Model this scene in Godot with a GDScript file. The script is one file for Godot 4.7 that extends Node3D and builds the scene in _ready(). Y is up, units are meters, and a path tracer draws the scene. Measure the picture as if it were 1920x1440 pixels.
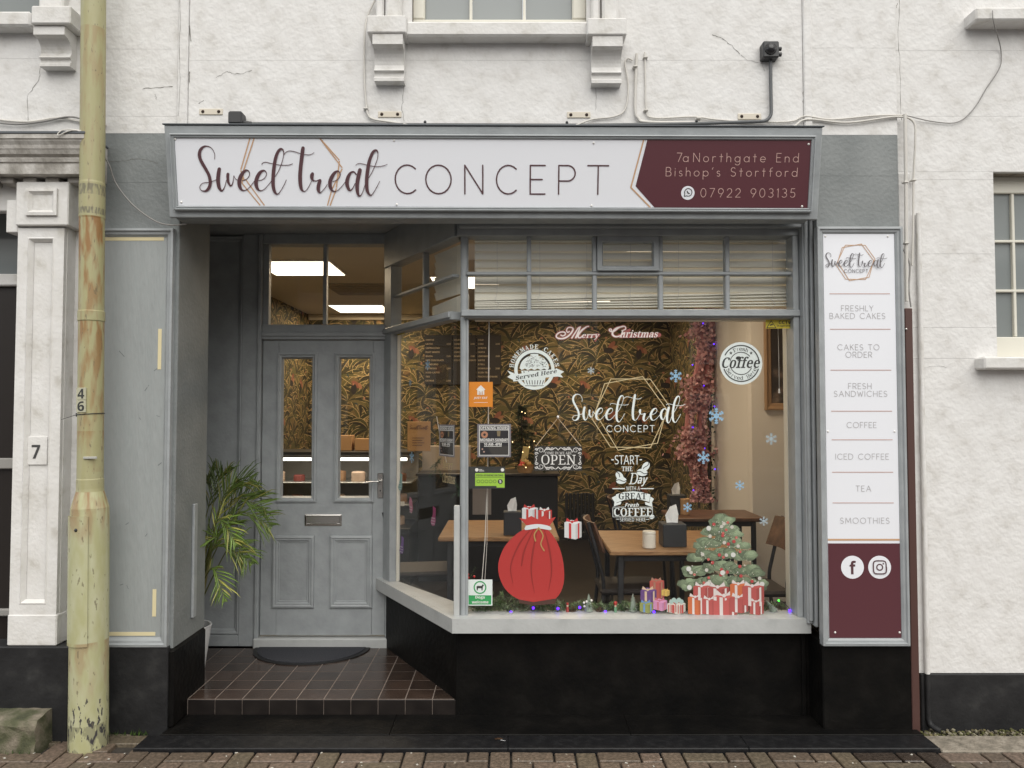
extends Node3D

# A small shop on a town street on a grey December day: units are metres, y up, the facade lies in z = 0 and the street in front of it at z > 0.

const EYE := 1.645          # height of the camera above the pavement
const STEP := 0.102         # height of the shop floor above the pavement
var mats := {}
var used := {}

func _ready() -> void:
	var cam := Camera3D.new()
	cam.name = "camera"
	add_child(cam)
	cam.position = Vector3(0, EYE, 4.03)
	cam.rotation_degrees = Vector3(2.1, 0, 0)
	cam.fov = rad_to_deg(2.0 * atan(720.0 / 1442.0))
	cam.near = 0.05
	cam.far = 400.0
	cam.current = true
	var sky_mat := ProceduralSkyMaterial.new()
	sky_mat.sky_top_color = Color(0.93, 0.955, 1.0)
	sky_mat.sky_horizon_color = Color(0.92, 0.94, 0.97)
	sky_mat.sky_curve = 0.2
	sky_mat.ground_bottom_color = Color(0.25, 0.24, 0.23)
	sky_mat.ground_horizon_color = Color(0.5, 0.5, 0.5)
	sky_mat.sky_energy_multiplier = 1.0
	var env := Environment.new()
	env.background_mode = Environment.BG_SKY
	env.sky = Sky.new()
	env.sky.sky_material = sky_mat
	env.background_energy_multiplier = 1.0
	env.tonemap_mode = Environment.TONE_MAPPER_LINEAR
	env.tonemap_exposure = 1.84
	env.sdfgi_enabled = true
	env.ssao_enabled = true
	env.ssil_enabled = true
	var world := WorldEnvironment.new()
	world.name = "environment"
	world.environment = env
	add_child(world)
	var sun := DirectionalLight3D.new()
	sun.name = "overcast_sun"
	sun.rotation_degrees = Vector3(-48, 14, 0)
	sun.light_energy = 0.5
	sun.light_color = Color(1.0, 0.99, 0.97)
	sun.light_angular_distance = 70.0
	sun.shadow_enabled = true
	add_child(sun)
	materials()
	street()
	main_building()
	doorway_seven()
	right_house()
	shopfront()
	shop_room()
	fascia_sign()
	menu_sign()
	lamp_post()
	cables_and_fittings()
	porch_things()
	interior_things()
	window_display()
	window_stickers()
	print("built")

# ---------------------------------------------------------------- helpers

class MB:
	# collects triangles; every point goes through xf first
	var v := PackedVector3Array()
	var n := PackedVector3Array()
	var c := PackedColorArray()
	var t := PackedVector2Array()
	var col := Color(1, 1, 1)
	var xf := Transform3D()

	func put(p: Vector3, nn: Vector3, uv := Vector2.ZERO) -> void:
		v.append(xf * p); n.append((xf.basis * nn).normalized()); c.append(col); t.append(uv)

	func tri(a: Vector3, b: Vector3, d: Vector3, out := Vector3.ZERO) -> void:
		var nn := (b - a).cross(d - a)
		if nn.length_squared() < 1e-18:
			return
		nn = nn.normalized()
		if out != Vector3.ZERO and nn.dot(out) < 0.0:
			nn = -nn
			put(a, nn); put(b, nn); put(d, nn)
		else:
			put(a, nn); put(d, nn); put(b, nn)

	func quad(a: Vector3, b: Vector3, d: Vector3, e: Vector3, out := Vector3.ZERO) -> void:
		tri(a, b, d, out); tri(a, d, e, out)

	func smooth(a: Vector3, b: Vector3, d: Vector3, na: Vector3, nb: Vector3, nd: Vector3, ua := Vector2.ZERO, ub := Vector2.ZERO, ud := Vector2.ZERO) -> void:
		if (b - a).cross(d - a).dot(na + nb + nd) < 0.0:
			put(a, na, ua); put(b, nb, ub); put(d, nd, ud)
		else:
			put(a, na, ua); put(d, nd, ud); put(b, nb, ub)

	func squad(a: Vector3, b: Vector3, d: Vector3, e: Vector3, na: Vector3, nb: Vector3, nd: Vector3, ne: Vector3, ua := Vector2.ZERO, ub := Vector2.ZERO, ud := Vector2.ZERO, ue := Vector2.ZERO) -> void:
		smooth(a, b, d, na, nb, nd, ua, ub, ud); smooth(a, d, e, na, nd, ne, ua, ud, ue)

	func box(lo: Vector3, hi: Vector3, ch := 0.0) -> MB:
		return cbox((lo + hi) / 2.0, (hi - lo).abs() / 2.0, ch)

	func cbox(at: Vector3, h: Vector3, ch := 0.0, bs := Basis()) -> MB:
		ch = minf(ch, minf(h.x, minf(h.y, h.z)) * 0.9)
		for ax in 3:
			var u := (ax + 1) % 3
			var w := (ax + 2) % 3
			for s in [-1.0, 1.0]:
				var o := Vector3.ZERO
				o[ax] = s
				var q := []
				for k in [[-1, -1], [1, -1], [1, 1], [-1, 1]]:
					var p := Vector3.ZERO
					p[ax] = s * h[ax]; p[u] = k[0] * (h[u] - ch); p[w] = k[1] * (h[w] - ch)
					q.append(at + bs * p)
				quad(q[0], q[1], q[2], q[3], bs * o)
			if ch > 0.0:
				for s in [-1.0, 1.0]:
					for r in [-1.0, 1.0]:
						var q := []
						for k in [[-1, 0], [1, 0], [1, 1], [-1, 1]]:
							var p := Vector3.ZERO
							p[ax] = k[0] * (h[ax] - ch)
							p[u] = s * (h[u] - (ch if k[1] else 0.0))
							p[w] = r * (h[w] - (0.0 if k[1] else ch))
							q.append(at + bs * p)
						var o := Vector3.ZERO
						o[u] = s; o[w] = r
						quad(q[0], q[1], q[2], q[3], bs * o)
		if ch > 0.0:
			for sx in [-1.0, 1.0]:
				for sy in [-1.0, 1.0]:
					for sz in [-1.0, 1.0]:
						tri(at + bs * Vector3(sx * h.x, sy * (h.y - ch), sz * (h.z - ch)), at + bs * Vector3(sx * (h.x - ch), sy * h.y, sz * (h.z - ch)), at + bs * Vector3(sx * (h.x - ch), sy * (h.y - ch), sz * h.z), bs * Vector3(sx, sy, sz))
		return self

	func flat(pts: PackedVector2Array, z: float, out := 1.0) -> MB:
		# a filled outline in the xy plane
		var ix := Geometry2D.triangulate_polygon(pts)
		for k in range(0, ix.size(), 3):
			tri(Vector3(pts[ix[k]].x, pts[ix[k]].y, z), Vector3(pts[ix[k + 1]].x, pts[ix[k + 1]].y, z), Vector3(pts[ix[k + 2]].x, pts[ix[k + 2]].y, z), Vector3(0, 0, out))
		return self

	func prism(pts: PackedVector2Array, z0: float, z1: float) -> MB:
		# an outline in xy pushed from z0 to z1
		flat(pts, z1, 1.0); flat(pts, z0, -1.0)
		var turn := -1.0 if Geometry2D.is_polygon_clockwise(pts) else 1.0
		for k in pts.size():
			var a := pts[k]
			var b := pts[(k + 1) % pts.size()]
			var o := Vector2(b.y - a.y, a.x - b.x) * turn
			quad(Vector3(a.x, a.y, z0), Vector3(b.x, b.y, z0), Vector3(b.x, b.y, z1), Vector3(a.x, a.y, z1), Vector3(o.x, o.y, 0))
		return self

	func slab(pts: PackedVector2Array, y0: float, y1: float) -> MB:
		# an outline given as (x, z) pushed from y0 to y1
		var old := xf
		xf = xf * Transform3D(Basis(Vector3(1, 0, 0), Vector3(0, 0, 1), Vector3(0, -1, 0)), Vector3.ZERO)
		prism(pts, -y1, -y0)
		xf = old
		return self

	func tube(path: PackedVector3Array, r0: float, r1 := -1.0, seg := 8, caps := true) -> MB:
		if r1 < 0.0:
			r1 = r0
		var rings := []
		var norms := []
		var m := path.size()
		var side := Vector3.ZERO
		for k in m:
			var d := (path[mini(k + 1, m - 1)] - path[maxi(k - 1, 0)]).normalized()
			if side == Vector3.ZERO:
				side = d.cross(Vector3.UP if absf(d.y) < 0.9 else Vector3.RIGHT).normalized()
			side = (side - d * side.dot(d)).normalized()
			var up := d.cross(side)
			var r := lerpf(r0, r1, float(k) / maxf(1, m - 1))
			var ring := PackedVector3Array()
			var nr := PackedVector3Array()
			for j in seg:
				var a := TAU * j / seg
				var e := side * cos(a) + up * sin(a)
				ring.append(path[k] + e * r); nr.append(e)
			rings.append(ring); norms.append(nr)
			if caps and (k == 0 or k == m - 1):
				for j in seg:
					tri(path[k], ring[j], path[k] + (side * cos(TAU * (j + 1) / seg) + up * sin(TAU * (j + 1) / seg)) * r, d if k else -d)
		for k in m - 1:
			for j in seg:
				var i := (j + 1) % seg
				squad(rings[k][j], rings[k][i], rings[k + 1][i], rings[k + 1][j], norms[k][j], norms[k][i], norms[k + 1][i], norms[k + 1][j])
		return self

	func lathe(prof: PackedVector2Array, at: Vector3, seg := 20, a0 := 0.0, a1 := TAU, vscale := 1.0) -> MB:
		# profile points are (radius, height), bottom to top
		for k in prof.size() - 1:
			var p := prof[k]
			var q := prof[k + 1]
			var sl := Vector2(q.y - p.y, p.x - q.x).normalized()
			for j in seg:
				var a := lerpf(a0, a1, float(j) / seg)
				var b := lerpf(a0, a1, float(j + 1) / seg)
				var ca := Vector3(cos(a), 0, sin(a))
				var cb := Vector3(cos(b), 0, sin(b))
				var na := ca * sl.x + Vector3.UP * sl.y
				var nb := cb * sl.x + Vector3.UP * sl.y
				var up := Vector3.UP
				squad(at + ca * p.x + up * p.y, at + cb * p.x + up * p.y, at + cb * q.x + up * q.y, at + ca * q.x + up * q.y, na, nb, nb, na, Vector2(a / TAU, 1.0 - p.y / vscale), Vector2(b / TAU, 1.0 - p.y / vscale), Vector2(b / TAU, 1.0 - q.y / vscale), Vector2(a / TAU, 1.0 - q.y / vscale))
		return self

	func ball(at: Vector3, r: Vector3, seg := 10, rings := 6) -> MB:
		for k in rings:
			for j in seg:
				var q := []
				for e in [[k, j], [k, j + 1], [k + 1, j + 1], [k + 1, j]]:
					var th: float = PI * e[0] / rings
					var ph: float = TAU * e[1] / seg
					q.append(Vector3(sin(th) * cos(ph), cos(th), sin(th) * sin(ph)))
				squad(at + q[0] * r, at + q[1] * r, at + q[2] * r, at + q[3] * r, q[0], q[1], q[2], q[3])
		return self

	func ribbon(pts: Array, z: float, closed := false) -> MB:
		# a pen stroke: Vector3(x, y, width) points, drawn flat in xy; it climbs a hair along its way so that it never lies in its own plane
		var m := pts.size()
		var l := PackedVector2Array()
		var r := PackedVector2Array()
		for k in m:
			var a: Vector3 = pts[(k - 1 + m) % m] if closed else pts[maxi(k - 1, 0)]
			var b: Vector3 = pts[(k + 1) % m] if closed else pts[mini(k + 1, m - 1)]
			var d := Vector2(b.x - a.x, b.y - a.y).normalized()
			var o: Vector2 = Vector2(-d.y, d.x) * pts[k].z * 0.5
			var q := Vector2(pts[k].x, pts[k].y)
			l.append(q + o); r.append(q - o)
		var f := Vector3(0, 0, 1)
		var climb := 0.00002
		for k in (m if closed else m - 1):
			var i := (k + 1) % m
			var za := z + k * climb
			quad(Vector3(l[k].x, l[k].y, za), Vector3(r[k].x, r[k].y, za), Vector3(r[i].x, r[i].y, za + climb), Vector3(l[i].x, l[i].y, za + climb), f)
		if not closed:
			for k in [0, m - 1]:
				if pts[k].z > 0.0:
					disc(Vector2(pts[k].x, pts[k].y), pts[k].z * 0.5, z + (k + 1) * climb, 10)
		return self

	func disc(at: Vector2, r: float, z: float, seg := 32) -> MB:
		var p := PackedVector2Array()
		for k in seg:
			p.append(at + Vector2.from_angle(TAU * k / seg) * r)
		for k in seg:
			tri(Vector3(at.x, at.y, z), Vector3(p[k].x, p[k].y, z), Vector3(p[(k + 1) % seg].x, p[(k + 1) % seg].y, z), Vector3(0, 0, 1))
		return self

	func arc(at: Vector2, r: float, w: float, a0: float, a1: float, z: float, seg := 40) -> MB:
		var p := []
		for k in seg + 1:
			var e := at + Vector2.from_angle(deg_to_rad(lerpf(a0, a1, float(k) / seg))) * r
			p.append(Vector3(e.x, e.y, w))
		return ribbon(p, z)

	func line(a: Vector2, b: Vector2, w: float, z: float) -> MB:
		var o := (b - a).orthogonal().normalized() * w * 0.5
		quad(Vector3(a.x + o.x, a.y + o.y, z), Vector3(a.x - o.x, a.y - o.y, z), Vector3(b.x - o.x, b.y - o.y, z), Vector3(b.x + o.x, b.y + o.y, z), Vector3(0, 0, 1))
		return self

	func rect(x0: float, y0: float, x1: float, y1: float, z: float) -> MB:
		quad(Vector3(x0, y0, z), Vector3(x1, y0, z), Vector3(x1, y1, z), Vector3(x0, y1, z), Vector3(0, 0, 1))
		return self

	func frame(x0: float, y0: float, x1: float, y1: float, prof: Array, z: float) -> MB:
		# a mitred picture-frame moulding round a rectangle: prof = [[inset, height], ...] from the outer edge inwards
		for k in prof.size() - 1:
			var p: Array = prof[k]
			var q: Array = prof[k + 1]
			var A := [Vector3(x0 + p[0], y0 + p[0], z + p[1]), Vector3(x1 - p[0], y0 + p[0], z + p[1]), Vector3(x1 - p[0], y1 - p[0], z + p[1]), Vector3(x0 + p[0], y1 - p[0], z + p[1])]
			var B := [Vector3(x0 + q[0], y0 + q[0], z + q[1]), Vector3(x1 - q[0], y0 + q[0], z + q[1]), Vector3(x1 - q[0], y1 - q[0], z + q[1]), Vector3(x0 + q[0], y1 - q[0], z + q[1])]
			var way := [Vector3(0, -1, 0), Vector3(1, 0, 0), Vector3(0, 1, 0), Vector3(-1, 0, 0)]
			for i in 4:
				var o: Vector3 = way[i] * (q[1] - p[1]) + Vector3(0, 0, 1) * absf(q[0] - p[0]) + Vector3(0, 0, 0.00001)
				quad(A[i], A[(i + 1) % 4], B[(i + 1) % 4], B[i], o)
		return self

	func mesh() -> ArrayMesh:
		var a := []
		a.resize(Mesh.ARRAY_MAX)
		a[Mesh.ARRAY_VERTEX] = v; a[Mesh.ARRAY_NORMAL] = n; a[Mesh.ARRAY_COLOR] = c; a[Mesh.ARRAY_TEX_UV] = t
		var m := ArrayMesh.new()
		m.add_surface_from_arrays(Mesh.PRIMITIVE_TRIANGLES, a)
		return m

func numbered(called: String) -> String:
	used[called] = used.get(called, -1) + 1
	return called if used[called] == 0 else "%s_%03d" % [called, used[called]]

func thing(called: String, label: String, category: String, at := Vector3.ZERO, group := "") -> Node3D:
	var o := Node3D.new()
	o.name = numbered(called)
	add_child(o)
	o.position = at
	o.set_meta("label", label); o.set_meta("category", category)
	if group:
		o.set_meta("group", group)
	return o

func origin_of(o: Node) -> Vector3:
	var p := Vector3.ZERO
	while o != self:
		p += (o as Node3D).position
		o = o.get_parent()
	return p

func part(parent: Node, called: String, mb: MB, m: Material, label := "") -> MeshInstance3D:
	# shapes are given in scene coordinates and stored relative to their thing
	var off := origin_of(parent)
	if off != Vector3.ZERO:
		for k in mb.v.size():
			mb.v[k] -= off
	var o := MeshInstance3D.new()
	o.name = numbered(called) if parent == self else called
	o.mesh = mb.mesh()
	o.material_override = m
	parent.add_child(o, true)
	if label:
		o.set_meta("label", label)
	return o

func struct(called: String, mb: MB, m: Material) -> MeshInstance3D:
	var o := part(self, called, mb, m)
	o.set_meta("kind", "structure")
	return o

func piece(parent: Node, called: String, mesh: Mesh, m: Material, at: Transform3D) -> MeshInstance3D:
	var o := MeshInstance3D.new()
	o.name = called
	o.mesh = mesh
	o.material_override = m
	at.origin -= origin_of(parent)
	o.transform = at
	parent.add_child(o, true)
	return o

func single(called: String, mb: MB, m: Material, label: String, category: String, group := "") -> MeshInstance3D:
	# a thing that is one mesh: its origin is set at the middle of its base
	var lo := mb.v[0]
	var hi := mb.v[0]
	for p in mb.v:
		lo = lo.min(p); hi = hi.max(p)
	var at := Vector3((lo.x + hi.x) / 2, lo.y, (lo.z + hi.z) / 2)
	for k in mb.v.size():
		mb.v[k] -= at
	var o := part(self, called, mb, m)
	o.position = at
	o.set_meta("label", label); o.set_meta("category", category)
	if group:
		o.set_meta("group", group)
	return o

func B() -> MB:
	return MB.new()

func V2(a: Array) -> PackedVector2Array:
	# [x, y, x, y, ...]
	var p := PackedVector2Array()
	for k in range(0, a.size(), 2):
		p.append(Vector2(a[k], a[k + 1]))
	return p

func V3(a: Array) -> PackedVector3Array:
	var p := PackedVector3Array()
	for q in a:
		p.append(q)
	return p

func spline(pts: Array, per := 5) -> Array:
	# Catmull-Rom through Vector3 points
	var o := []
	var m := pts.size()
	for k in m - 1:
		var a: Vector3 = pts[maxi(k - 1, 0)]
		var b: Vector3 = pts[k]
		var d: Vector3 = pts[k + 1]
		var e: Vector3 = pts[mini(k + 2, m - 1)]
		for j in per:
			o.append(b.cubic_interpolate(d, a, e, float(j) / per))
	o.append(pts[m - 1])
	return o

func curve(pts: Array, per := 6) -> PackedVector3Array:
	return V3(spline(pts, per))

# ---- lettering

const GLYPH := {
	"A": [0.84, "L 0 0 .42 1 .84 0", "L .15 .35 .69 .35"], "B": [0.6, "L 0 0 0 1 .3 1", "A .3 .76 .24 .24 90 -90", "L 0 .52 .34 .52", "A .34 .26 .26 .26 90 -90", "L .34 0 0 0"],
	"C": [0.85, "A .5 .5 .5 .5 48 312"], "D": [0.8, "L .3 0 0 0 0 1 .3 1", "A .3 .5 .5 .5 90 -90"], "E": [0.52, "L .52 1 0 1 0 0 .52 0", "L 0 .51 .42 .51"],
	"F": [0.5, "L .5 1 0 1 0 0", "L 0 .5 .4 .5"], "G": [1.0, "A .5 .5 .5 .5 48 360", "L 1 .5 .6 .5"], "H": [0.7, "L 0 0 0 1", "L .7 0 .7 1", "L 0 .5 .7 .5"], "I": [0.02, "L 0 0 0 1"],
	"K": [0.58, "L 0 0 0 1", "L .55 1 0 .45", "L .18 .62 .58 0"], "L": [0.45, "L 0 1 0 0 .45 0"], "M": [1.0, "L 0 0 .1 1 .5 .2 .9 1 1 0"], "N": [0.7, "L 0 0 0 1 .7 0 .7 1"],
	"O": [1.0, "A .5 .5 .5 .5 0 360"], "P": [0.6, "L 0 0 0 1 .32 1", "A .32 .73 .28 .27 90 -90", "L .32 .46 0 .46"], "R": [0.6, "L 0 0 0 1 .32 1", "A .32 .73 .28 .27 90 -90", "L 0 .46 .32 .46", "L .28 .46 .6 0"],
	"S": [0.56, "A .28 .75 .25 .25 35 270", "A .28 .25 .28 .25 90 -145"], "T": [0.66, "L 0 1 .66 1", "L .33 1 .33 0"], "W": [1.0, "L 0 1 .25 0 .5 .8 .75 0 1 1"], "Y": [0.66, "L 0 1 .33 .5 .66 1", "L .33 .5 .33 0"],
	"o": [0.6, "A .3 .3 .3 .3 0 360"], "r": [0.34, "L 0 0 0 .6", "A .24 .36 .24 .24 180 65"], "t": [0.36, "L .18 0 .18 .9", "L 0 .6 .36 .6"], "h": [0.48, "L 0 0 0 1", "A .24 .36 .24 .24 180 0", "L .48 .36 .48 0"],
	"g": [0.6, "A .3 .3 .3 .3 0 360", "L .6 .6 .6 -.1", "A .3 -.1 .3 .25 0 -150"], "a": [0.6, "A .3 .3 .3 .3 0 360", "L .6 .6 .6 0"], "e": [0.6, "A .3 .3 .3 .3 0 318", "L 0 .3 .6 .3"], "n": [0.48, "L 0 0 0 .6", "A .24 .36 .24 .24 180 0", "L .48 .36 .48 0"],
	"d": [0.6, "A .3 .3 .3 .3 0 360", "L .6 1 .6 0"], "i": [0.02, "L 0 0 0 .6", "L 0 .8 0 .86"], "s": [0.36, "A .18 .45 .16 .15 35 270", "A .18 .15 .18 .15 90 -145"], "p": [0.6, "A .3 .3 .3 .3 0 360", "L 0 .6 0 -.35"],
	"f": [0.36, "L .14 0 .14 .78", "A .32 .78 .18 .2 180 75", "L 0 .6 .34 .6"], "'": [0.1, "L .1 1 0 .8"], " ": [0.35], "-": [0.3, "L 0 .5 .3 .5"],
	"0": [0.62, "A .31 .5 .31 .5 0 360"], "1": [0.16, "L 0 .85 .14 1 .14 0"], "2": [0.56, "A .28 .71 .27 .29 165 -35", "L .5 .54 0 0 .56 0"], "3": [0.54, "A .26 .75 .25 .25 140 -90", "A .25 .26 .29 .26 90 -145"],
	"5": [0.54, "L .5 1 .1 1 .05 .56", "A .25 .3 .29 .3 128 -145"], "7": [0.56, "L 0 1 .56 1 .14 0"], "9": [0.6, "A .3 .69 .3 .31 0 360", "L .58 .6 .24 0"],
}

func glyph(mb: MB, ch: String, x: float, y: float, sx: float, sy: float, w: float, z: float) -> void:
	var g: Array = GLYPH[ch]
	for k in range(1, g.size()):
		var f: PackedStringArray = (g[k] as String).split(" ")
		var p := []
		if f[0] == "L":
			for j in range(1, f.size(), 2):
				p.append(Vector3(x + f[j].to_float() * sx, y + f[j + 1].to_float() * sy, w))
			for j in p.size() - 1:
				mb.ribbon([p[j], p[j + 1]], z + 0.0001 * (k + j))
		else:
			var e := []
			for q in range(1, 7):
				e.append(f[q].to_float())
			var full: bool = absf(e[5] - e[4]) > 359.0
			for j in (24 if full else 19):
				var a := deg_to_rad(lerpf(e[4], e[5], j / (24.0 if full else 18.0)))
				p.append(Vector3(x + (e[0] + e[2] * cos(a)) * sx, y + (e[1] + e[3] * sin(a)) * sy, w))
			mb.ribbon(p, z + 0.0001 * k, full)

func thin_text(mb: MB, s: String, x0: float, x1: float, y: float, cap: float, w: float, z: float) -> void:
	# thin round sans lettering set between x0 and x1, letter-spaced to fill
	var sum := 0.0
	for ch in s:
		sum += GLYPH[ch][0] * cap
	var gap := (x1 - x0 - sum) / maxf(1, s.length() - 1)
	var x := x0
	for ch in s:
		glyph(mb, ch, x, y, cap, cap, w, z)
		x += GLYPH[ch][0] * cap + gap

var fonts := {}
var glyphs := {}

func letters(s: String, kind: String) -> PackedVector3Array:
	# filled letters, cap height about 1, as loose triangles
	var key := kind + s
	if not glyphs.has(key):
		if not fonts.has(kind):
			var f := SystemFont.new()
			f.font_names = PackedStringArray([{"n": "Droid Sans", "e": "Droid Serif", "m": "Droid Sans Mono"}[kind[0]]])
			f.font_weight = 700 if kind.ends_with("b") else 400
			fonts[kind] = f
		var tm := TextMesh.new()
		tm.text = s
		tm.font = fonts[kind]
		tm.font_size = 64
		tm.pixel_size = 1.0 / 46.0
		tm.depth = 0.0
		tm.curve_step = 2.0
		tm.horizontal_alignment = HORIZONTAL_ALIGNMENT_CENTER
		tm.vertical_alignment = VERTICAL_ALIGNMENT_CENTER
		var a := tm.get_mesh_arrays()
		var vs: PackedVector3Array = a[Mesh.ARRAY_VERTEX]
		var ns: PackedVector3Array = a[Mesh.ARRAY_NORMAL]
		var ix: PackedInt32Array = a[Mesh.ARRAY_INDEX] if a[Mesh.ARRAY_INDEX] else PackedInt32Array(range(vs.size()))
		var out := PackedVector3Array()
		for k in range(0, ix.size(), 3):
			if ns[ix[k]].z > 0.5:
				for j in 3:
					out.append(vs[ix[k + j]])
		glyphs[key] = out
	return glyphs[key]

func text(mb: MB, s: String, kind: String, x0: float, x1: float, y0: float, y1: float, z: float, slant := 0.0) -> void:
	# lettering fitted into the rectangle
	var p := letters(s, kind)
	if p.is_empty():
		return
	var lo := p[0]
	var hi := p[0]
	for q in p:
		lo = lo.min(q); hi = hi.max(q)
	var sx := (x1 - x0) / (hi.x - lo.x)
	var sy := (y1 - y0) / (hi.y - lo.y)
	for k in range(0, p.size(), 3):
		var q := []
		for j in 3:
			var e := p[k + j]
			q.append(Vector3(x0 + (e.x - lo.x) * sx + (e.y - lo.y) * sy * slant, y0 + (e.y - lo.y) * sy, z))
		mb.tri(q[0], q[1], q[2], Vector3(0, 0, 1))

func arc_text(mb: MB, s: String, kind: String, at: Vector2, r: float, a0: float, a1: float, h: float, z: float, inward := false) -> void:
	# letters along an arc, angles in degrees
	var old := mb.xf
	for k in s.length():
		if s[k] == " ":
			continue
		var a := deg_to_rad(lerpf(a0, a1, float(k) / (s.length() - 1)))
		var p := at + Vector2.from_angle(a) * r
		mb.xf = old * Transform3D(Basis(Vector3(0, 0, 1), a + (PI / 2 if inward else -PI / 2)), Vector3(p.x, p.y, 0))
		var w := h * (0.35 if s[k] in "ilrt" else 1.05 if s[k] in "MW" else 0.8)
		var hh := h if s[k] == s[k].to_upper() or s[k] in "hdlt" else h * 0.72
		text(mb, s[k], kind, -w / 2, w / 2, 0, hh, z)
	mb.xf = old

# ---- colours and textures

func lin(r: float, g: float, b: float) -> Color:
	# a real-world base colour
	return Color(r, g, b).linear_to_srgb()

func noise_tex(sd: int, freq: float, stops: Array, size := 512, octaves := 4, type := FastNoiseLite.TYPE_SIMPLEX_SMOOTH) -> NoiseTexture2D:
	var f := FastNoiseLite.new()
	f.seed = sd
	f.noise_type = type
	f.frequency = freq
	f.fractal_octaves = octaves
	var t := NoiseTexture2D.new()
	t.width = size; t.height = size
	t.seamless = true
	t.noise = f
	if stops:
		var g := Gradient.new()
		g.offsets = PackedFloat32Array(stops.map(func(s): return s[0]))
		g.colors = PackedColorArray(stops.map(func(s): return s[1]))
		t.color_ramp = g
	return t

func bump_tex(sd: int, freq: float, strength: float, size := 512, octaves := 4) -> NoiseTexture2D:
	var t := noise_tex(sd, freq, [], size, octaves)
	t.as_normal_map = true
	t.bump_strength = strength
	return t

func plain(key: String, col: Color, rough := 0.7, metal := 0.0) -> StandardMaterial3D:
	if not mats.has(key):
		var m := StandardMaterial3D.new()
		m.resource_name = key
		m.albedo_color = col
		m.roughness = rough
		m.metallic = metal
		mats[key] = m
	return mats[key]

func worn(key: String, tex: Texture2D, scale: float, rough: float, bump: Texture2D = null, bscale := 1.0, depth := 1.0) -> StandardMaterial3D:
	# a textured material mapped in world axes
	var m := plain(key, Color.WHITE, rough)
	m.albedo_texture = tex
	m.uv1_triplanar = true
	m.uv1_world_triplanar = true
	m.uv1_scale = Vector3.ONE * scale
	m.uv1_triplanar_sharpness = 8.0
	if bump:
		m.normal_enabled = true
		m.normal_texture = bump
		m.normal_scale = depth
	return m

func vcol(key: String, rough := 0.7) -> StandardMaterial3D:
	var m := plain(key, Color.WHITE, rough)
	m.vertex_color_use_as_albedo = true
	return m

# ---------------------------------------------------------------- materials

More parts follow.
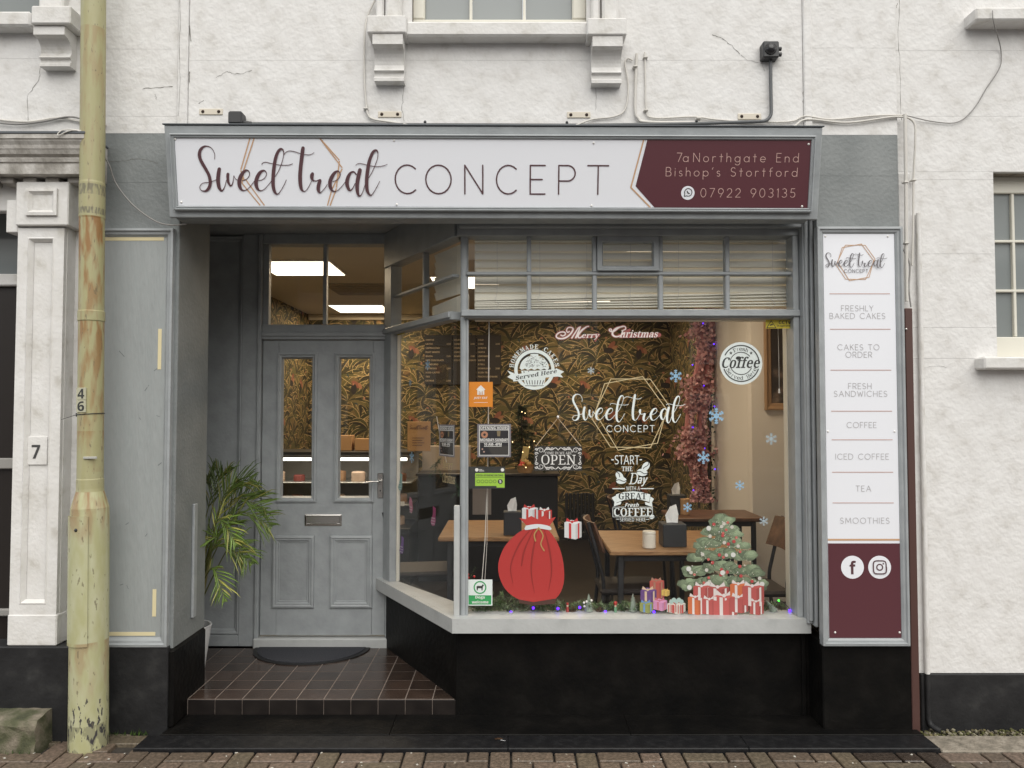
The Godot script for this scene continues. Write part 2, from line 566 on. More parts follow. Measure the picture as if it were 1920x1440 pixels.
func materials() -> void:
	var lumps := bump_tex(3, 0.045, 3.0, 1024, 5)
	var fine := bump_tex(5, 0.05, 4.0, 512, 4)
	worn("white_render", noise_tex(11, 0.012, [[0.0, lin(0.58, 0.565, 0.54)], [0.3, lin(0.67, 0.66, 0.645)], [0.6, lin(0.70, 0.692, 0.68)], [1.0, lin(0.74, 0.735, 0.725)]], 1024, 7), 0.55, 0.85, lumps, 1.0, 0.42)
	worn("white_masonry", noise_tex(12, 0.008, [[0.0, lin(0.50, 0.48, 0.44)], [0.35, lin(0.65, 0.638, 0.615)], [1.0, lin(0.73, 0.722, 0.71)]], 512, 6), 1.3, 0.8, fine, 1.0, 0.22)
	worn("sooty_masonry", noise_tex(23, 0.01, [[0.0, lin(0.22, 0.205, 0.18)], [0.4, lin(0.36, 0.34, 0.31)], [0.7, lin(0.47, 0.45, 0.42)], [1.0, lin(0.58, 0.56, 0.53)]], 512, 6), 1.1, 0.85, fine, 1.0, 0.4)
	mats["sooty_masonry"].uv1_scale = Vector3(1.6, 1.0, 1.6)
	worn("grey_render", noise_tex(13, 0.008, [[0.0, lin(0.165, 0.18, 0.18)], [0.5, lin(0.20, 0.215, 0.215)], [1.0, lin(0.235, 0.25, 0.25)]], 512, 5), 0.7, 0.6, lumps, 1.0, 0.4)
	worn("grey_paint", noise_tex(14, 0.012, [[0.0, lin(0.27, 0.287, 0.297)], [0.5, lin(0.31, 0.33, 0.34)], [1.0, lin(0.345, 0.366, 0.377)]], 512, 5), 1.1, 0.42, fine, 1.0, 0.12)
	worn("board_paint", noise_tex(15, 0.01, [[0.0, lin(0.285, 0.305, 0.305)], [0.5, lin(0.30, 0.32, 0.32)], [1.0, lin(0.315, 0.335, 0.335)]], 512, 5), 0.8, 0.5, fine, 1.0, 0.12)
	mats["board_paint"].uv1_scale = Vector3(2.2, 0.25, 1)
	worn("sill_paint", noise_tex(16, 0.012, [[0.0, lin(0.38, 0.39, 0.385)], [0.4, lin(0.43, 0.44, 0.435)], [1.0, lin(0.46, 0.47, 0.465)]], 512, 5), 0.9, 0.4, fine, 1.0, 0.15)
	worn("black_gloss", noise_tex(17, 0.01, [[0.0, lin(0.004, 0.004, 0.004)], [0.6, lin(0.007, 0.0065, 0.006)], [1.0, lin(0.012, 0.011, 0.010)]], 512, 5), 0.8, 0.42, fine, 1.0, 0.15)
	worn("black_plinth", noise_tex(18, 0.01, [[0.0, lin(0.014, 0.014, 0.015)], [0.6, lin(0.022, 0.022, 0.023)], [0.85, lin(0.034, 0.034, 0.034)], [1.0, lin(0.06, 0.06, 0.06)]], 512, 5), 0.9, 0.5, fine, 1.0, 0.16)
	worn("black_slab", noise_tex(19, 0.012, [[0.0, lin(0.008, 0.008, 0.009)], [0.55, lin(0.012, 0.012, 0.013)], [0.85, lin(0.019, 0.019, 0.020)], [1.0, lin(0.04, 0.04, 0.042)]], 512, 5), 2.2, 0.45, fine, 1.0, 0.2)
	for k in 4:
		var s: float = [0.92, 1.08, 1.22, 1.0][k]
		var g: float = [1.0, 1.0, 0.97, 1.06][k]
		worn("paver_%d" % k, noise_tex(30 + k, 0.05, [[0.0, lin(0.068 * s, 0.052 * s * g, 0.038 * s)], [0.5, lin(0.118 * s, 0.09 * s * g, 0.066 * s)], [1.0, lin(0.195 * s, 0.145 * s * g, 0.11 * s)]], 256, 5), 3.0, 0.48, fine, 1.0, 0.7)
	worn("paver_wet", noise_tex(35, 0.05, [[0.0, lin(0.03, 0.022, 0.017)], [1.0, lin(0.075, 0.058, 0.046)]], 256, 5), 3.0, 0.22, fine, 1.0, 0.3)
	worn("riser_tile", noise_tex(43, 0.01, [[0.0, lin(0.010, 0.008, 0.0075)], [1.0, lin(0.022, 0.018, 0.016)]], 256, 4), 1.7, 0.4, fine, 1.0, 0.06)
	mats["riser_tile"].metallic_specular = 0.35
	worn("sand", noise_tex(36, 0.03, [[0.0, lin(0.02, 0.017, 0.014)], [1.0, lin(0.05, 0.042, 0.034)]], 256, 4), 2.0, 0.95)
	worn("asphalt", noise_tex(37, 0.05, [[0.0, lin(0.03, 0.03, 0.031)], [1.0, lin(0.075, 0.075, 0.077)]], 256, 4), 0.7, 0.85)
	worn("concrete", noise_tex(38, 0.02, [[0.0, lin(0.13, 0.115, 0.09)], [0.5, lin(0.23, 0.20, 0.16)], [1.0, lin(0.32, 0.285, 0.235)]], 512, 5), 1.2, 0.85, fine, 1.0, 0.8)
	worn("mossy_stone", noise_tex(39, 0.009, [[0.0, lin(0.03, 0.033, 0.018)], [0.35, lin(0.075, 0.078, 0.04)], [0.55, lin(0.13, 0.12, 0.08)], [0.75, lin(0.18, 0.155, 0.115)], [1.0, lin(0.30, 0.265, 0.21)]], 512, 8), 1.5, 0.9, lumps, 1.0, 1.2)
	worn("brown_tile", noise_tex(40, 0.01, [[0.0, lin(0.034, 0.022, 0.017)], [1.0, lin(0.058, 0.038, 0.029)]], 256, 4), 1.7, 0.2, fine, 1.0, 0.06)
	worn("brown_tile_dark", noise_tex(41, 0.01, [[0.0, lin(0.024, 0.016, 0.013)], [1.0, lin(0.044, 0.03, 0.023)]], 256, 4), 1.7, 0.22, fine, 1.0, 0.06)
	worn("grout", noise_tex(42, 0.05, [[0.0, lin(0.14, 0.11, 0.095)], [1.0, lin(0.24, 0.2, 0.17)]], 256, 3), 2.0, 0.9)
	var glass := plain("glass", Color(0.02, 0.02, 0.02, 0.01), 0.0)
	glass.metallic_specular = 0.36
	glass.transparency = BaseMaterial3D.TRANSPARENCY_ALPHA
	plain("window_frame", lin(0.68, 0.66, 0.58), 0.5)
	plain("dusk_pane", lin(0.22, 0.24, 0.24), 0.06)
	plain("crack", lin(0.16, 0.15, 0.135), 0.95)
	plain("dark_grey_plastic", lin(0.03, 0.031, 0.033), 0.45)
	plain("mid_grey_conduit", lin(0.10, 0.105, 0.11), 0.5)
	plain("white_cable", lin(0.60, 0.58, 0.54), 0.6)
	plain("grey_cable", lin(0.25, 0.24, 0.23), 0.6)
	plain("chrome", lin(0.62, 0.60, 0.57), 0.25, 1.0)
	plain("dark_metal", lin(0.02, 0.02, 0.021), 0.45)
	plain("tape", lin(0.66, 0.58, 0.36), 0.8)
	plain("sign_white", lin(0.76, 0.775, 0.82), 0.35)
	plain("maroon", lin(0.095, 0.030, 0.038), 0.3)
	plain("gold", lin(0.52, 0.32, 0.19), 0.5)
	plain("pink_ink", lin(0.50, 0.32, 0.285), 0.5)
	plain("ink_maroon", lin(0.085, 0.035, 0.042), 0.45)
	plain("ink_grey", lin(0.41, 0.40, 0.41), 0.5)
	plain("ink_slate", lin(0.12, 0.11, 0.12), 0.5)
	plain("vinyl_white", lin(0.76, 0.82, 0.80), 0.5)
	plain("vinyl_gold", lin(0.62, 0.50, 0.28), 0.5)
	plain("vinyl_dark", lin(0.03, 0.032, 0.03), 0.6)
	plain("dark_brown_paint", lin(0.018, 0.014, 0.012), 0.35)
	plain("pipe_brown", lin(0.075, 0.034, 0.028), 0.5)
	vcol("coloured", 0.75)
	vcol("coloured_gloss", 0.35)
	var leaf := vcol("leaf", 0.45)
	leaf.backlight_enabled = true
	leaf.backlight = lin(0.05, 0.08, 0.01)
	worn("oak", noise_tex(50, 0.02, [[0.0, lin(0.15, 0.075, 0.03)], [0.5, lin(0.27, 0.15, 0.065)], [1.0, lin(0.36, 0.21, 0.1)]], 512, 5), 1.0, 0.4)
	mats["oak"].uv1_scale = Vector3(0.6, 4.0, 4.0)
	worn("walnut", noise_tex(52, 0.02, [[0.0, lin(0.06, 0.028, 0.014)], [1.0, lin(0.16, 0.08, 0.042)]], 256, 4), 2.0, 0.4)
	worn("dark_floor", noise_tex(51, 0.02, [[0.0, lin(0.008, 0.0055, 0.004)], [1.0, lin(0.022, 0.015, 0.011)]], 512, 4), 0.8, 0.4)
	plain("ceiling_white", lin(0.62, 0.55, 0.44), 0.9)
	plain("beige_wall", lin(0.62, 0.59, 0.56), 0.85)
	plain("blind_cream", lin(0.80, 0.77, 0.66), 0.6)
	plain("counter_black", lin(0.012, 0.012, 0.013), 0.4)
	plain("kraft", lin(0.42, 0.25, 0.12), 0.85)
	plain("paper_white", lin(0.78, 0.77, 0.74), 0.8)
	mats["black_gloss"].metallic_specular = 0.22
	mats["black_slab"].metallic_specular = 0.35
	mats["black_plinth"].metallic_specular = 0.35

# ---------------------------------------------------------------- street

func street() -> void:
	struct("ground", B().box(Vector3(-120, -0.6, -120), Vector3(120, -0.12, 120)), mats["asphalt"])
	var pav := struct("pavement", B().box(Vector3(-14, -0.2, -0.3), Vector3(14, -0.022, 2.4)), mats["sand"])
	for k in 10:
		part(pav, "kerb_stone", B().box(Vector3(-9.0 + k * 1.8, -0.3, 2.402), Vector3(-7.206 + k * 1.8, 0.0, 2.54), 0.012), mats["concrete"])
	# herringbone brick paving: the ones in view are pieces, the rest one sheet of bricks
	var shapes := {}
	var rest := B()
	var rng := RandomNumberGenerator.new()
	rng.seed = 7
	for j in range(-1, 24):
		for i in range(-62, 62):
			var m := posmod(i - j, 4)
			if m != 0 and m != 3:
				continue
			var x0 := i * 0.103
			var z0 := 0.245 + j * 0.103
			var x1 := x0 + (0.196 if m == 0 else 0.093)
			var z1 := z0 + (0.093 if m == 0 else 0.196)
			var cx := (x0 + x1) / 2
			if j < 0 or z0 < 0.25:
				# beside the black slab the paving runs on to the walls
				if cx > -1.80 and cx < 6.4:
					z0 = maxf(z0, 0.245)
					if z1 - z0 < 0.03:
						continue
			if z1 > 2.398:
				continue
			var mat: Material = mats["paver_%d" % rng.randi_range(0, 3)]
			var dy := rng.randf_range(-0.003, 0.0015)
			var tilt := Basis(Vector3(1, 0, 0), rng.randf_range(-0.008, 0.008)) * Basis(Vector3(0, 0, 1), rng.randf_range(-0.008, 0.008))
			if cx > 1.72 and cx < 2.1 and z0 < 0.3:
				mat = mats["paver_wet"]
			if z0 < 0.56 and absf(cx) < 2.75:
				var key := "%.3f %.3f" % [x1 - x0, z1 - z0]
				if not shapes.has(key):
					shapes[key] = B().cbox(Vector3.ZERO, Vector3((x1 - x0) / 2, 0.03, (z1 - z0) / 2), 0.004).mesh()
				piece(pav, "paver", shapes[key], mat, Transform3D(tilt, Vector3(cx, -0.03 + dy, (z0 + z1) / 2)))
			else:
				rest.cbox(Vector3(cx, -0.03 + dy, (z0 + z1) / 2), Vector3((x1 - x0) / 2, 0.03, (z1 - z0) / 2), 0.004, tilt)
	# paving left of the slab, back to the plinth
	for j in 3:
		for i in 9:
			var x1 := -1.846 - i * 0.206 - (0.103 if j % 2 else 0.0)
			if x1 < -3.2:
				continue
			piece(pav, "paver", B().cbox(Vector3.ZERO, Vector3(0.1, 0.03, 0.0485), 0.004).mesh() if not shapes.has("s") else shapes["s"], mats["paver_%d" % rng.randi_range(0, 3)], Transform3D(Basis(), Vector3(x1 - 0.1, -0.031 + rng.randf_range(-0.002, 0.001), 0.093 - j * 0.103)))
	part(pav, "paver_field", rest, mats["paver_1"]).set_meta("kind", "stuff")
	# concrete edging on the right, in two slabs, with gravel and moss against the wall
	var a := B().box(Vector3(2.085, -0.08, 0.06), Vector3(2.655, 0.004, 0.238), 0.006)
	part(pav, "edging_slab", a, mats["concrete"])
	part(pav, "edging_slab", B().box(Vector3(2.665, -0.08, 0.06), Vector3(4.2, 0.006, 0.238), 0.006), mats["concrete"])
	part(pav, "edging_slab", B().box(Vector3(4.21, -0.08, 0.06), Vector3(6.4, 0.002, 0.238), 0.006), mats["concrete"])
	var grit := B()
	for k in 900:
		var p := Vector3(rng.randf_range(2.1, 3.6), rng.randf_range(-0.02, 0.004), rng.randf_range(-0.03, 0.065))
		var r := rng.randf_range(0.003, 0.008)
		grit.col = [Color(0.13, 0.11, 0.05), Color(0.09, 0.09, 0.03), Color(0.22, 0.2, 0.14), Color(0.06, 0.05, 0.03), Color(0.16, 0.14, 0.1)][rng.randi_range(0, 4) if rng.randf() < 0.8 else 1]
		grit.cbox(p, Vector3(r, r * 0.7, r), 0.001, Basis(Vector3(0.3, 1, 0.2).normalized(), rng.randf() * TAU))
	var g := part(self, "gravel", grit, mats["coloured"])
	g.set_meta("kind", "stuff"); g.set_meta("label", "mossy gravel along the foot of the black plinth on the right"); g.set_meta("category", "gravel")
	var bits := B()
	for k in 90:
		var p := Vector3(rng.randf_range(-2.7, 2.7), 0.0005, rng.randf_range(0.25, 0.62))
		var r := rng.randf_range(0.003, 0.008)
		bits.col = Color(0.5, 0.48, 0.43) if rng.randf() < 0.6 else Color(0.3, 0.26, 0.2)
		bits.cbox(p, Vector3(r, 0.0012, r * 0.6), 0.0005, Basis(Vector3.UP, rng.randf() * TAU))
	var l := part(self, "litter", bits, mats["coloured"])
	l.set_meta("kind", "stuff"); l.set_meta("label", "pale grit and trodden specks scattered over the brick paving"); l.set_meta("category", "litter")
	# moss and weeds where the paving meets the walls on the left
	var weeds := B()
	for k in 160:
		var p := Vector3(rng.randf_range(-2.35, -1.86), 0.0, rng.randf_range(0.03, 0.06))
		if k % 5 == 0:
			p = Vector3(rng.randf_range(-2.8, -2.3), 0.0, rng.randf_range(0.25, 0.27))
		weeds.col = Color(0.05, 0.09, 0.02) * rng.randf_range(0.7, 1.6)
		var t := p + Vector3(rng.randf_range(-0.012, 0.012), rng.randf_range(0.008, 0.03), rng.randf_range(-0.005, 0.012))
		var o := Vector3(0.0025, 0, 0.001)
		weeds.tri(p - o, p + o, t)
	var w := part(self, "weeds", weeds, mats["leaf"])
	w.set_meta("kind", "stuff"); w.set_meta("label", "tiny weeds and moss along the foot of the walls on the left"); w.set_meta("category", "weeds")
	# a dry leaf on the edge of the slab
	var leaf := thing("dry_leaf", "brown curled dry leaf lying on the edge of the black slab", "leaf", Vector3(-0.0661, 0.02, 0.1559))
	var lf := B()
	var o := origin_of(leaf) + Vector3(0, 0.004, 0)
	lf.col = Color(0.2, 0.11, 0.06)
	for k in 6:
		var a0 := PI * k / 5.0
		lf.tri(o, o + Vector3(cos(a0) * 0.022, 0.012 * sin(a0), sin(a0) * 0.014 - 0.006), o + Vector3(cos(a0 + 0.63) * 0.022, 0.012 * sin(a0 + 0.63), sin(a0 + 0.63) * 0.014 - 0.006))
	part(leaf, "blade", lf, mats["coloured"])
	part(leaf, "stalk", B().tube(V3([o + Vector3(0.01, -0.002, 0), o + Vector3(0.035, -0.002, 0.012)]), 0.001, 0.0006, 5), mats["coloured"])
	# the house across the street, which the shop glass mirrors
	var h := thing("terraced_house", "brown brick terraced house across the street, mirrored in the shop glass", "house", Vector3(0, 0, 19))
	part(h, "wall", B().box(Vector3(-20, -0.12, 19), Vector3(20, 4.9, 25)), plain("far_brick", lin(0.13, 0.085, 0.065), 0.9))
	var roof := B()
	roof.xf = Transform3D(Basis(Vector3(0, 0, -1), Vector3(0, 1, 0), Vector3(1, 0, 0)), Vector3(-20.3, 0, 22))
	roof.prism(V2([-3.4, 4.85, 3.4, 4.85, 0, 6.9]), 0, 40.6)
	part(h, "roof", roof, plain("far_slate", lin(0.06, 0.06, 0.07), 0.8))
	for f in 2:
		for k in 8:
			var x := -14.0 + k * 4.0
			var win := part(h, "window", B().box(Vector3(x - 0.6, 0.8 + f * 2.3, 18.93), Vector3(x + 0.6, 2.2 + f * 2.3, 19.05), 0.01), mats["window_frame"])
			for q in 4:
				part(win, "pane", B().box(Vector3(x - 0.53 + 0.55 * (q % 2), 0.86 + f * 2.3 + 0.66 * (q / 2), 18.91), Vector3(x - 0.02 + 0.55 * (q % 2), 1.48 + f * 2.3 + 0.66 * (q / 2), 18.925)), mats["dusk_pane"])
	struct("far_pavement", B().box(Vector3(-20, -0.2, 17.0), Vector3(20, 0, 19)), mats["concrete"])

# ---------------------------------------------------------------- buildings

func corbel(parent: Node, xl: float, xr: float, yt: float, yb: float) -> void:
	# a scrolled bracket: outline in (z, y), drawn across x
	var h := yt - yb
	var p := [0.0, yt, 0.115, yt, 0.115, yt - 0.24 * h]
	for k in 7:
		var a := PI / 2 * k / 6.0
		p += [0.10 - 0.055 * sin(a), yt - 0.26 * h - 0.34 * h * (1.0 - cos(a))]
	p += [0.055, yt - 0.70 * h, 0.065, yt - 0.76 * h, 0.048, yt - 0.79 * h, 0.048, yt - 0.88 * h, 0.06, yt - 0.92 * h, 0.06, yb, 0.0, yb]
	var m := B()
	m.xf = Transform3D(Basis(Vector3(0, 0, 1), Vector3(0, 1, 0), Vector3(-1, 0, 0)), Vector3(0, 0, 0))
	m.prism(V2(p), -xr, -xl)
	part(parent, "bracket", m, mats["white_masonry"])

func panel(parent: Node, x0: float, x1: float, y0: float, y1: float, m: Material, z := 0.0, called := "render_panel") -> void:
	part(parent, called, B().box(Vector3(x0, y0 + 0.0005, z - 0.045), Vector3(x1, y1 - 0.0005, z)), m)

func crack(parent: Node, pts: Array, w: float, z := 0.0) -> void:
	var p := []
	var rng := RandomNumberGenerator.new()
	rng.seed = int(absf(pts[0].x) * 1000)
	for k in pts.size() - 1:
		for j in 6:
			var q: Vector2 = (pts[k] as Vector2).lerp(pts[k + 1], j / 6.0)
			p.append(Vector3(q.x + rng.randf_range(-0.003, 0.003), q.y + rng.randf_range(-0.003, 0.003), w * rng.randf_range(0.25, 0.9)))
	part(parent, "crack", B().ribbon(p, z + 0.0012), mats["crack"])

func main_building() -> void:
	var b := thing("shop_building", "white rendered old building above and around the grey shopfront", "building", Vector3(0, 0, 0))
	var top := 4.8
	var wl: float = -0.5353
	var wr: float = 0.3986
	var wy: float = 3.7234
	var core := B()
	var zb := -0.30
	var zf := -0.03
	core.box(Vector3(-2.37, -0.1, zb), Vector3(-1.80, top, zf))
	core.box(Vector3(-3.9, 2.80, zb), Vector3(-2.372, 3.72, zf))
	core.box(Vector3(-2.52, 3.722, zb), Vector3(-2.372, top, zf))
	core.box(Vector3(-1.798, 2.95, zb), Vector3(wl, top, zf))
	core.box(Vector3(wl + 0.001, 2.95, zb), Vector3(wr - 0.001, wy, zf))
	core.box(Vector3(wr, 2.95, zb), Vector3(1.70, top, zf))
	core.box(Vector3(1.702, -0.1, zb), Vector3(2.045, top, zf))
	part(b, "wall_core", core, mats["concrete"])
	var wr_m: Material = mats["white_render"]
	# faintly scored render panels
	var gy: float = 3.124
	panel(b, -3.9, -2.37, 2.80, 3.5267, wr_m)
	panel(b, -3.9, -2.52, 3.5267, 3.72, wr_m)
	panel(b, -2.52, -2.37, 3.5267, top, wr_m)
	panel(b, -2.37, -1.7736, gy, 3.2158, wr_m)
	panel(b, -2.37, -1.7736, 3.2158, 3.5787, wr_m)
	panel(b, -2.37, -1.7736, 3.5787, top, wr_m)
	panel(b, -2.37, -2.23, -0.1, gy, wr_m)
	panel(b, -2.23, -1.80, 2.8609, gy, mats["grey_render"])
	panel(b, -2.23, -1.80, -0.1, 2.8609, mats["grey_render"])
	part(b, "pilaster_strip", B().box(Vector3(-1.7759, 2.95, -0.04), Vector3(-1.7219, top, 0.016), 0.006), wr_m)
	panel(b, -1.7197, wl, 3.5181, top, wr_m)
	panel(b, -1.7197, 1.5466, 2.95, 3.5181, wr_m)
	panel(b, wl, wr, 3.5181, wy, wr_m)
	panel(b, wr, 1.5466, 3.5181, top, wr_m)
	part(b, "pilaster_strip", B().box(Vector3(1.5486, 2.95, -0.04), Vector3(1.594, top, 0.012), 0.006), wr_m)
	panel(b, 1.592, 2.045, 3.1154, 3.5845, wr_m)
	panel(b, 1.592, 2.045, 3.5845, top, wr_m)
	panel(b, 1.61, 2.045, 2.8951, 3.1154, mats["grey_render"])
	panel(b, 1.61, 2.045, 0.452, 2.8951, mats["grey_render"])
	part(b, "plinth", B().box(Vector3(1.60, -0.1, -0.2), Vector3(2.06, 0.452, 0.018), 0.006), mats["black_gloss"])
	part(b, "plinth", B().box(Vector3(-2.40, -0.1, -0.045), Vector3(-1.7698, 0.4392, 0.03), 0.006), mats["black_plinth"])
	# first floor window in the middle
	var win := part(b, "window", B().box(Vector3(wl - 0.02, wy - 0.01, -0.16), Vector3(wr + 0.02, wy + 0.055, -0.07), 0.008), mats["window_frame"])
	for x in [wl + 0.015, wr - 0.03]:
		part(win, "jamb", B().box(Vector3(x - 0.04, wy + 0.056, -0.16), Vector3(x + 0.045, top, -0.075), 0.008), mats["window_frame"])
	for x in [-0.2247, 0.0671]:
		part(win, "glazing_bar", B().box(Vector3(x - 0.008, wy + 0.056, -0.135), Vector3(x + 0.008, top, -0.09), 0.003), mats["window_frame"])
	for k in 3:
		var xs := [wl + 0.05, -0.2247, 0.0671, wr - 0.05]
		part(win, "pane", B().box(Vector3(xs[k] + 0.009, wy + 0.057, -0.122), Vector3(xs[k + 1] - 0.009, top, -0.117)), mats["dusk_pane"])
	part(b, "window_sill", B().box(Vector3(wl - 0.02, 3.6084, -0.02), Vector3(wr + 0.03, 3.6879, 0.085), 0.01), mats["white_masonry"])
	for s in [[-0.7509, -0.5466, 3.6053, 3.6981], [0.3893, 0.5936, 3.5941, 3.684]]:
		part(b, "sill_block", B().box(Vector3(s[0], s[2], -0.02), Vector3(s[1], s[3], 0.125), 0.006), mats["white_masonry"])
		corbel(b, s[0] + 0.028, s[1] - 0.02, s[2] - 0.001, s[2] - 0.225)
		part(b, "architrave", B().box(Vector3(s[0] + 0.03, s[3] + 0.001, -0.02), Vector3(s[0] + 0.075, top, 0.05), 0.01).box(Vector3(s[0] + 0.085, s[3] + 0.001, -0.02), Vector3(s[0] + 0.17, top, 0.07), 0.012), mats["white_masonry"])
	# the same dressing round a window at the left edge
	part(b, "window_sill", B().box(Vector3(-3.9, 3.6623, -0.02), Vector3(-2.5188, 3.7418, 0.085), 0.01), mats["white_masonry"])
	part(b, "sill_block", B().box(Vector3(-2.482, 3.648, -0.02), Vector3(-2.2782, 3.7434, 0.135), 0.006), mats["white_masonry"])
	corbel(b, -2.4797, -2.3189, 3.6452, 3.4589)
	part(b, "architrave", B().box(Vector3(-2.498, 3.7462, -0.02), Vector3(-2.3686, top, 0.05), 0.01), mats["white_masonry"])
	var w2 := part(b, "window", B().box(Vector3(-3.9, 3.722, -0.16), Vector3(-2.53, 3.76, -0.08), 0.008).box(Vector3(-2.58, 3.762, -0.16), Vector3(-2.53, top, -0.08), 0.008), mats["window_frame"])
	part(w2, "pane", B().box(Vector3(-3.9, 3.762, -0.125), Vector3(-2.585, top, -0.12)), mats["dusk_pane"])
	# cracks in the render
	crack(b, [Vector2(-1.9629, 3.3653), Vector2(-1.8722, 3.371), Vector2(-1.7957, 3.3739)], 0.004)
	crack(b, [Vector2(-1.8971, 3.3336), Vector2(-1.8881, 3.302)], 0.003)
	crack(b, [Vector2(-2.5102, 3.4835), Vector2(-2.5142, 3.4114), Vector2(-2.5747, 3.325), Vector2(-2.5703, 3.1354)], 0.003)
	crack(b, [Vector2(-1.5751, 3.4229), Vector2(-1.5188, 3.4575), Vector2(-1.4874, 3.446), Vector2(-1.442, 3.4431), Vector2(-1.3742, 3.469)], 0.003)
	crack(b, [Vector2(-1.6667, 3.2847), Vector2(-1.6329, 3.302)], 0.005)
	crack(b, [Vector2(1.0665, 3.6539), Vector2(1.1146, 3.6366), Vector2(1.1711, 3.5961), Vector2(1.2217, 3.5441)], 0.004)
	crack(b, [Vector2(1.2217, 3.5441), Vector2(1.2498, 3.521), Vector2(1.3291, 3.4979), Vector2(1.3456, 3.4517)], 0.002)
	crack(b, [Vector2(-0.579, 3.4258), Vector2(-0.5785, 3.325), Vector2(-0.5837, 3.2531), Vector2(-0.572, 3.1756)], 0.0025)
	crack(b, [Vector2(0.4313, 3.4114), Vector2(0.4481, 3.3394), Vector2(0.4419, 3.2244)], 0.002)
	crack(b, [Vector2(1.5518, 3.3826), Vector2(1.5478, 3.2962), Vector2(1.5638, 3.2244)], 0.007)
	crack(b, [Vector2(2.0682, 3.8453), Vector2(2.0593, 3.6713), Vector2(2.0641, 3.469), Vector2(2.0665, 3.1383)], 0.004)
	crack(b, [Vector2(-1.7645, 3.836), Vector2(-1.7636, 3.6051), Vector2(-1.7572, 3.3752), Vector2(-1.7653, 3.1749)], 0.003, 0.016)
	crack(b, [Vector2(-1.7171, 3.706), Vector2(-1.7099, 3.6051)], 0.006)
	crack(b, [Vector2(-1.716, 3.4556), Vector2(-1.715, 3.3896)], 0.006)
	crack(b, [Vector2(-2.1482, 2.9722), Vector2(-2.0635, 2.9751), Vector2(-1.993, 2.9894), Vector2(-1.9364, 2.9808), Vector2(-1.8654, 2.9608)], 0.003)
	crack(b, [Vector2(2.0503, 3.8017), Vector2(2.0622, 3.8307)], 0.004)
	# rusty fixing plates of an old sign
	for q in [[396, 210], [731, 215], [1085, 216], [1405, 219]]:
		pass
	var i := 0
	for at in [Vector3(-1.598, 3.2388, 0), Vector3(-0.6488, 3.2244, 0), Vector3(0.3541, 3.2215, 0), Vector3(1.2605, 3.2129, 0)]:
		var t := thing("fixing_plate", ["cream rusty bolt plate above the left end of the fascia", "cream rusty bolt plate below the left window bracket", "cream rusty bolt plate below the right window bracket", "cream rusty bolt plate beside the grey conduit"][i], "plate", at, "old bolt plates")
		part(t, "plate", B().box(at + Vector3(-0.062, -0.016, -0.002), at + Vector3(0.062, 0.016, 0.006), 0.002), plain("rusty_cream", lin(0.64, 0.59, 0.50), 0.9))
		for s in [-1, 1]:
			part(t, "bolt", B().ball(at + Vector3(0.042 * s, 0, 0.006), Vector3(0.009, 0.009, 0.006), 8, 5), plain("bolt_rust", lin(0.035, 0.02, 0.014), 0.9))
		i += 1

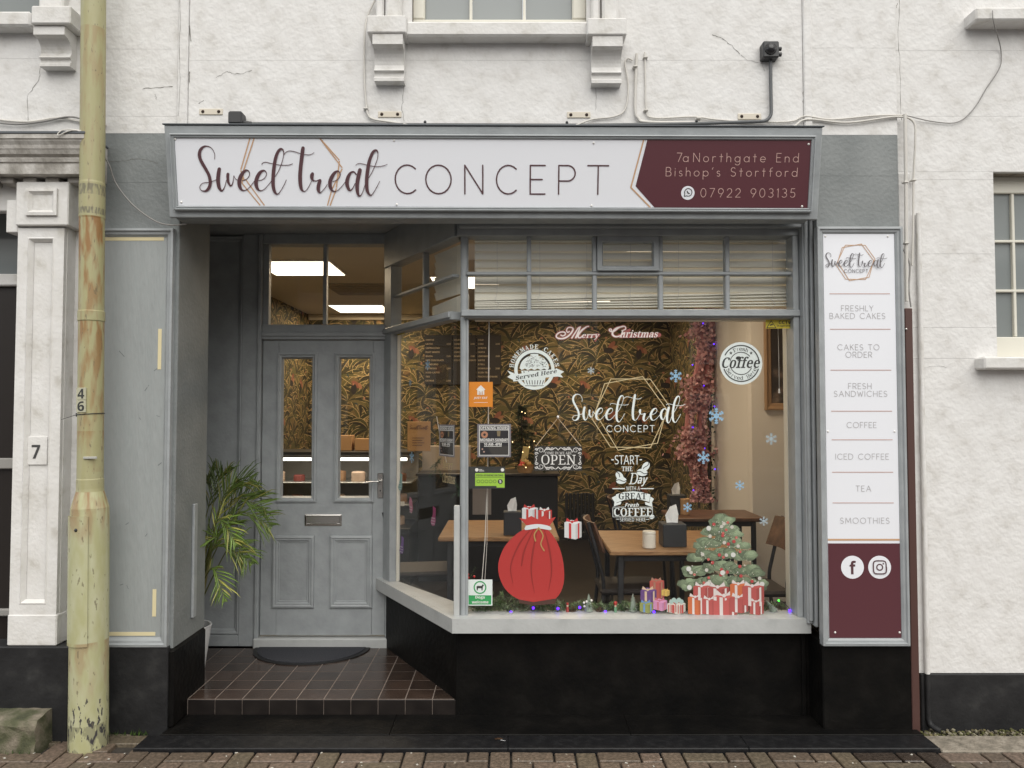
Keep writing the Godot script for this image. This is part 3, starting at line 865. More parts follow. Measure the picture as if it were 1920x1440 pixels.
func doorway_seven() -> void:
	# the neighbouring front door with its white pilaster and cornice
	var t := thing("door_surround", "white panelled pilaster and cornice of the neighbouring doorway", "doorway", Vector3(-2.42, 0, 0.05))
	var wm: Material = mats["white_masonry"]
	var xl: float = -2.5455
	var xr: float = -2.3031
	var yb: float = 0.4683
	var yt: float = 2.6003
	part(t, "pilaster", B().box(Vector3(xl, yb, -0.03), Vector3(xr, yt, 0.078), 0.004), wm)
	part(t, "panel_moulding", B().frame(xl + 0.002, 0.6231, xr - 0.002, yt - 0.006, [[0, 0], [0, 0.022], [0.05, 0.022], [0.056, 0.026], [0.066, 0.012], [0.072, 0.001]], 0.079), wm)
	part(t, "foot_block", B().box(Vector3(xl - 0.004, yb - 0.002, -0.03), Vector3(xr + 0.004, 0.623, 0.106), 0.006), wm)
	part(t, "capital", B().box(Vector3(-2.5444, yt + 0.001, -0.03), Vector3(-2.2741, 2.8272, 0.125), 0.005), wm)
	part(t, "panel_moulding", B().frame(-2.526 + 0.01, yt + 0.02, -2.286 - 0.01, 2.8189, [[0.03, 0], [0.03, 0.014], [0.045, 0.016], [0.055, 0.004], [0.06, 0.0008]], 0.1255), wm)
	part(t, "capital_side", B().box(Vector3(-2.6079, yt - 0.03, -0.03), Vector3(-2.5444 - 0.002, 2.7389, 0.10), 0.004), wm)
	# cornice: outline in (z, y), drawn along x
	var m := B()
	var y := func(py: float) -> float: return 1.645 + (772.0 - py) / 1442.0 * 3.85
	m.xf = Transform3D(Basis(Vector3(0, 0, 1), Vector3(0, 1, 0), Vector3(-1, 0, 0)), Vector3.ZERO)
	m.prism(V2([-0.02, y.call(320), 0.165, y.call(320), 0.168, y.call(319), 0.168, y.call(299), 0.176, y.call(297), 0.18, y.call(291), 0.176, y.call(288), 0.192, y.call(284), 0.20, y.call(276), 0.203, y.call(275), 0.206, y.call(268), 0.216, y.call(262), 0.218, y.call(259), 0.224, y.call(258), 0.224, y.call(250), -0.02, y.call(246)]), 2.145, 3.9)
	part(t, "cornice", m, mats["sooty_masonry"])
	for k in 5:
		var x := -2.25 - k * 0.115
		part(t, "dentil", B().box(Vector3(x - 0.035, y.call(331), 0.02), Vector3(x + 0.035, y.call(320) - 0.001, 0.12), 0.004), mats["sooty_masonry"])
	part(t, "frieze", B().box(Vector3(-3.9, 2.70, -0.03), Vector3(-2.16, y.call(321), 0.03), 0.004), wm)
	part(t, "lead_flashing", B().box(Vector3(-3.9, y.call(250) + 0.001, 0.0), Vector3(-2.14, y.call(246) + 0.004, 0.228), 0.003), plain("lead", lin(0.10, 0.11, 0.12), 0.7))
	part(t, "plinth", B().box(Vector3(-3.0, -0.1, -0.03), Vector3(-2.2272, yb - 0.003, 0.115), 0.006), mats["black_plinth"])
	# house number
	var at := Vector3(-2.4346, 1.4481, 0.08)
	var n := thing("number_plate", "small white plate with a dark 7 on the doorway pilaster", "number plate", at + Vector3(0, -0.07, 0))
	part(n, "plate", B().box(at + Vector3(-0.058, -0.072, -0.001), at + Vector3(0.056, 0.072, 0.007), 0.002), wm)
	var mb := B()
	mb.xf = Transform3D(Basis(), at)
	text(mb, "7", "nb", -0.022, 0.022, -0.04, 0.03, 0.0085)
	part(n, "numeral", mb, plain("numeral_dark", lin(0.05, 0.05, 0.05), 0.6))
	# dark front door
	var d := thing("front_door", "dark brown panelled front door at the far left edge", "door", Vector3(-2.9, 0.2, -0.28))
	part(d, "leaf", B().box(Vector3(-3.5, 0.13, -0.34), Vector3(-2.50, 2.35, -0.28), 0.004), mats["dark_brown_paint"])
	part(d, "fanlight", B().box(Vector3(-3.5, 2.42, -0.31), Vector3(-2.50, 2.85, -0.30)), mats["dusk_pane"])
	part(d, "transom", B().box(Vector3(-3.5, 2.352, -0.36), Vector3(-2.50, 2.418, -0.24), 0.006), wm)
	for py in [[1.33, 1.39], [0.52, 0.56]]:
		part(d, "weather_bar", B().box(Vector3(-3.5, py[0], -0.279), Vector3(-2.52, py[1], -0.25), 0.006), plain("bar_grey", lin(0.3, 0.29, 0.27), 0.6))
	part(d, "reveal", B().box(Vector3(-2.498, -0.1, -0.4), Vector3(-2.372, 2.798, -0.031), 0.003), plain("reveal_brown", lin(0.05, 0.045, 0.04), 0.7))
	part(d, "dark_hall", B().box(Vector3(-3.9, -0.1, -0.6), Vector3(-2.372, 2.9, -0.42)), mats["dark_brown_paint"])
	# stone doorstep
	var st := thing("stone_step", "worn mossy stone doorstep at the lower left corner", "step", Vector3(-2.8, 0, 0.15))
	var sb := B()
	var rng := RandomNumberGenerator.new()
	rng.seed = 4
	var nx := 26
	var prof := [Vector2(-0.03, 0.150), Vector2(0.06, 0.148), Vector2(0.15, 0.142), Vector2(0.2, 0.138), Vector2(0.235, 0.13), Vector2(0.252, 0.112), Vector2(0.255, 0.09), Vector2(0.25, 0.05), Vector2(0.256, 0.0), Vector2(0.25, -0.06)]
	var grid := []
	for i in nx + 1:
		var row := []
		for k in prof.size():
			var x := -3.6 + (3.6 - 2.30) * i / nx
			if i >= nx - 1:
				x -= 0.012 * rng.randf()
			row.append(Vector3(x, prof[k].y * 1.12 + rng.randf_range(-0.004, 0.003), prof[k].x + rng.randf_range(-0.006, 0.004)))
		grid.append(row)
	for i in nx:
		for k in prof.size() - 1:
			sb.quad(grid[i][k], grid[i + 1][k], grid[i + 1][k + 1], grid[i][k + 1], Vector3(0, 1, 1))
	for k in prof.size() - 1:
		sb.tri(grid[nx][k], grid[nx][k + 1], Vector3(-2.303, 0.0, 0.1), Vector3(1, 0, 0))
	part(st, "stone", sb, mats["mossy_stone"])

func right_house() -> void:
	var b := thing("white_house", "white rendered house to the right with a black plinth", "house", Vector3(3.4, 0, -0.05))
	var z := -0.03
	var wr_m: Material = mats["white_render"]
	var x0 := 2.05
	var xw: float = 2.5669
	var yt: float = 2.9274
	var yb: float = 1.9294
	var core := B()
	core.box(Vector3(x0, -0.1, -0.36), Vector3(xw - 0.001, 4.8, z - 0.03))
	core.box(Vector3(xw, yt, -0.36), Vector3(5.2, 4.8, z - 0.03))
	core.box(Vector3(xw, -0.1, -0.36), Vector3(5.2, yb, z - 0.03))
	part(b, "wall_core", core, mats["concrete"])
	var ys := [0.2866, 2.0935, 2.4861, 2.8843, 3.2275, 3.5844, 4.8]
	for k in 6:
		if k == 0:
			panel(b, x0, 5.2, ys[0], yb, wr_m, z)
			panel(b, x0, xw, yb, ys[1], wr_m, z)
		elif k == 3:
			panel(b, x0, xw, ys[k], yt, wr_m, z)
			panel(b, x0, 5.2, yt, ys[k + 1], wr_m, z)
		elif k < 3:
			panel(b, x0, xw, ys[k], ys[k + 1], wr_m, z)
		else:
			panel(b, x0, 5.2, ys[k], ys[k + 1], wr_m, z)
	part(b, "plinth", B().box(Vector3(x0 + 0.075, -0.1, -0.07), Vector3(5.2, ys[0] - 0.002, -0.018), 0.004), mats["black_plinth"])
	# window
	var zr := -0.15
	var win := part(b, "window", B().frame(xw, yb + 0.02, xw + 0.62, yt - 0.002, [[0, 0], [0, 0.03], [0.032, 0.03], [0.04, 0.012], [0.04, 0.0]], zr), mats["window_frame"])
	part(win, "top_rail", B().box(Vector3(xw, 2.8383, zr), Vector3(xw + 0.62, yt - 0.001, zr + 0.028), 0.004), mats["window_frame"])
	part(win, "bottom_rail", B().box(Vector3(xw, yb, zr), Vector3(xw + 0.62, 2.0513, zr + 0.034), 0.005), mats["window_frame"])
	for y in [2.5748, 2.3037]:
		part(win, "glazing_bar", B().box(Vector3(xw + 0.04, y - 0.007, zr), Vector3(xw + 0.58, y + 0.007, zr + 0.026), 0.003), mats["window_frame"])
	for x in [xw + 0.165]:
		part(win, "glazing_bar", B().box(Vector3(x - 0.008, 2.0513 + 0.002, zr + 0.001), Vector3(x + 0.008, 2.8383 - 0.002, zr + 0.025), 0.003), mats["window_frame"])
	part(win, "pane", B().box(Vector3(xw + 0.03, yb + 0.02, zr - 0.01), Vector3(xw + 0.6, yt - 0.03, zr + 0.006)), mats["dusk_pane"])
	part(b, "window_sill", B().box(Vector3(2.4468, 1.8684, -0.14), Vector3(4.4, 1.9321, 0.055), 0.008), mats["white_masonry"])
	part(b, "window_sill", B().box(Vector3(2.431, 3.6987, -0.05), Vector3(4.6, 3.7671, 0.075), 0.008), mats["white_masonry"])
	part(b, "corner_strip", B().box(Vector3(x0 + 0.002, ys[0], z - 0.02), Vector3(x0 + 0.07, 2.92, z + 0.012), 0.006), wr_m)
	crack(b, [Vector2(2.1023, 2.7178), Vector2(2.122, 2.7092)], 0.004, z)
	crack(b, [Vector2(2.157, 1.8785), Vector2(2.2559, 1.8898), Vector2(2.3121, 1.8785)], 0.002, z)

# ---------------------------------------------------------------- shopfront

const GZ := -0.18                       # plane of the front glass
const BASE_Y := 0.016                   # top of the black slab
var cant := Transform3D()               # the canted side of the bay: x runs from the door to the corner, z points out

func bars(parent: Node, called: String, lo: Vector3, hi: Vector3, xf := Transform3D(), m := "grey_paint") -> void:
	var b := B()
	b.xf = xf
	b.box(lo, hi, 0.004)
	part(parent, called, b, mats[m])

func pane(parent: Node, x0: float, x1: float, y0: float, y1: float, z: float, xf := Transform3D()) -> void:
	var b := B()
	b.xf = xf
	b.box(Vector3(x0, y0, z - 0.002), Vector3(x1, y1, z + 0.002))
	part(parent, "pane", b, mats["glass"])

func shopfront() -> void:
	var d := Vector3(0.499, 0, 0.866).normalized()
	cant = Transform3D(Basis(d, Vector3.UP, d.cross(Vector3.UP)), Vector3(-0.83, 0, -1.08))
	var L := 1.062
	var s := thing("shopfront", "grey painted timber shopfront with a canted bay window", "shopfront", Vector3(0, 0, -0.2))
	var gp: Material = mats["grey_paint"]
	# black slab at the foot, in three lengths
	for q in [[-1.84, -0.02], [-0.0195, 1.15], [1.1505, 2.08]]:
		part(s, "plinth_slab", B().box(Vector3(q[0], -0.06, 0.087), Vector3(q[1], BASE_Y, 0.238), 0.004), mats["black_slab"])
	for q in [[-1.775, -0.62], [-0.6195, 0.6], [0.6005, 2.078]]:
		part(s, "plinth_slab", B().box(Vector3(q[0], -0.06, -0.5), Vector3(q[1], BASE_Y + 0.003, 0.0862), 0.003), mats["black_gloss"])
	# stall risers
	var rz := -0.165
	var yb: float = 0.4728
	part(s, "stall_riser", B().box(Vector3(-0.30, BASE_Y, -0.3), Vector3(1.62, yb, rz), 0.003), mats["black_gloss"])
	var cr := B()
	cr.xf = cant
	cr.box(Vector3(-0.02, BASE_Y, -0.14), Vector3(L, yb, 0.0), 0.003)
	part(s, "stall_riser", cr, mats["black_gloss"])
	part(s, "riser_batten", B().box(Vector3(1.5575, BASE_Y, rz - 0.01), Vector3(1.5804, yb, rz + 0.014), 0.004), mats["black_gloss"])
	part(s, "return_base", B().box(Vector3(1.602, BASE_Y, -0.3), Vector3(1.66, 0.4575, 0.0), 0.003), mats["black_gloss"])
	# sill, following the bay
	var zi := -0.26
	var sill := V2([-0.317, -0.092, 1.5858, -0.092, 1.63, zi, -0.2, zi, -0.82, -1.12, -0.905, -1.11])
	part(s, "sill", B().slab(sill, yb, 0.5485), mats["sill_paint"])
	var sill2 := V2([-0.30, -0.112, 1.5813, -0.112, 1.6127, zi - 0.02, -0.19, zi - 0.02, -0.82, -1.11, -0.87, -1.105])
	part(s, "sill_top", B().slab(sill2, 0.5485 + 0.0005, 0.5473), mats["sill_paint"])
	# front window: posts, transom, glazing bars
	var y0: float = 0.5473
	var yt0: float = 2.1564
	var yt1: float = 2.2032
	var ym: float = 2.4041
	var y1: float = 2.6074
	var xl: float = -0.2379
	var xr: float = 1.5292
	part(s, "corner_post", B().tube(V3([Vector3(-0.262, y0, -0.185), Vector3(-0.262, yt0 + 0.01, -0.185)]), 0.022, -1, 16), gp)
	part(s, "corner_post", B().tube(V3([Vector3(-0.262, yt1 - 0.01, -0.185), Vector3(-0.262, y1 + 0.1, -0.185)]), 0.022, -1, 16), gp)
	part(s, "bead", B().box(Vector3(xl - 0.012, y0, -0.2), Vector3(xl, yt0, -0.162), 0.003), gp)
	bars(s, "transom", Vector3(-0.262, yt0, -0.23), Vector3(xr + 0.02, yt1, -0.135))
	bars(s, "transom_nosing", Vector3(-0.275, yt0 + 0.008, -0.134), Vector3(xr + 0.035, yt1 - 0.004, -0.118))
	bars(s, "head", Vector3(-0.3, y1, -0.24), Vector3(1.62, 2.84, -0.13))
	bars(s, "head_moulding", Vector3(-0.285, y1 + 0.035, -0.1295), Vector3(1.61, 2.84, -0.085))
	bars(s, "right_post", Vector3(xr, y0, -0.24), Vector3(1.5615, y1, -0.13))
	bars(s, "jamb_board", Vector3(1.5615 + 0.001, y0 - 0.02, -0.24), Vector3(1.5911, 2.84, -0.075))
	bars(s, "jamb_board", Vector3(1.5911 + 0.001, y0 - 0.03, -0.24), Vector3(1.609, 2.84, -0.045))
	part(s, "jamb_bead", B().tube(V3([Vector3(1.5789, y0, -0.07), Vector3(1.5789, 2.8, -0.07)]), 0.011, -1, 8), gp)
	var xs := [xl - 0.03, 0.0935, 0.453, 0.8155, 1.1808, xr + 0.005]
	for k in range(1, 5):
		bars(s, "glazing_bar", Vector3(xs[k] - 0.012, yt1, -0.205), Vector3(xs[k] + 0.012, ym - 0.009, -0.155))
		bars(s, "glazing_bar", Vector3(xs[k] - 0.012, ym + 0.009, -0.205), Vector3(xs[k] + 0.012, y1, -0.155))
	bars(s, "glazing_bar", Vector3(-0.25, ym - 0.009, -0.207), Vector3(xr + 0.002, ym + 0.009, -0.15))
	for k in 5:
		pane(s, xs[k] + 0.01, xs[k + 1] - 0.01, yt1 - 0.004, ym - 0.008, GZ)
		pane(s, xs[k] + 0.01, xs[k + 1] - 0.01, ym + 0.008, y1 + 0.004, GZ)
	var sash := part(s, "opening_sash", B().frame(xs[2] + 0.013, ym + 0.010, xs[3] - 0.013, y1 - 0.001, [[0, -0.02], [0, 0.022], [0.026, 0.022], [0.032, 0.012], [0.032, -0.02]], -0.165), gp)
	part(sash, "weather_bar", B().box(Vector3(xs[2] + 0.013, ym + 0.011, -0.142), Vector3(xs[3] - 0.013, ym + 0.022, -0.128), 0.003), gp)
	pane(s, xl - 0.004, xr + 0.004, y0 - 0.004, yt0 + 0.004, GZ)
	# canted side, in its own axes
	var W := L - 0.06
	for q in [["transom", 0.0, W, yt0, yt1, -0.06, 0.02], ["transom_nosing", 0.0, W + 0.02, yt0 + 0.008, yt1 - 0.004, 0.0205, 0.034], ["head", -0.02, L, y1, 2.84, -0.07, 0.02], ["back_post", -0.02, 0.10, y0, y1, -0.06, 0.015], ["glazing_bar", 0.10, W, ym - 0.009, ym + 0.009, -0.045, -0.002], ["glazing_bar", 0.565, 0.59, yt1, ym - 0.0095, -0.043, -0.006], ["glazing_bar", 0.565, 0.59, ym + 0.0095, y1, -0.043, -0.006]]:
		bars(s, q[0], Vector3(q[1], q[3], q[5]), Vector3(q[2], q[4], q[6]), cant)
	for q in [[0.095, 0.57], [0.585, W]]:
		pane(s, q[0], q[1], yt1 - 0.004, ym - 0.006, -0.025, cant)
		pane(s, q[0], q[1], ym + 0.006, y1 + 0.004, -0.025, cant)
	pane(s, 0.095, W + 0.004, y0 - 0.004, yt0 + 0.004, -0.025, cant)
	part(s, "inner_reveal", B().box(Vector3(1.5279, y0 + 0.002, -0.30), Vector3(xr + 0.02, yt0 - 0.002, -0.241)), mats["window_frame"])
	var ir := B()
	ir.xf = cant
	ir.box(Vector3(0.101, y0 + 0.002, -0.05), Vector3(0.108, yt0 - 0.002, -0.03))
	part(s, "inner_reveal", ir, mats["window_frame"])
	# a batten screwed to the corner post
	part(s, "batten", B().box(Vector3(-0.3147, 0.5326 + 0.002, -0.19), Vector3(-0.2829, 1.1391, -0.155), 0.003), mats["sill_paint"])
	# porch: left cheek, ceiling, wall with the door in it
	part(s, "porch_cheek", B().box(Vector3(-2.12, 0.42, -0.41), Vector3(-1.757, 2.84, -0.001), 0.004), mats["grey_render"])
	part(s, "cheek_base", B().box(Vector3(-2.12, BASE_Y, -0.415), Vector3(-1.748, 0.419, 0.012), 0.012), mats["black_gloss"])
	part(s, "cheek_batten", B().box(Vector3(-1.757, 0.52, -0.26), Vector3(-1.742, 1.14, -0.215), 0.004), gp)
	part(s, "porch_ceiling", B().box(Vector3(-2.6, 2.841, -1.2), Vector3(1.70, 2.949, -0.002)), gp)
	part(s, "porch_side", B().box(Vector3(-2.45, STEP - 0.1, -1.3), Vector3(-2.16, 2.84, -0.411)), gp)
	var dz := -1.1
	var dl: float = -1.6656
	var dr: float = -0.8399
	var dt: float = 2.1294
	# panelled wall left of the door
	part(s, "side_panel", B().box(Vector3(-2.16, STEP, dz - 0.1), Vector3(-1.8108, 2.84, dz - 0.028)), gp)
	part(s, "side_moulding", B().frame(-2.45, 0.1786, -1.8073, 2.83, [[0, 0], [0, 0.024], [0.008, 0.027], [0.016, 0.015], [0.026, 0.012], [0.034, 0.0005]], dz - 0.028), gp)
	part(s, "side_stile", B().box(Vector3(-1.8073 + 0.001, STEP, dz - 0.1), Vector3(dl - 0.034, 2.84, dz + 0.004), 0.004), gp)
	part(s, "skirting", B().box(Vector3(-2.16, STEP, dz - 0.1), Vector3(-1.8073, 0.1751, dz + 0.002), 0.004), gp)
	part(s, "door_frame", B().box(Vector3(dl - 0.033, STEP, dz - 0.1), Vector3(dl - 0.004, 2.84, dz + 0.024), 0.006).box(Vector3(dr + 0.004, STEP, dz - 0.1), Vector3(dr + 0.035, 2.84, dz + 0.024), 0.006).box(Vector3(dr + 0.036, STEP, dz - 0.1), Vector3(-0.80, 2.84, dz + 0.004), 0.006), gp)
	part(s, "door_head", B().box(Vector3(dl - 0.003, dt, dz - 0.1), Vector3(dr + 0.003, 2.2296, dz + 0.018), 0.004).box(Vector3(dl - 0.003, dt + 0.02, dz + 0.0185), Vector3(dr + 0.003, dt + 0.05, dz + 0.03), 0.004), gp)
	part(s, "door_head", B().box(Vector3(dl - 0.003, 2.7727, dz - 0.1), Vector3(dr + 0.003, 2.84, dz + 0.015), 0.004), gp)
	var fx: float = -1.2556
	part(s, "fanlight_bar", B().box(Vector3(fx - 0.012, 2.2296 + 0.001, dz - 0.05), Vector3(fx + 0.012, 2.7727 - 0.001, dz + 0.002), 0.004), gp)
	part(s, "fanlight_bead", B().box(Vector3(dl - 0.003, 2.2296, dz - 0.05), Vector3(dl + 0.035, 2.7727, dz), 0.003), gp)
	part(s, "fanlight_bead", B().box(Vector3(dr - 0.016, 2.2296, dz - 0.05), Vector3(dr + 0.003, 2.7727, dz), 0.003), gp)
	pane(s, dl + 0.03, fx - 0.008, 2.2296 - 0.003, 2.7727 + 0.003, dz - 0.025)
	pane(s, fx + 0.008, dr - 0.012, 2.2296 - 0.003, 2.7727 + 0.003, dz - 0.025)
	part(s, "threshold", B().box(Vector3(dl - 0.034, STEP - 0.02, dz - 0.1), Vector3(dr + 0.034, 0.1577 + 0.004, dz + 0.035), 0.008), mats["sill_paint"])
	# door
	var door := thing("entrance_door", "grey panelled entrance door with two tall glass panes", "door", Vector3((dl + dr) / 2, STEP + 0.03, dz))
	var by: float = 0.1647 + 0.008
	var gl := [[-1.5277, -1.3429], [-1.144, -0.9592]]
	var gy0: float = 1.089
	var gy1: float = 2.0007
	var pl := [[-1.5843, -1.3126], [-1.2032, -0.928]]
	var py0: float = 0.3562
	var py1: float = 0.8251
	var zf := dz - 0.004
	var zk := dz - 0.049
	part(door, "stile", B().box(Vector3(dl, by, zk), Vector3(gl[0][0] - 0.03, dt - 0.004, zf), 0.003), gp)
	part(door, "stile", B().box(Vector3(gl[1][1] + 0.03, by, zk), Vector3(dr, dt - 0.004, zf), 0.003), gp)
	part(door, "muntin", B().box(Vector3(gl[0][1] + 0.03, gy0 - 0.0295, zk), Vector3(gl[1][0] - 0.03, gy1 + 0.0295, zf), 0.0), gp)
	part(door, "rail", B().box(Vector3(gl[0][0] - 0.029, gy1 + 0.03, zk), Vector3(gl[1][1] + 0.029, dt - 0.004, zf), 0.0), gp)
	part(door, "rail", B().box(Vector3(gl[0][0] - 0.029, by, zk), Vector3(gl[1][1] + 0.029, gy0 - 0.03, zf), 0.0), gp)
	for k in 2:
		var mould := [[0, 0], [0.0, 0.01], [0.012, 0.014], [0.02, 0.006], [0.03, 0.004], [0.036, -0.012], [0.04, -0.024]]
		part(door, "glazing_moulding", B().frame(gl[k][0] - 0.042, gy0 - 0.042, gl[k][1] + 0.042, gy1 + 0.042, mould, zf + 0.0005), gp)
		pane(door, gl[k][0] - 0.006, gl[k][1] + 0.006, gy0 - 0.006, gy1 + 0.006, zf - 0.022)
		part(door, "raised_moulding", B().frame(pl[k][0] - 0.004, py0 - 0.004, pl[k][1] + 0.004, py1 + 0.004, [[0, 0], [0.002, 0.012], [0.014, 0.017], [0.024, 0.012], [0.03, 0.013], [0.04, 0.004], [0.046, 0.0045], [0.05, 0.0008]], zf + 0.0005), gp)
	var lb := part(door, "letterbox", B().frame(-1.3759, 0.8919, -1.1283, 0.9693, [[0, 0], [0.001, 0.006], [0.010, 0.008], [0.014, 0.004], [0.016, 0.003]], zf), mats["chrome"])
	part(lb, "flap", B().box(Vector3(-1.3653, 0.9024, zf), Vector3(-1.1389, 0.9587, zf + 0.0035), 0.001).box(Vector3(-1.3405, 0.906, zf + 0.004), Vector3(-1.1601, 0.913, zf + 0.009), 0.002), mats["chrome"])
	var hd := part(door, "handle", B().box(Vector3(-0.8946, 1.0749, zf), Vector3(-0.8556, 1.2407, zf + 0.008), 0.003), mats["chrome"])
	var hp := Vector3(-0.8753, 1.1877, -1.1)
	part(hd, "lever", B().tube(curve([hp, hp + Vector3(0, 0, 0.05), hp + Vector3(-0.03, 0.002, 0.055), hp + Vector3(-0.1, -0.006, 0.055)]), 0.008, 0.006, 8), mats["chrome"])
	part(hd, "keyhole", B().ball(Vector3(-0.874, 1.1248, -1.095), Vector3(0.004, 0.007, 0.003), 8, 5), mats["dark_metal"])
	# tiled step
	var tl := thing("porch_step", "brown quarry tiled porch step in front of the door", "step", Vector3(-1.3, 0, -0.6))
	var bed := V2([-1.748, -0.172, -0.31, -0.172, -0.80, -1.06, -0.80, -1.06, -2.2, -1.06, -2.2, -0.42, -1.748, -0.42])
	var outline := V2([-1.748, -0.172, -0.31, -0.172, -0.80, -1.06, -2.2, -1.06, -2.2, -0.42, -1.748, -0.42])
	part(tl, "bed", B().slab(outline, BASE_Y, STEP - 0.0006), mats["grout"])
	var rng := RandomNumberGenerator.new()
	rng.seed = 21
	var T := 0.1463
	var tm := ["brown_tile", "brown_tile", "brown_tile_dark"]
	var inner := Geometry2D.offset_polygon(outline, -0.001)
	for i in range(-4, 11):
		for j in 7:
			var x := -1.745 + i * T
			var z := -0.165 - j * T
			var sq := V2([x + 0.003, z - 0.003, x + T - 0.003, z - 0.003, x + T - 0.003, z - T + 0.003, x + 0.003, z - T + 0.003])
			for q in Geometry2D.intersect_polygons(sq, inner[0]):
				var ar := 0.0
				for k in q.size():
					ar += q[k].cross(q[(k + 1) % q.size()])
				if absf(ar) > 0.0006:
					part(tl, "tile", B().slab(q, STEP - 0.012, STEP + rng.randf_range(0.0, 0.0007)), mats[tm[rng.randi_range(0, 2)]])
	for i in 10:
		var x := -1.745 + i * T
		part(tl, "riser_tile", B().box(Vector3(x + 0.002, BASE_Y + 0.002, -0.176), Vector3(minf(x + T - 0.002, -0.302), STEP - 0.004, -0.1665), 0.002), mats["riser_tile"])
	# the boarded window left of the porch
	var bw := thing("boarded_window", "grey boarded-up shop window with bits of masking tape", "window", Vector3(-1.9472, 0.4329, 0))
	var fl: float = -2.2188
	var fr: float = -1.775
	var fb: float = 0.4389
	var ft: float = 2.6084
	part(bw, "board", B().box(Vector3(fl + 0.02, fb + 0.02, -0.002), Vector3(fr - 0.02, ft - 0.02, 0.009)), mats["board_paint"])
	part(bw, "moulding", B().frame(fl, fb, fr, ft, [[0, 0], [0, 0.034], [0.012, 0.036], [0.018, 0.026], [0.030, 0.024], [0.038, 0.014], [0.044, 0.0095]], 0.0), gp)
	for q in [[Vector2(-2.2245, 2.5479), Vector2(-1.8334, 2.5678)], [Vector2(-1.8554, 1.8684), Vector2(-1.8366, 2.0818)], [Vector2(-1.8615, 0.5887), Vector2(-1.8418, 0.7285)], [Vector2(-2.1832, 0.4903), Vector2(-1.8436, 0.5094)]]:
		part(bw, "tape", B().box(Vector3(q[0].x, q[0].y, 0.0095), Vector3(q[1].x, q[1].y, 0.0108), 0.0003), mats["tape"])
	var sc := B()
	for k in 11:
		var p := Vector2(rng.randf_range(fl + 0.12, fr - 0.06), rng.randf_range(fb + 0.1, ft - 0.4))
		sc.line(p, p + Vector2(rng.randf_range(-0.03, 0.03), rng.randf_range(-0.035, 0.02)), rng.randf_range(0.0015, 0.004), 0.0098 + k * 0.00001)
	part(bw, "scuff", sc, plain("scuff", lin(0.15, 0.16, 0.165), 0.7))

# ---------------------------------------------------------------- room behind the glass

func shop_room() -> void:
	var floor_y := STEP
	var cy := 2.845
	struct("shop_floor", B().slab(V2([-2.7, -5.6, 3.0, -5.6, 3.0, -0.3, -0.2, -0.3, -0.75, -1.2, -2.7, -1.2]), -0.05, floor_y), mats["dark_floor"])
	struct("shop_ceiling", B().slab(V2([-2.7, -5.6, 3.0, -5.6, 3.0, -0.25, -0.2, -0.25, -0.72, -1.15, -2.7, -1.15]), cy, cy + 0.1), mats["ceiling_white"])
	var wp := wallpaper()
	struct("wall_back", B().box(Vector3(-2.7, 0, -5.6), Vector3(2.0, cy, -5.4)), wp)
	struct("wall_left", B().box(Vector3(-2.7, 0, -5.399), Vector3(-2.5, cy, -1.201)), wp)
	struct("wall_right", B().box(Vector3(1.94, 0, -5.399), Vector3(2.1, cy, -3.6)), wp)
	struct("wall_side", B().box(Vector3(1.97, 0, -3.599), Vector3(2.1, cy, -2.4)), mats["beige_wall"])
	struct("wall_nook", B().box(Vector3(1.971, 0, -2.399), Vector3(3.0, cy, -2.3)), mats["beige_wall"])
	struct("wall_end", B().box(Vector3(2.55, 0, -2.299), Vector3(2.7, cy, -0.301)), mats["beige_wall"])
	struct("wall_front", B().box(Vector3(1.62, 0, -0.36), Vector3(3.0, cy, -0.301)).box(Vector3(-2.7, 0, -1.2), Vector3(-2.17, cy, -1.15)), mats["beige_wall"])
	part(self, "shop_skirting", B().box(Vector3(-2.499, floor_y, -5.399), Vector3(1.939, floor_y + 0.12, -5.38)), mats["dark_brown_paint"]).set_meta("kind", "structure")
	# ceiling edge along the back wall
	struct("cornice", B().box(Vector3(-2.499, cy - 0.07, -5.399), Vector3(1.939, cy, -5.35), 0.01), mats["ceiling_white"])
	# flush ceiling panels
	var lit := plain("lit_panel", Color(1, 0.97, 0.9), 0.6)
	lit.emission_enabled = true
	lit.emission = Color(1, 0.94, 0.84)
	lit.emission_energy_multiplier = 1.6
	var n := 0
	for q in [[-1.745, -2.3], [-1.745, -4.79], [-0.42, -3.0], [1.15, -1.55], [0.75, -4.4]]:
		var at := Vector3(q[0], cy, q[1])
		var t := thing("ceiling_light", ["lit square ceiling panel seen through the left fanlight pane", "lit square ceiling panel low in the right fanlight pane", "lit ceiling panel glimpsed through the canted side of the bay", "lit square ceiling panel above the right-hand tables", "lit square ceiling panel near the back wall"][n], "ceiling light", at, "ceiling light panels")
		part(t, "frame", B().box(at + Vector3(-0.31, -0.012, -0.31), at + Vector3(0.31, -0.001, 0.31), 0.003), mats["paper_white"])
		part(t, "diffuser", B().box(at + Vector3(-0.297, -0.016, -0.297), at + Vector3(0.297, -0.0125, 0.297)), lit)
		var l := AreaLight3D.new()
		l.name = "panel_lamp"
		l.area_size = Vector2(0.58, 0.58)
		l.light_energy = 1.2
		l.light_color = Color(1.0, 0.90, 0.74)
		l.shadow_enabled = true
		l.area_range = 12.0
		t.add_child(l)
		l.position = Vector3(0, -0.03, 0)
		l.rotation_degrees = Vector3(-90, 0, 0)
		n += 1

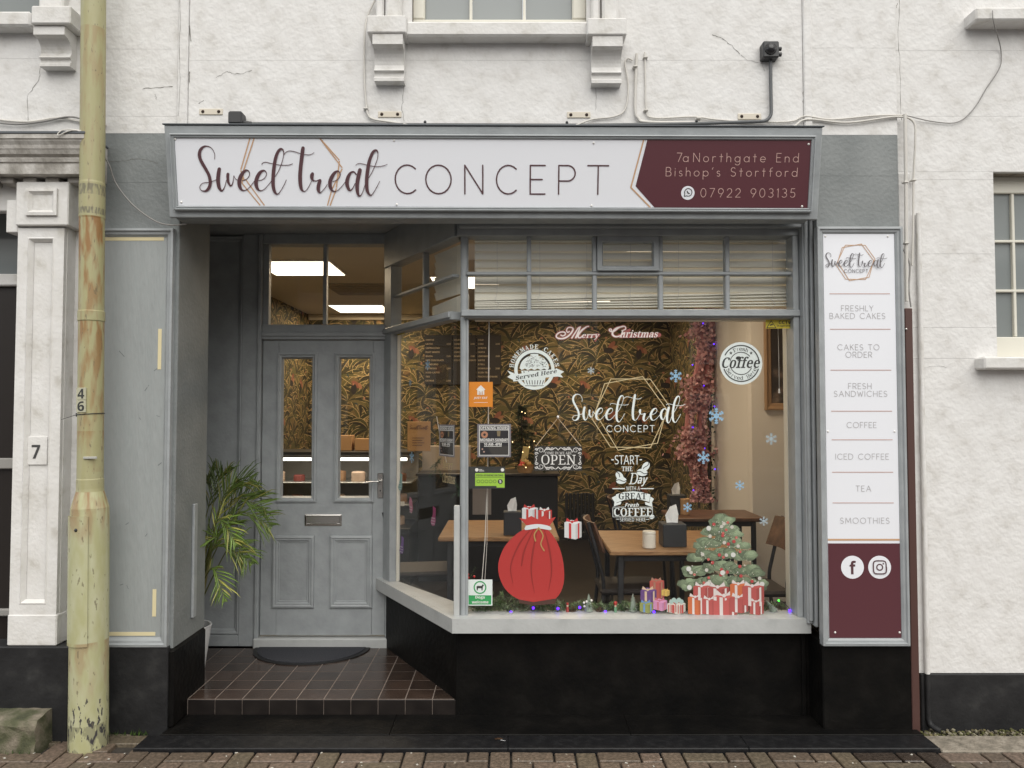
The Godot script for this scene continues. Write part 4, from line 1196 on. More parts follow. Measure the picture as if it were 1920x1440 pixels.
func wallpaper() -> StandardMaterial3D:
	# printed jungle paper: arching palm fronds, parrots' pinks and dark gaps, half-drop repeat of two widths
	var W := 512
	var H := 312
	var im := Image.create(W, H, false, Image.FORMAT_RGB8)
	im.fill(lin(0.15, 0.10, 0.042))
	var rng := RandomNumberGenerator.new()
	rng.seed = 99
	var dot := func(x: float, y: float, c: Color) -> void:
		im.set_pixel(posmod(int(x), W), posmod(int(y), H), c)
		im.set_pixel(posmod(int(x) + W / 2, W), posmod(int(y) + H / 2, H), c)
	var golds := [lin(0.030, 0.030, 0.012), lin(0.055, 0.052, 0.018), lin(0.095, 0.082, 0.028), lin(0.018, 0.016, 0.010), lin(0.14, 0.105, 0.04), lin(0.045, 0.036, 0.016)]
	var blob := func(cx: float, cy: float, rx: float, ry: float, ang: float, c: Color) -> void:
		for j in range(-int(maxf(rx, ry)), int(maxf(rx, ry)) + 1):
			for i in range(-int(maxf(rx, ry)), int(maxf(rx, ry)) + 1):
				var p := Vector2(i, j).rotated(-ang)
				if (p.x / rx) ** 2 + (p.y / ry) ** 2 < 1.0:
					dot.call(cx + i, cy + j, c)
	for k in 26:
		blob.call(rng.randf() * W, rng.randf() * H, rng.randf_range(8, 26), rng.randf_range(6, 16), rng.randf() * PI, [lin(0.36, 0.25, 0.12), lin(0.10, 0.07, 0.03), lin(0.014, 0.011, 0.009), lin(0.28, 0.16, 0.065)][k % 4])
	# fronds
	for f in 24:
		var o := Vector2(rng.randf() * W / 2, rng.randf() * H)
		var way := -PI / 2 + rng.randf_range(-1.1, 1.1)
		var nl := rng.randi_range(7, 11)
		for b in nl:
			var a := way + lerpf(-1.5, 1.5, b / float(nl - 1)) + rng.randf_range(-0.1, 0.1)
			var ln := rng.randf_range(55, 115)
			var bend := (0.012 if cos(a) > 0 else -0.012) * rng.randf_range(0.4, 1.6)
			var c: Color = golds[rng.randi_range(0, golds.size() - 1)]
			var edge := lin(0.46, 0.33, 0.16) if rng.randf() < 0.75 else lin(0.16, 0.13, 0.05)
			var p := o
			var dir := a
			for sgm in int(ln):
				p += Vector2.from_angle(dir)
				dir += bend
				var w := 6.6 * sin(PI * minf(1.0, (sgm + 4) / (ln + 3))) + 0.5
				var nn := Vector2.from_angle(dir + PI / 2)
				var e := -w
				while e <= w:
					var q := p + nn * e
					dot.call(q.x, q.y, edge if e > w - 2.2 else c)
					e += 0.7
	# birds and blossoms
	for q in [[70, 60, 0.6], [190, 200, 2.2]]:
		blob.call(q[0], q[1], 26, 11, q[2], lin(0.22, 0.08, 0.05))
		blob.call(q[0] + 16, q[1] + 6, 15, 7, q[2] + 0.5, lin(0.28, 0.13, 0.07))
		blob.call(q[0] - 12, q[1] + 20, 24, 13, q[2] + 1.0, lin(0.018, 0.014, 0.014))
	for k in 5:
		blob.call(rng.randf() * W / 2, rng.randf() * H, 6, 4, rng.randf() * PI, lin(0.34, 0.15, 0.09))
	for k in 3:
		blob.call(rng.randf() * W / 2, rng.randf() * H, 8, 4, rng.randf() * PI, lin(0.03, 0.05, 0.055))
	var m := plain("jungle_wallpaper", Color.WHITE, 0.75)
	m.albedo_texture = ImageTexture.create_from_image(im)
	m.uv1_triplanar = true
	m.uv1_world_triplanar = true
	m.uv1_scale = Vector3(1.0 / 1.4, 1.0 / 0.86, 1.0 / 1.4)
	m.uv1_triplanar_sharpness = 20.0
	return m

# ---------------------------------------------------------------- signs

# brush-script strokes, x to the right and y down, as [x, y, width] triples
const SCRIPT := [
	[408,380,12, 418,300,14, 395,220,14, 345,155,16, 270,128,22, 200,140,38, 135,200,60, 108,290,66, 125,390,66, 175,490,66, 235,600,64, 285,710,64, 300,810,66, 290,900,64, 245,975,58, 185,1010,34, 120,1000,18, 85,950,14, 100,895,14, 160,850,14, 260,838,14, 340,818,14, 425,788,14],
	[495,575,70, 478,650,76, 462,760,80, 462,860,78, 480,950,66, 515,1000,40, 550,985,24, 590,920,16, 618,830,14, 630,790,12],
	[665,675,62, 658,740,58, 668,840,50, 705,900,34, 740,880,22, 765,810,14, 783,705,12, 800,745,12, 835,785,14, 880,788,12],
	[950,800,12, 1030,775,14, 1085,720,14, 1105,660,16, 1080,605,24, 1030,600,40, 975,640,62, 920,720,76, 890,810,78, 890,900,74, 920,970,50, 970,995,24, 1040,975,14, 1120,900,14, 1195,810,14],
	[1280,800,12, 1360,780,14, 1425,720,14, 1445,660,16, 1420,610,24, 1370,605,40, 1310,645,62, 1260,725,74, 1230,810,76, 1230,900,72, 1262,970,48, 1310,998,22, 1380,975,14, 1460,900,14, 1540,810,14],
	[1620,715,12, 1690,610,14, 1750,480,14, 1795,340,14, 1808,240,18, 1785,185,34, 1740,185,48, 1690,240,58, 1640,360,64, 1605,520,70, 1580,700,72, 1570,860,72, 1585,980,66, 1620,1050,44, 1665,1060,22, 1720,1000,14, 1790,890,14, 1842,785,12],
	[1357,488,12, 1375,455,12, 1430,437,14, 1520,455,14, 1620,478,14, 1740,492,14, 1850,495,14, 1920,488,14, 1980,468,12],
	[2200,160,70, 2182,260,76, 2160,400,76, 2138,550,76, 2123,700,78, 2123,850,76, 2140,960,60, 2182,1005,26, 2230,995,14, 2290,920,14, 2352,805,12],
	[1812,290,12, 1850,245,12, 1910,217,14, 1980,220,14, 2060,240,14, 2140,265,14, 2240,285,14, 2320,290,14, 2375,275,12, 2418,248,10],
	[2375,660,60, 2360,700,76, 2365,760,60, 2390,795,30, 2450,800,18, 2510,780,24, 2525,790,56, 2500,860,72, 2482,940,72, 2490,1000,60, 2515,1030,30, 2560,1005,14, 2620,940,14, 2670,870,12],
	[2780,815,12, 2870,780,14, 2925,715,14, 2935,660,16, 2910,615,24, 2865,612,40, 2810,655,60, 2755,740,74, 2723,830,76, 2728,920,68, 2760,985,46, 2810,1008,20, 2880,985,14, 2960,910,14, 3030,825,12],
	[3255,670,24, 3220,625,28, 3170,625,36, 3115,680,60, 3075,780,76, 3070,880,74, 3100,960,56, 3135,985,30, 3185,940,18, 3230,850,14],
	[3335,585,76, 3310,680,80, 3282,800,78, 3270,930,76, 3280,1040,60, 3310,1095,36, 3350,1075,20, 3390,1000,14, 3420,910,14, 3440,850,12],
	[3510,735,12, 3570,640,14, 3635,510,14, 3690,370,14, 3705,260,18, 3685,205,34, 3640,205,48, 3590,260,58, 3535,390,64, 3500,540,70, 3473,720,72, 3465,880,72, 3475,990,64, 3510,1060,44, 3555,1080,22, 3610,1015,14, 3675,910,14, 3730,805,12],
	[3255,495,12, 3275,470,12, 3330,455,14, 3410,470,14, 3510,495,14, 3620,512,14, 3730,515,14, 3820,498,14, 3890,470,10],
]

func brush(mb: MB, strokes: Array, x: float, y: float, k: float, z: float, least := 0.0, step := 0.0003) -> void:
	# draws the strokes with their upper left corner at (x, y), k metres per unit
	for i in strokes.size():
		var s: Array = strokes[i]
		var p := []
		for j in range(0, s.size(), 3):
			p.append(Vector3(x + s[j] * k, y - s[j + 1] * k, maxf(s[j + 2] * k, least)))
		mb.ribbon(spline(p, 4), z + i * step)

func poly_line(mb: MB, pts: PackedVector2Array, w: float, z: float, closed := true) -> void:
	for k in (pts.size() if closed else pts.size() - 1):
		mb.ribbon([Vector3(pts[k].x, pts[k].y, w), Vector3(pts[(k + 1) % pts.size()].x, pts[(k + 1) % pts.size()].y, w)], z + k * 0.0001)

func fascia_sign() -> void:
	var tilt := deg_to_rad(10.0)
	var mid := Vector3(-0.0974, 2.8561, 0.17)
	var bs := Basis(Vector3(0, 0, 1), -0.0035) * Basis(Vector3(1, 0, 0), tilt)
	var xf := Transform3D(bs, mid)
	var k := 3.862 / 1442.0
	var hw := 599.5 * k
	var hh := 61.5 * k / cos(tilt)
	# timber fascia box round the sign
	var f := thing("fascia", "grey timber fascia box with moulded frame over the shopfront", "fascia", Vector3(mid.x, mid.y - 0.25, 0.1))
	var front := B()
	front.xf = xf
	front.box(Vector3(-hw - 0.055, -hh - 0.058, -0.06), Vector3(hw + 0.06, hh + 0.066, -0.012), 0.005)
	part(f, "board", front, mats["grey_paint"])
	var body := B()
	body.prism(V2([-(hw + 0.01), -0.20, hw + 0.02, -0.20, hw + 0.05, 0.21, -(hw + 0.045), 0.21]), 0.0, 0.01)
	var case := B()
	case.xf = Transform3D(Basis(Vector3(0, 0, 1), Vector3(0, 1, 0), Vector3(-1, 0, 0)), Vector3.ZERO)
	case.prism(V2([-0.02, mid.y - hh - 0.044, 0.075, mid.y - hh - 0.044, 0.15, mid.y + hh + 0.05, -0.02, mid.y + hh + 0.05]), -(mid.x + hw + 0.035), -(mid.x - hw - 0.035))
	part(f, "box", case, mats["grey_paint"])
	var lid := B()
	lid.xf = xf
	lid.box(Vector3(-hw - 0.062, hh + 0.067, -0.2), Vector3(hw + 0.067, hh + 0.074, -0.006), 0.002)
	part(f, "lead_cap", lid, plain("lead", lin(0.10, 0.11, 0.12), 0.7))
	var mo := B()
	mo.xf = xf
	mo.frame(-hw - 0.022, -hh - 0.022, hw + 0.022, hh + 0.022, [[0, -0.012], [0, 0.010], [0.006, 0.013], [0.009, 0.006], [0.013, 0.005], [0.016, 0.009], [0.020, 0.006], [0.022, -0.004]], 0.0)
	part(f, "moulding", mo, mats["grey_paint"])
	# the sign board
	var s := thing("shop_sign", "long white sign board with maroon brush lettering and a maroon right end", "sign", mid + Vector3(0, -hh, 0))
	var pb := B()
	pb.xf = xf
	pb.box(Vector3(-hw, -hh, -0.012), Vector3(hw, hh, -0.0005), 0.001)
	part(s, "board", pb, mats["sign_white"])
	var X := func(px: float) -> float: return (px - 924.0) * k
	var Y := func(py: float) -> float: return (324.5 - py) * k / cos(tilt)
	var mr := B()
	mr.xf = xf
	mr.flat(V2([X.call(1215), hh - 0.0005, hw - 0.0005, hh - 0.0005, hw - 0.0005, -hh + 0.0005, X.call(1232), -hh + 0.0005, X.call(1195), Y.call(347)]), 0.0008)
	part(s, "maroon_field", mr, mats["maroon"])
	var ge := B()
	ge.xf = xf
	ge.line(Vector2(X.call(1208), hh - 0.001), Vector2(X.call(1186), Y.call(350)), 0.0075, 0.0008)
	ge.line(Vector2(X.call(1186), Y.call(350) + 0.002), Vector2(X.call(1224), -hh + 0.001), 0.0075, 0.0011)
	part(s, "gold_edge", ge, mats["gold"])
	var hx := B()
	hx.xf = xf
	for q in [[467, 261, 447, 320], [475, 261, 452, 322], [452, 322, 448, 345], [447, 320, 453, 340], [448, 343, 481, 385], [455, 336, 489, 385], [598, 261, 634, 302], [598, 261, 639, 316], [634, 302, 627, 352], [639, 316, 617, 358], [617, 358, 609, 385], [627, 352, 614, 385]]:
		hx.line(Vector2(X.call(q[0]), Y.call(q[1] + 1)), Vector2(X.call(q[2]), Y.call(q[3] - 0.5)), 0.0062, 0.0008 + 0.00015 * (q[0] % 7))
	part(s, "gold_hexagon", hx, mats["gold"])
	var br := B()
	br.xf = xf
	brush(br, SCRIPT, X.call(360), Y.call(265.5), k / 10.667, 0.002, 0.0, 0.0001)
	part(s, "brush_lettering", br, mats["ink_maroon"])
	var cl := B()
	cl.xf = xf
	var word := "CONCEPT"
	var ext := [[739, 778], [797, 845], [871, 905], [931, 969], [995, 1023], [1049, 1080], [1104, 1143]]
	for i in 7:
		var w: float = GLYPH[word[i]][0]
		glyph(cl, word[i], X.call(ext[i][0]), Y.call(362), X.call(ext[i][1]) / w - X.call(ext[i][0]) / w, 52.0 * k / cos(tilt), 0.0072, 0.0012)
	part(s, "thin_lettering", cl, mats["ink_maroon"])
	var ad := B()
	ad.xf = xf
	thin_text(ad, "7a", X.call(1272), X.call(1293), Y.call(302.5), 16 * k, 0.0031, 0.002)
	thin_text(ad, "Northgate End", X.call(1303), X.call(1501), Y.call(302.5), 16 * k, 0.0031, 0.002)
	thin_text(ad, "Bishop's Stortford", X.call(1252), X.call(1500), Y.call(328.5), 16 * k, 0.0031, 0.002)
	thin_text(ad, "07922 903135", X.call(1319), X.call(1498), Y.call(366.5), 16 * k, 0.0031, 0.002)
	part(s, "address_lettering", ad, mats["pink_ink"])
	var ic := B()
	ic.xf = xf
	ic.disc(Vector2(X.call(1294.5), Y.call(359)), 12.8 * k, 0.0015, 40)
	var icon := part(s, "phone_badge", ic, mats["sign_white"])
	var ph := B()
	ph.xf = xf
	var c := Vector2(X.call(1295.3), Y.call(358))
	ph.arc(c, 7.0 * k, 0.0042, -115, 205, 0.0022)
	ph.line(c + Vector2(-3.0, -6.4) * k, c + Vector2(-7.6, -7.6) * k, 0.0042, 0.0026)
	ph.line(c + Vector2(-7.6, -7.6) * k, c + Vector2(-6.4, -2.8) * k, 0.0042, 0.0027)
	ph.arc(c + Vector2(2.2, 2.2) * k, 4.2 * k, 0.0058, 185, 265, 0.0028, 12)
	part(icon, "phone_mark", ph, mats["vinyl_dark"])
	for p in [[326, 265], [331, 379], [738, 266], [741, 382], [1114, 269], [1112, 383], [1519, 270], [1513, 383]]:
		var sc := B()
		sc.xf = xf
		sc.ball(Vector3(X.call(p[0]), Y.call(p[1]), 0.0005), Vector3(0.006, 0.006, 0.004), 8, 5)
		part(s, "screw_cap", sc, mats["paper_white"])

func hexes(mb: MB, X: Callable, Y: Callable, w: float, z: float) -> void:
	# two thin hexagons, one turned against the other; points in a 760 x 700 box
	for h in [[[185, 22], [560, 24], [740, 282], [557, 674], [180, 667], [3, 397]], [[125, 67], [488, 0], [712, 312], [623, 630], [250, 697], [35, 342]]]:
		var p := PackedVector2Array()
		for q in h:
			p.append(Vector2(X.call(q[0]), Y.call(q[1])))
		poly_line(mb, p, w, z)
		z += 0.0008

func menu_sign() -> void:
	var k := 4.0 / 1442.0
	var mid := Vector3(1.8168, 1.5423, 0.03)
	var xf := Transform3D(Basis(), mid)
	var hw := 67.2 * k
	var top := 375.5 * k
	var X := func(px: float) -> float: return (px - 1616.0) * k
	var Y := func(py: float) -> float: return (810.0 - py) * k
	var s := thing("menu_board", "tall white and maroon menu board on the right pilaster", "sign", mid + Vector3(0, -top, 0))
	var fr := B()
	fr.xf = xf
	fr.frame(-hw - 0.036, -top - 0.052, hw + 0.036, top + 0.03, [[0, -0.03], [0, 0.018], [0.012, 0.020], [0.016, 0.011], [0.026, 0.010], [0.034, 0.002], [0.037, -0.006]], 0.0)
	part(s, "frame", fr, mats["grey_paint"])
	var bd := B()
	bd.xf = xf
	bd.box(Vector3(-hw, -top - 0.016, -0.03), Vector3(hw, top - 0.004, 0.0), 0.001)
	part(s, "board", bd, mats["sign_white"])
	var mr := B()
	mr.xf = xf
	mr.rect(-hw + 0.001, -top - 0.015, hw - 0.001, Y.call(1017), 0.0012)
	part(s, "maroon_field", mr, mats["maroon"])
	var ru := B()
	ru.xf = xf
	ru.rect(-hw + 0.001, Y.call(1012), hw - 0.001, Y.call(1008.5), 0.0012)
	part(s, "gold_edge", ru, mats["gold"])
	for y in [550, 617, 694, 771, 824.5, 885, 942]:
		var li := B()
		li.xf = xf
		li.rect(X.call(1559), Y.call(y + 0.7), X.call(1673), Y.call(y - 0.7), 0.0012)
		part(s, "ruled_line", li, mats["pink_ink"])
	var hx := B()
	hx.xf = xf
	hexes(hx, func(q: float) -> float: return X.call(1572 + q * 0.1), func(q: float) -> float: return Y.call(455.5 + q * 0.1), 0.0034, 0.0012)
	part(s, "gold_hexagon", hx, mats["gold"])
	var br := B()
	br.xf = xf
	brush(br, SCRIPT, X.call(1550), Y.call(468.5), 0.0302 * k, 0.0042, 0.0024)
	thin_text(br, "CONCEPT", X.call(1587), X.call(1632), Y.call(510), 6.2 * k, 0.0022, 0.0042)
	part(s, "brush_lettering", br, mats["ink_slate"])
	var tx := B()
	tx.xf = xf
	for q in [["FRESHLY", 1581, 1641, 582.5], ["BAKED CAKES", 1559, 1663, 597], ["CAKES TO", 1573, 1651, 656], ["ORDER", 1588, 1637, 670], ["FRESH", 1592, 1635, 729], ["SANDWICHES", 1565, 1664, 743.5], ["COFFEE", 1588, 1643, 802], ["ICED COFFEE", 1566, 1665, 861], ["TEA", 1603, 1631, 920.5], ["SMOOTHIES", 1573, 1664, 980]]:
		thin_text(tx, q[0], X.call(q[1]), X.call(q[2]), Y.call(q[3]), 10.2 * k, 0.0027, 0.0012)
	part(s, "menu_lettering", tx, mats["ink_grey"])
	for q in [1594.0, 1644.5]:
		var d := B()
		d.xf = xf
		d.disc(Vector2(X.call(q), Y.call(1061)), 21.2 * k, 0.002, 44)
		var badge := part(s, "round_badge", d, mats["sign_white"])
		var m := B()
		m.xf = xf
		if q < 1600:
			text(m, "f", "nb", X.call(1588.5), X.call(1600.5), Y.call(1074), Y.call(1049), 0.003)
		else:
			var p := PackedVector2Array()
			for i in 40:
				var a := TAU * i / 40.0
				p.append(Vector2(X.call(q), Y.call(1061)) + Vector2(signf(cos(a)) * pow(absf(cos(a)), 0.45), signf(sin(a)) * pow(absf(sin(a)), 0.45)) * 12.0 * k)
			poly_line(m, p, 0.006, 0.003)
			m.arc(Vector2(X.call(q), Y.call(1061)), 5.4 * k, 0.006, 0, 360, 0.003)
			m.disc(Vector2(X.call(q + 6.8), Y.call(1054.5)), 1.5 * k, 0.0031, 12)
		part(badge, "letter_mark" if q < 1600 else "camera_mark", m, mats["ink_maroon"])
	for p in [[1553, 441], [1671, 441], [1551, 809], [1677, 809], [1560, 1181], [1682, 1181]]:
		var sc := B()
		sc.xf = xf
		sc.ball(Vector3(clampf(X.call(p[0]), -hw + 0.01, hw - 0.01), Y.call(p[1]), 0.0005), Vector3(0.006, 0.006, 0.004), 8, 5)
		part(s, "screw_cap", sc, mats["paper_white"])

# ---------------------------------------------------------------- lamp post, cables, porch things

func lamp_post() -> void:
	var at := Vector3(-2.0742, 0, 0.2001)
	at.z = 0.165
	at.x = -2.0944
	var t := thing("lamp_post", "old yellowish steel lamp post with rust streaks", "lamp post", at)
	var W := 256
	var H := 1280
	var im := Image.create(W, H, false, Image.FORMAT_RGB8)
	var n1 := FastNoiseLite.new()
	n1.seed = 5; n1.frequency = 0.02; n1.fractal_octaves = 4
	var n2 := FastNoiseLite.new()
	n2.seed = 9; n2.frequency = 0.05; n2.fractal_octaves = 3
	var hgt := 5.2
	for j in H:
		var y := hgt * (1.0 - (j + 0.5) / H)
		for i in W:
			var a := n1.get_noise_2d(i * 1.5, j)
			var s := n2.get_noise_2d(i * 0.7, j * 0.3)
			var b := n2.get_noise_2d(i * 2.0, j * 1.2)
			var c := Color(0.40, 0.395, 0.215).lerp(Color(0.47, 0.47, 0.31), clampf(0.5 + a, 0, 1))
			if y > 1.25:
				c = c.lerp(Color(0.33, 0.30, 0.15), 0.65)
			# rust runs below the bands and the collar
			var r := 0.0
			for q in [[2.63, 0.75, 1.0], [2.10, 0.75, 0.8], [1.25, 0.25, 0.8], [0.52, 0.32, 0.5], [3.6, 1.0, 0.35], [1.55, 0.12, 0.6]]:
				if y < q[0] and y > q[0] - q[1]:
					var f: float = 1.0 - (q[0] - y) / q[1]
					r = maxf(r, q[2] * clampf((0.7 * s + 0.9 * a + 0.5 * f - 0.05) * 1.5, 0, 1) * (0.35 + 0.65 * f))
			c = c.lerp(Color(0.25, 0.105, 0.022), clampf(r, 0, 0.85))
			if (y > 2.74 and y < 2.79) or (y > 2.64 and y < 2.675):
				c = c.lerp(Color(0.13, 0.12, 0.085), clampf(0.5 + b * 1.2, 0.1, 0.8))
			if y < 0.26 and b + a * 0.6 + (0.26 - y) * 0.6 - 0.42 > 0.0:
				c = Color(0.045, 0.042, 0.045)
			elif y < 0.12 and a > -0.1:
				c = c.lerp(Color(0.16, 0.155, 0.09), 0.6)
			if b + 0.5 * a > 0.62:
				c = c.lerp(Color(0.14, 0.12, 0.07), 0.7)
			im.set_pixel(i, j, c.linear_to_srgb())
	var m := plain("post_paint", Color.WHITE, 0.5)
	m.albedo_texture = ImageTexture.create_from_image(im)
	m.texture_repeat = true
	var lean := Basis(Vector3(0, 0, 1), deg_to_rad(0.75))
	var xf := Transform3D(lean, at)
	var b := B()
	b.xf = xf
	b.lathe(V2([0.091, -0.05, 0.089, 0.3, 0.088, 1.13, 0.0865, 1.17, 0.064, 1.25, 0.0625, 1.265, 0.0625, 1.31, 0.0605, 1.315, 0.059, 2.10, 0.0625, 2.105, 0.0625, 2.15, 0.059, 2.155, 0.0585, 2.62, 0.0605, 2.63, 0.0605, 2.8, 0.0585, 2.81, 0.057, 5.2]), Vector3.ZERO, 40, 0.0, TAU, hgt)
	part(t, "shaft", b, m)
	var dr := B()
	dr.xf = xf
	var r := 0.0955
	dr.lathe(V2([r, 0.505, r, 1.135]), Vector3.ZERO, 18, deg_to_rad(66), deg_to_rad(150), hgt)
	for e in [[0.505, -1.0], [1.135, 1.0]]:
		for k in 18:
			var a0 := deg_to_rad(lerpf(66, 150, k / 18.0))
			var a1 := deg_to_rad(lerpf(66, 150, (k + 1) / 18.0))
			dr.quad(Vector3(cos(a0) * 0.087, e[0], sin(a0) * 0.087), Vector3(cos(a1) * 0.087, e[0], sin(a1) * 0.087), Vector3(cos(a1) * r, e[0], sin(a1) * r), Vector3(cos(a0) * r, e[0], sin(a0) * r), Vector3(0, e[1], 0))
	for a in [66, 150]:
		var e := Vector3(cos(deg_to_rad(a)), 0, sin(deg_to_rad(a)))
		dr.quad(e * 0.087 + Vector3(0, 0.505, 0), e * r + Vector3(0, 0.505, 0), e * r + Vector3(0, 1.135, 0), e * 0.087 + Vector3(0, 1.135, 0), Vector3(0.4 if a == 66 else -0.9, 0, 0))
	var door := part(t, "access_door", dr, m)
	var lk := B()
	lk.xf = xf
	var la := deg_to_rad(100)
	lk.ball(Vector3(cos(la) * r, 1.07, sin(la) * r), Vector3(0.009, 0.009, 0.004), 10, 6)
	part(door, "lock", lk, mats["dark_metal"])
	for q in [["4", 0.062], ["6", 0.0]]:
		var pl := B()
		var aa := deg_to_rad(105)
		var bs := Basis(Vector3.UP, PI / 2 - aa)
		pl.xf = xf * Transform3D(bs, Vector3(cos(aa) * 0.0605, 1.675 + q[1], sin(aa) * 0.0605))
		pl.box(Vector3(-0.028, -0.03, -0.004), Vector3(0.028, 0.03, 0.0015), 0.0005)
		var plate := part(t, "number_tag", pl, plain("tag_cream", lin(0.44, 0.43, 0.31), 0.6))
		var nm := B()
		nm.xf = pl.xf
		text(nm, q[0], "nb", -0.02, 0.02, -0.024, 0.024, 0.0022)
		part(plate, "numeral", nm, mats["vinyl_dark"])
	var tie := B()
	tie.xf = xf * Transform3D(Basis(Vector3(0, 0, 1), 0.05), Vector3(0, 1.636, 0))
	var ring := []
	for k in 25:
		ring.append(Vector3(cos(TAU * k / 24), 0, sin(TAU * k / 24)) * 0.0625)
	tie.tube(V3(ring), 0.0022, -1, 6, false)
	tie.tube(V3([Vector3(-0.062, 0.002, 0.01), Vector3(-0.14, -0.02, 0.02)]), 0.002, 0.001, 6)
	tie.box(Vector3(-0.068, -0.009, 0.004), Vector3(-0.058, 0.009, 0.014), 0.001)
	part(t, "cable_tie", tie, mats["dark_metal"])
	var brk := B()
	brk.xf = xf * Transform3D(Basis(), Vector3(0.02, 1.42, 0.055))
	brk.box(Vector3(-0.02, -0.006, 0), Vector3(0.045, 0.006, 0.012), 0.002)
	part(t, "strap_end", brk, plain("zinc", lin(0.4, 0.4, 0.37), 0.5))

func cable(called: String, label: String, pts: Array, r: float, m: String, cat := "cable") -> void:
	var p := curve(pts, 6)
	var lo: Vector3 = p[0]
	for q in p:
		lo = q if q.y < lo.y else lo
	var t := thing(called, label, cat, lo, "cables and pipes on the wall")
	part(t, "run", B().tube(p, r, -1, 7), mats[m])

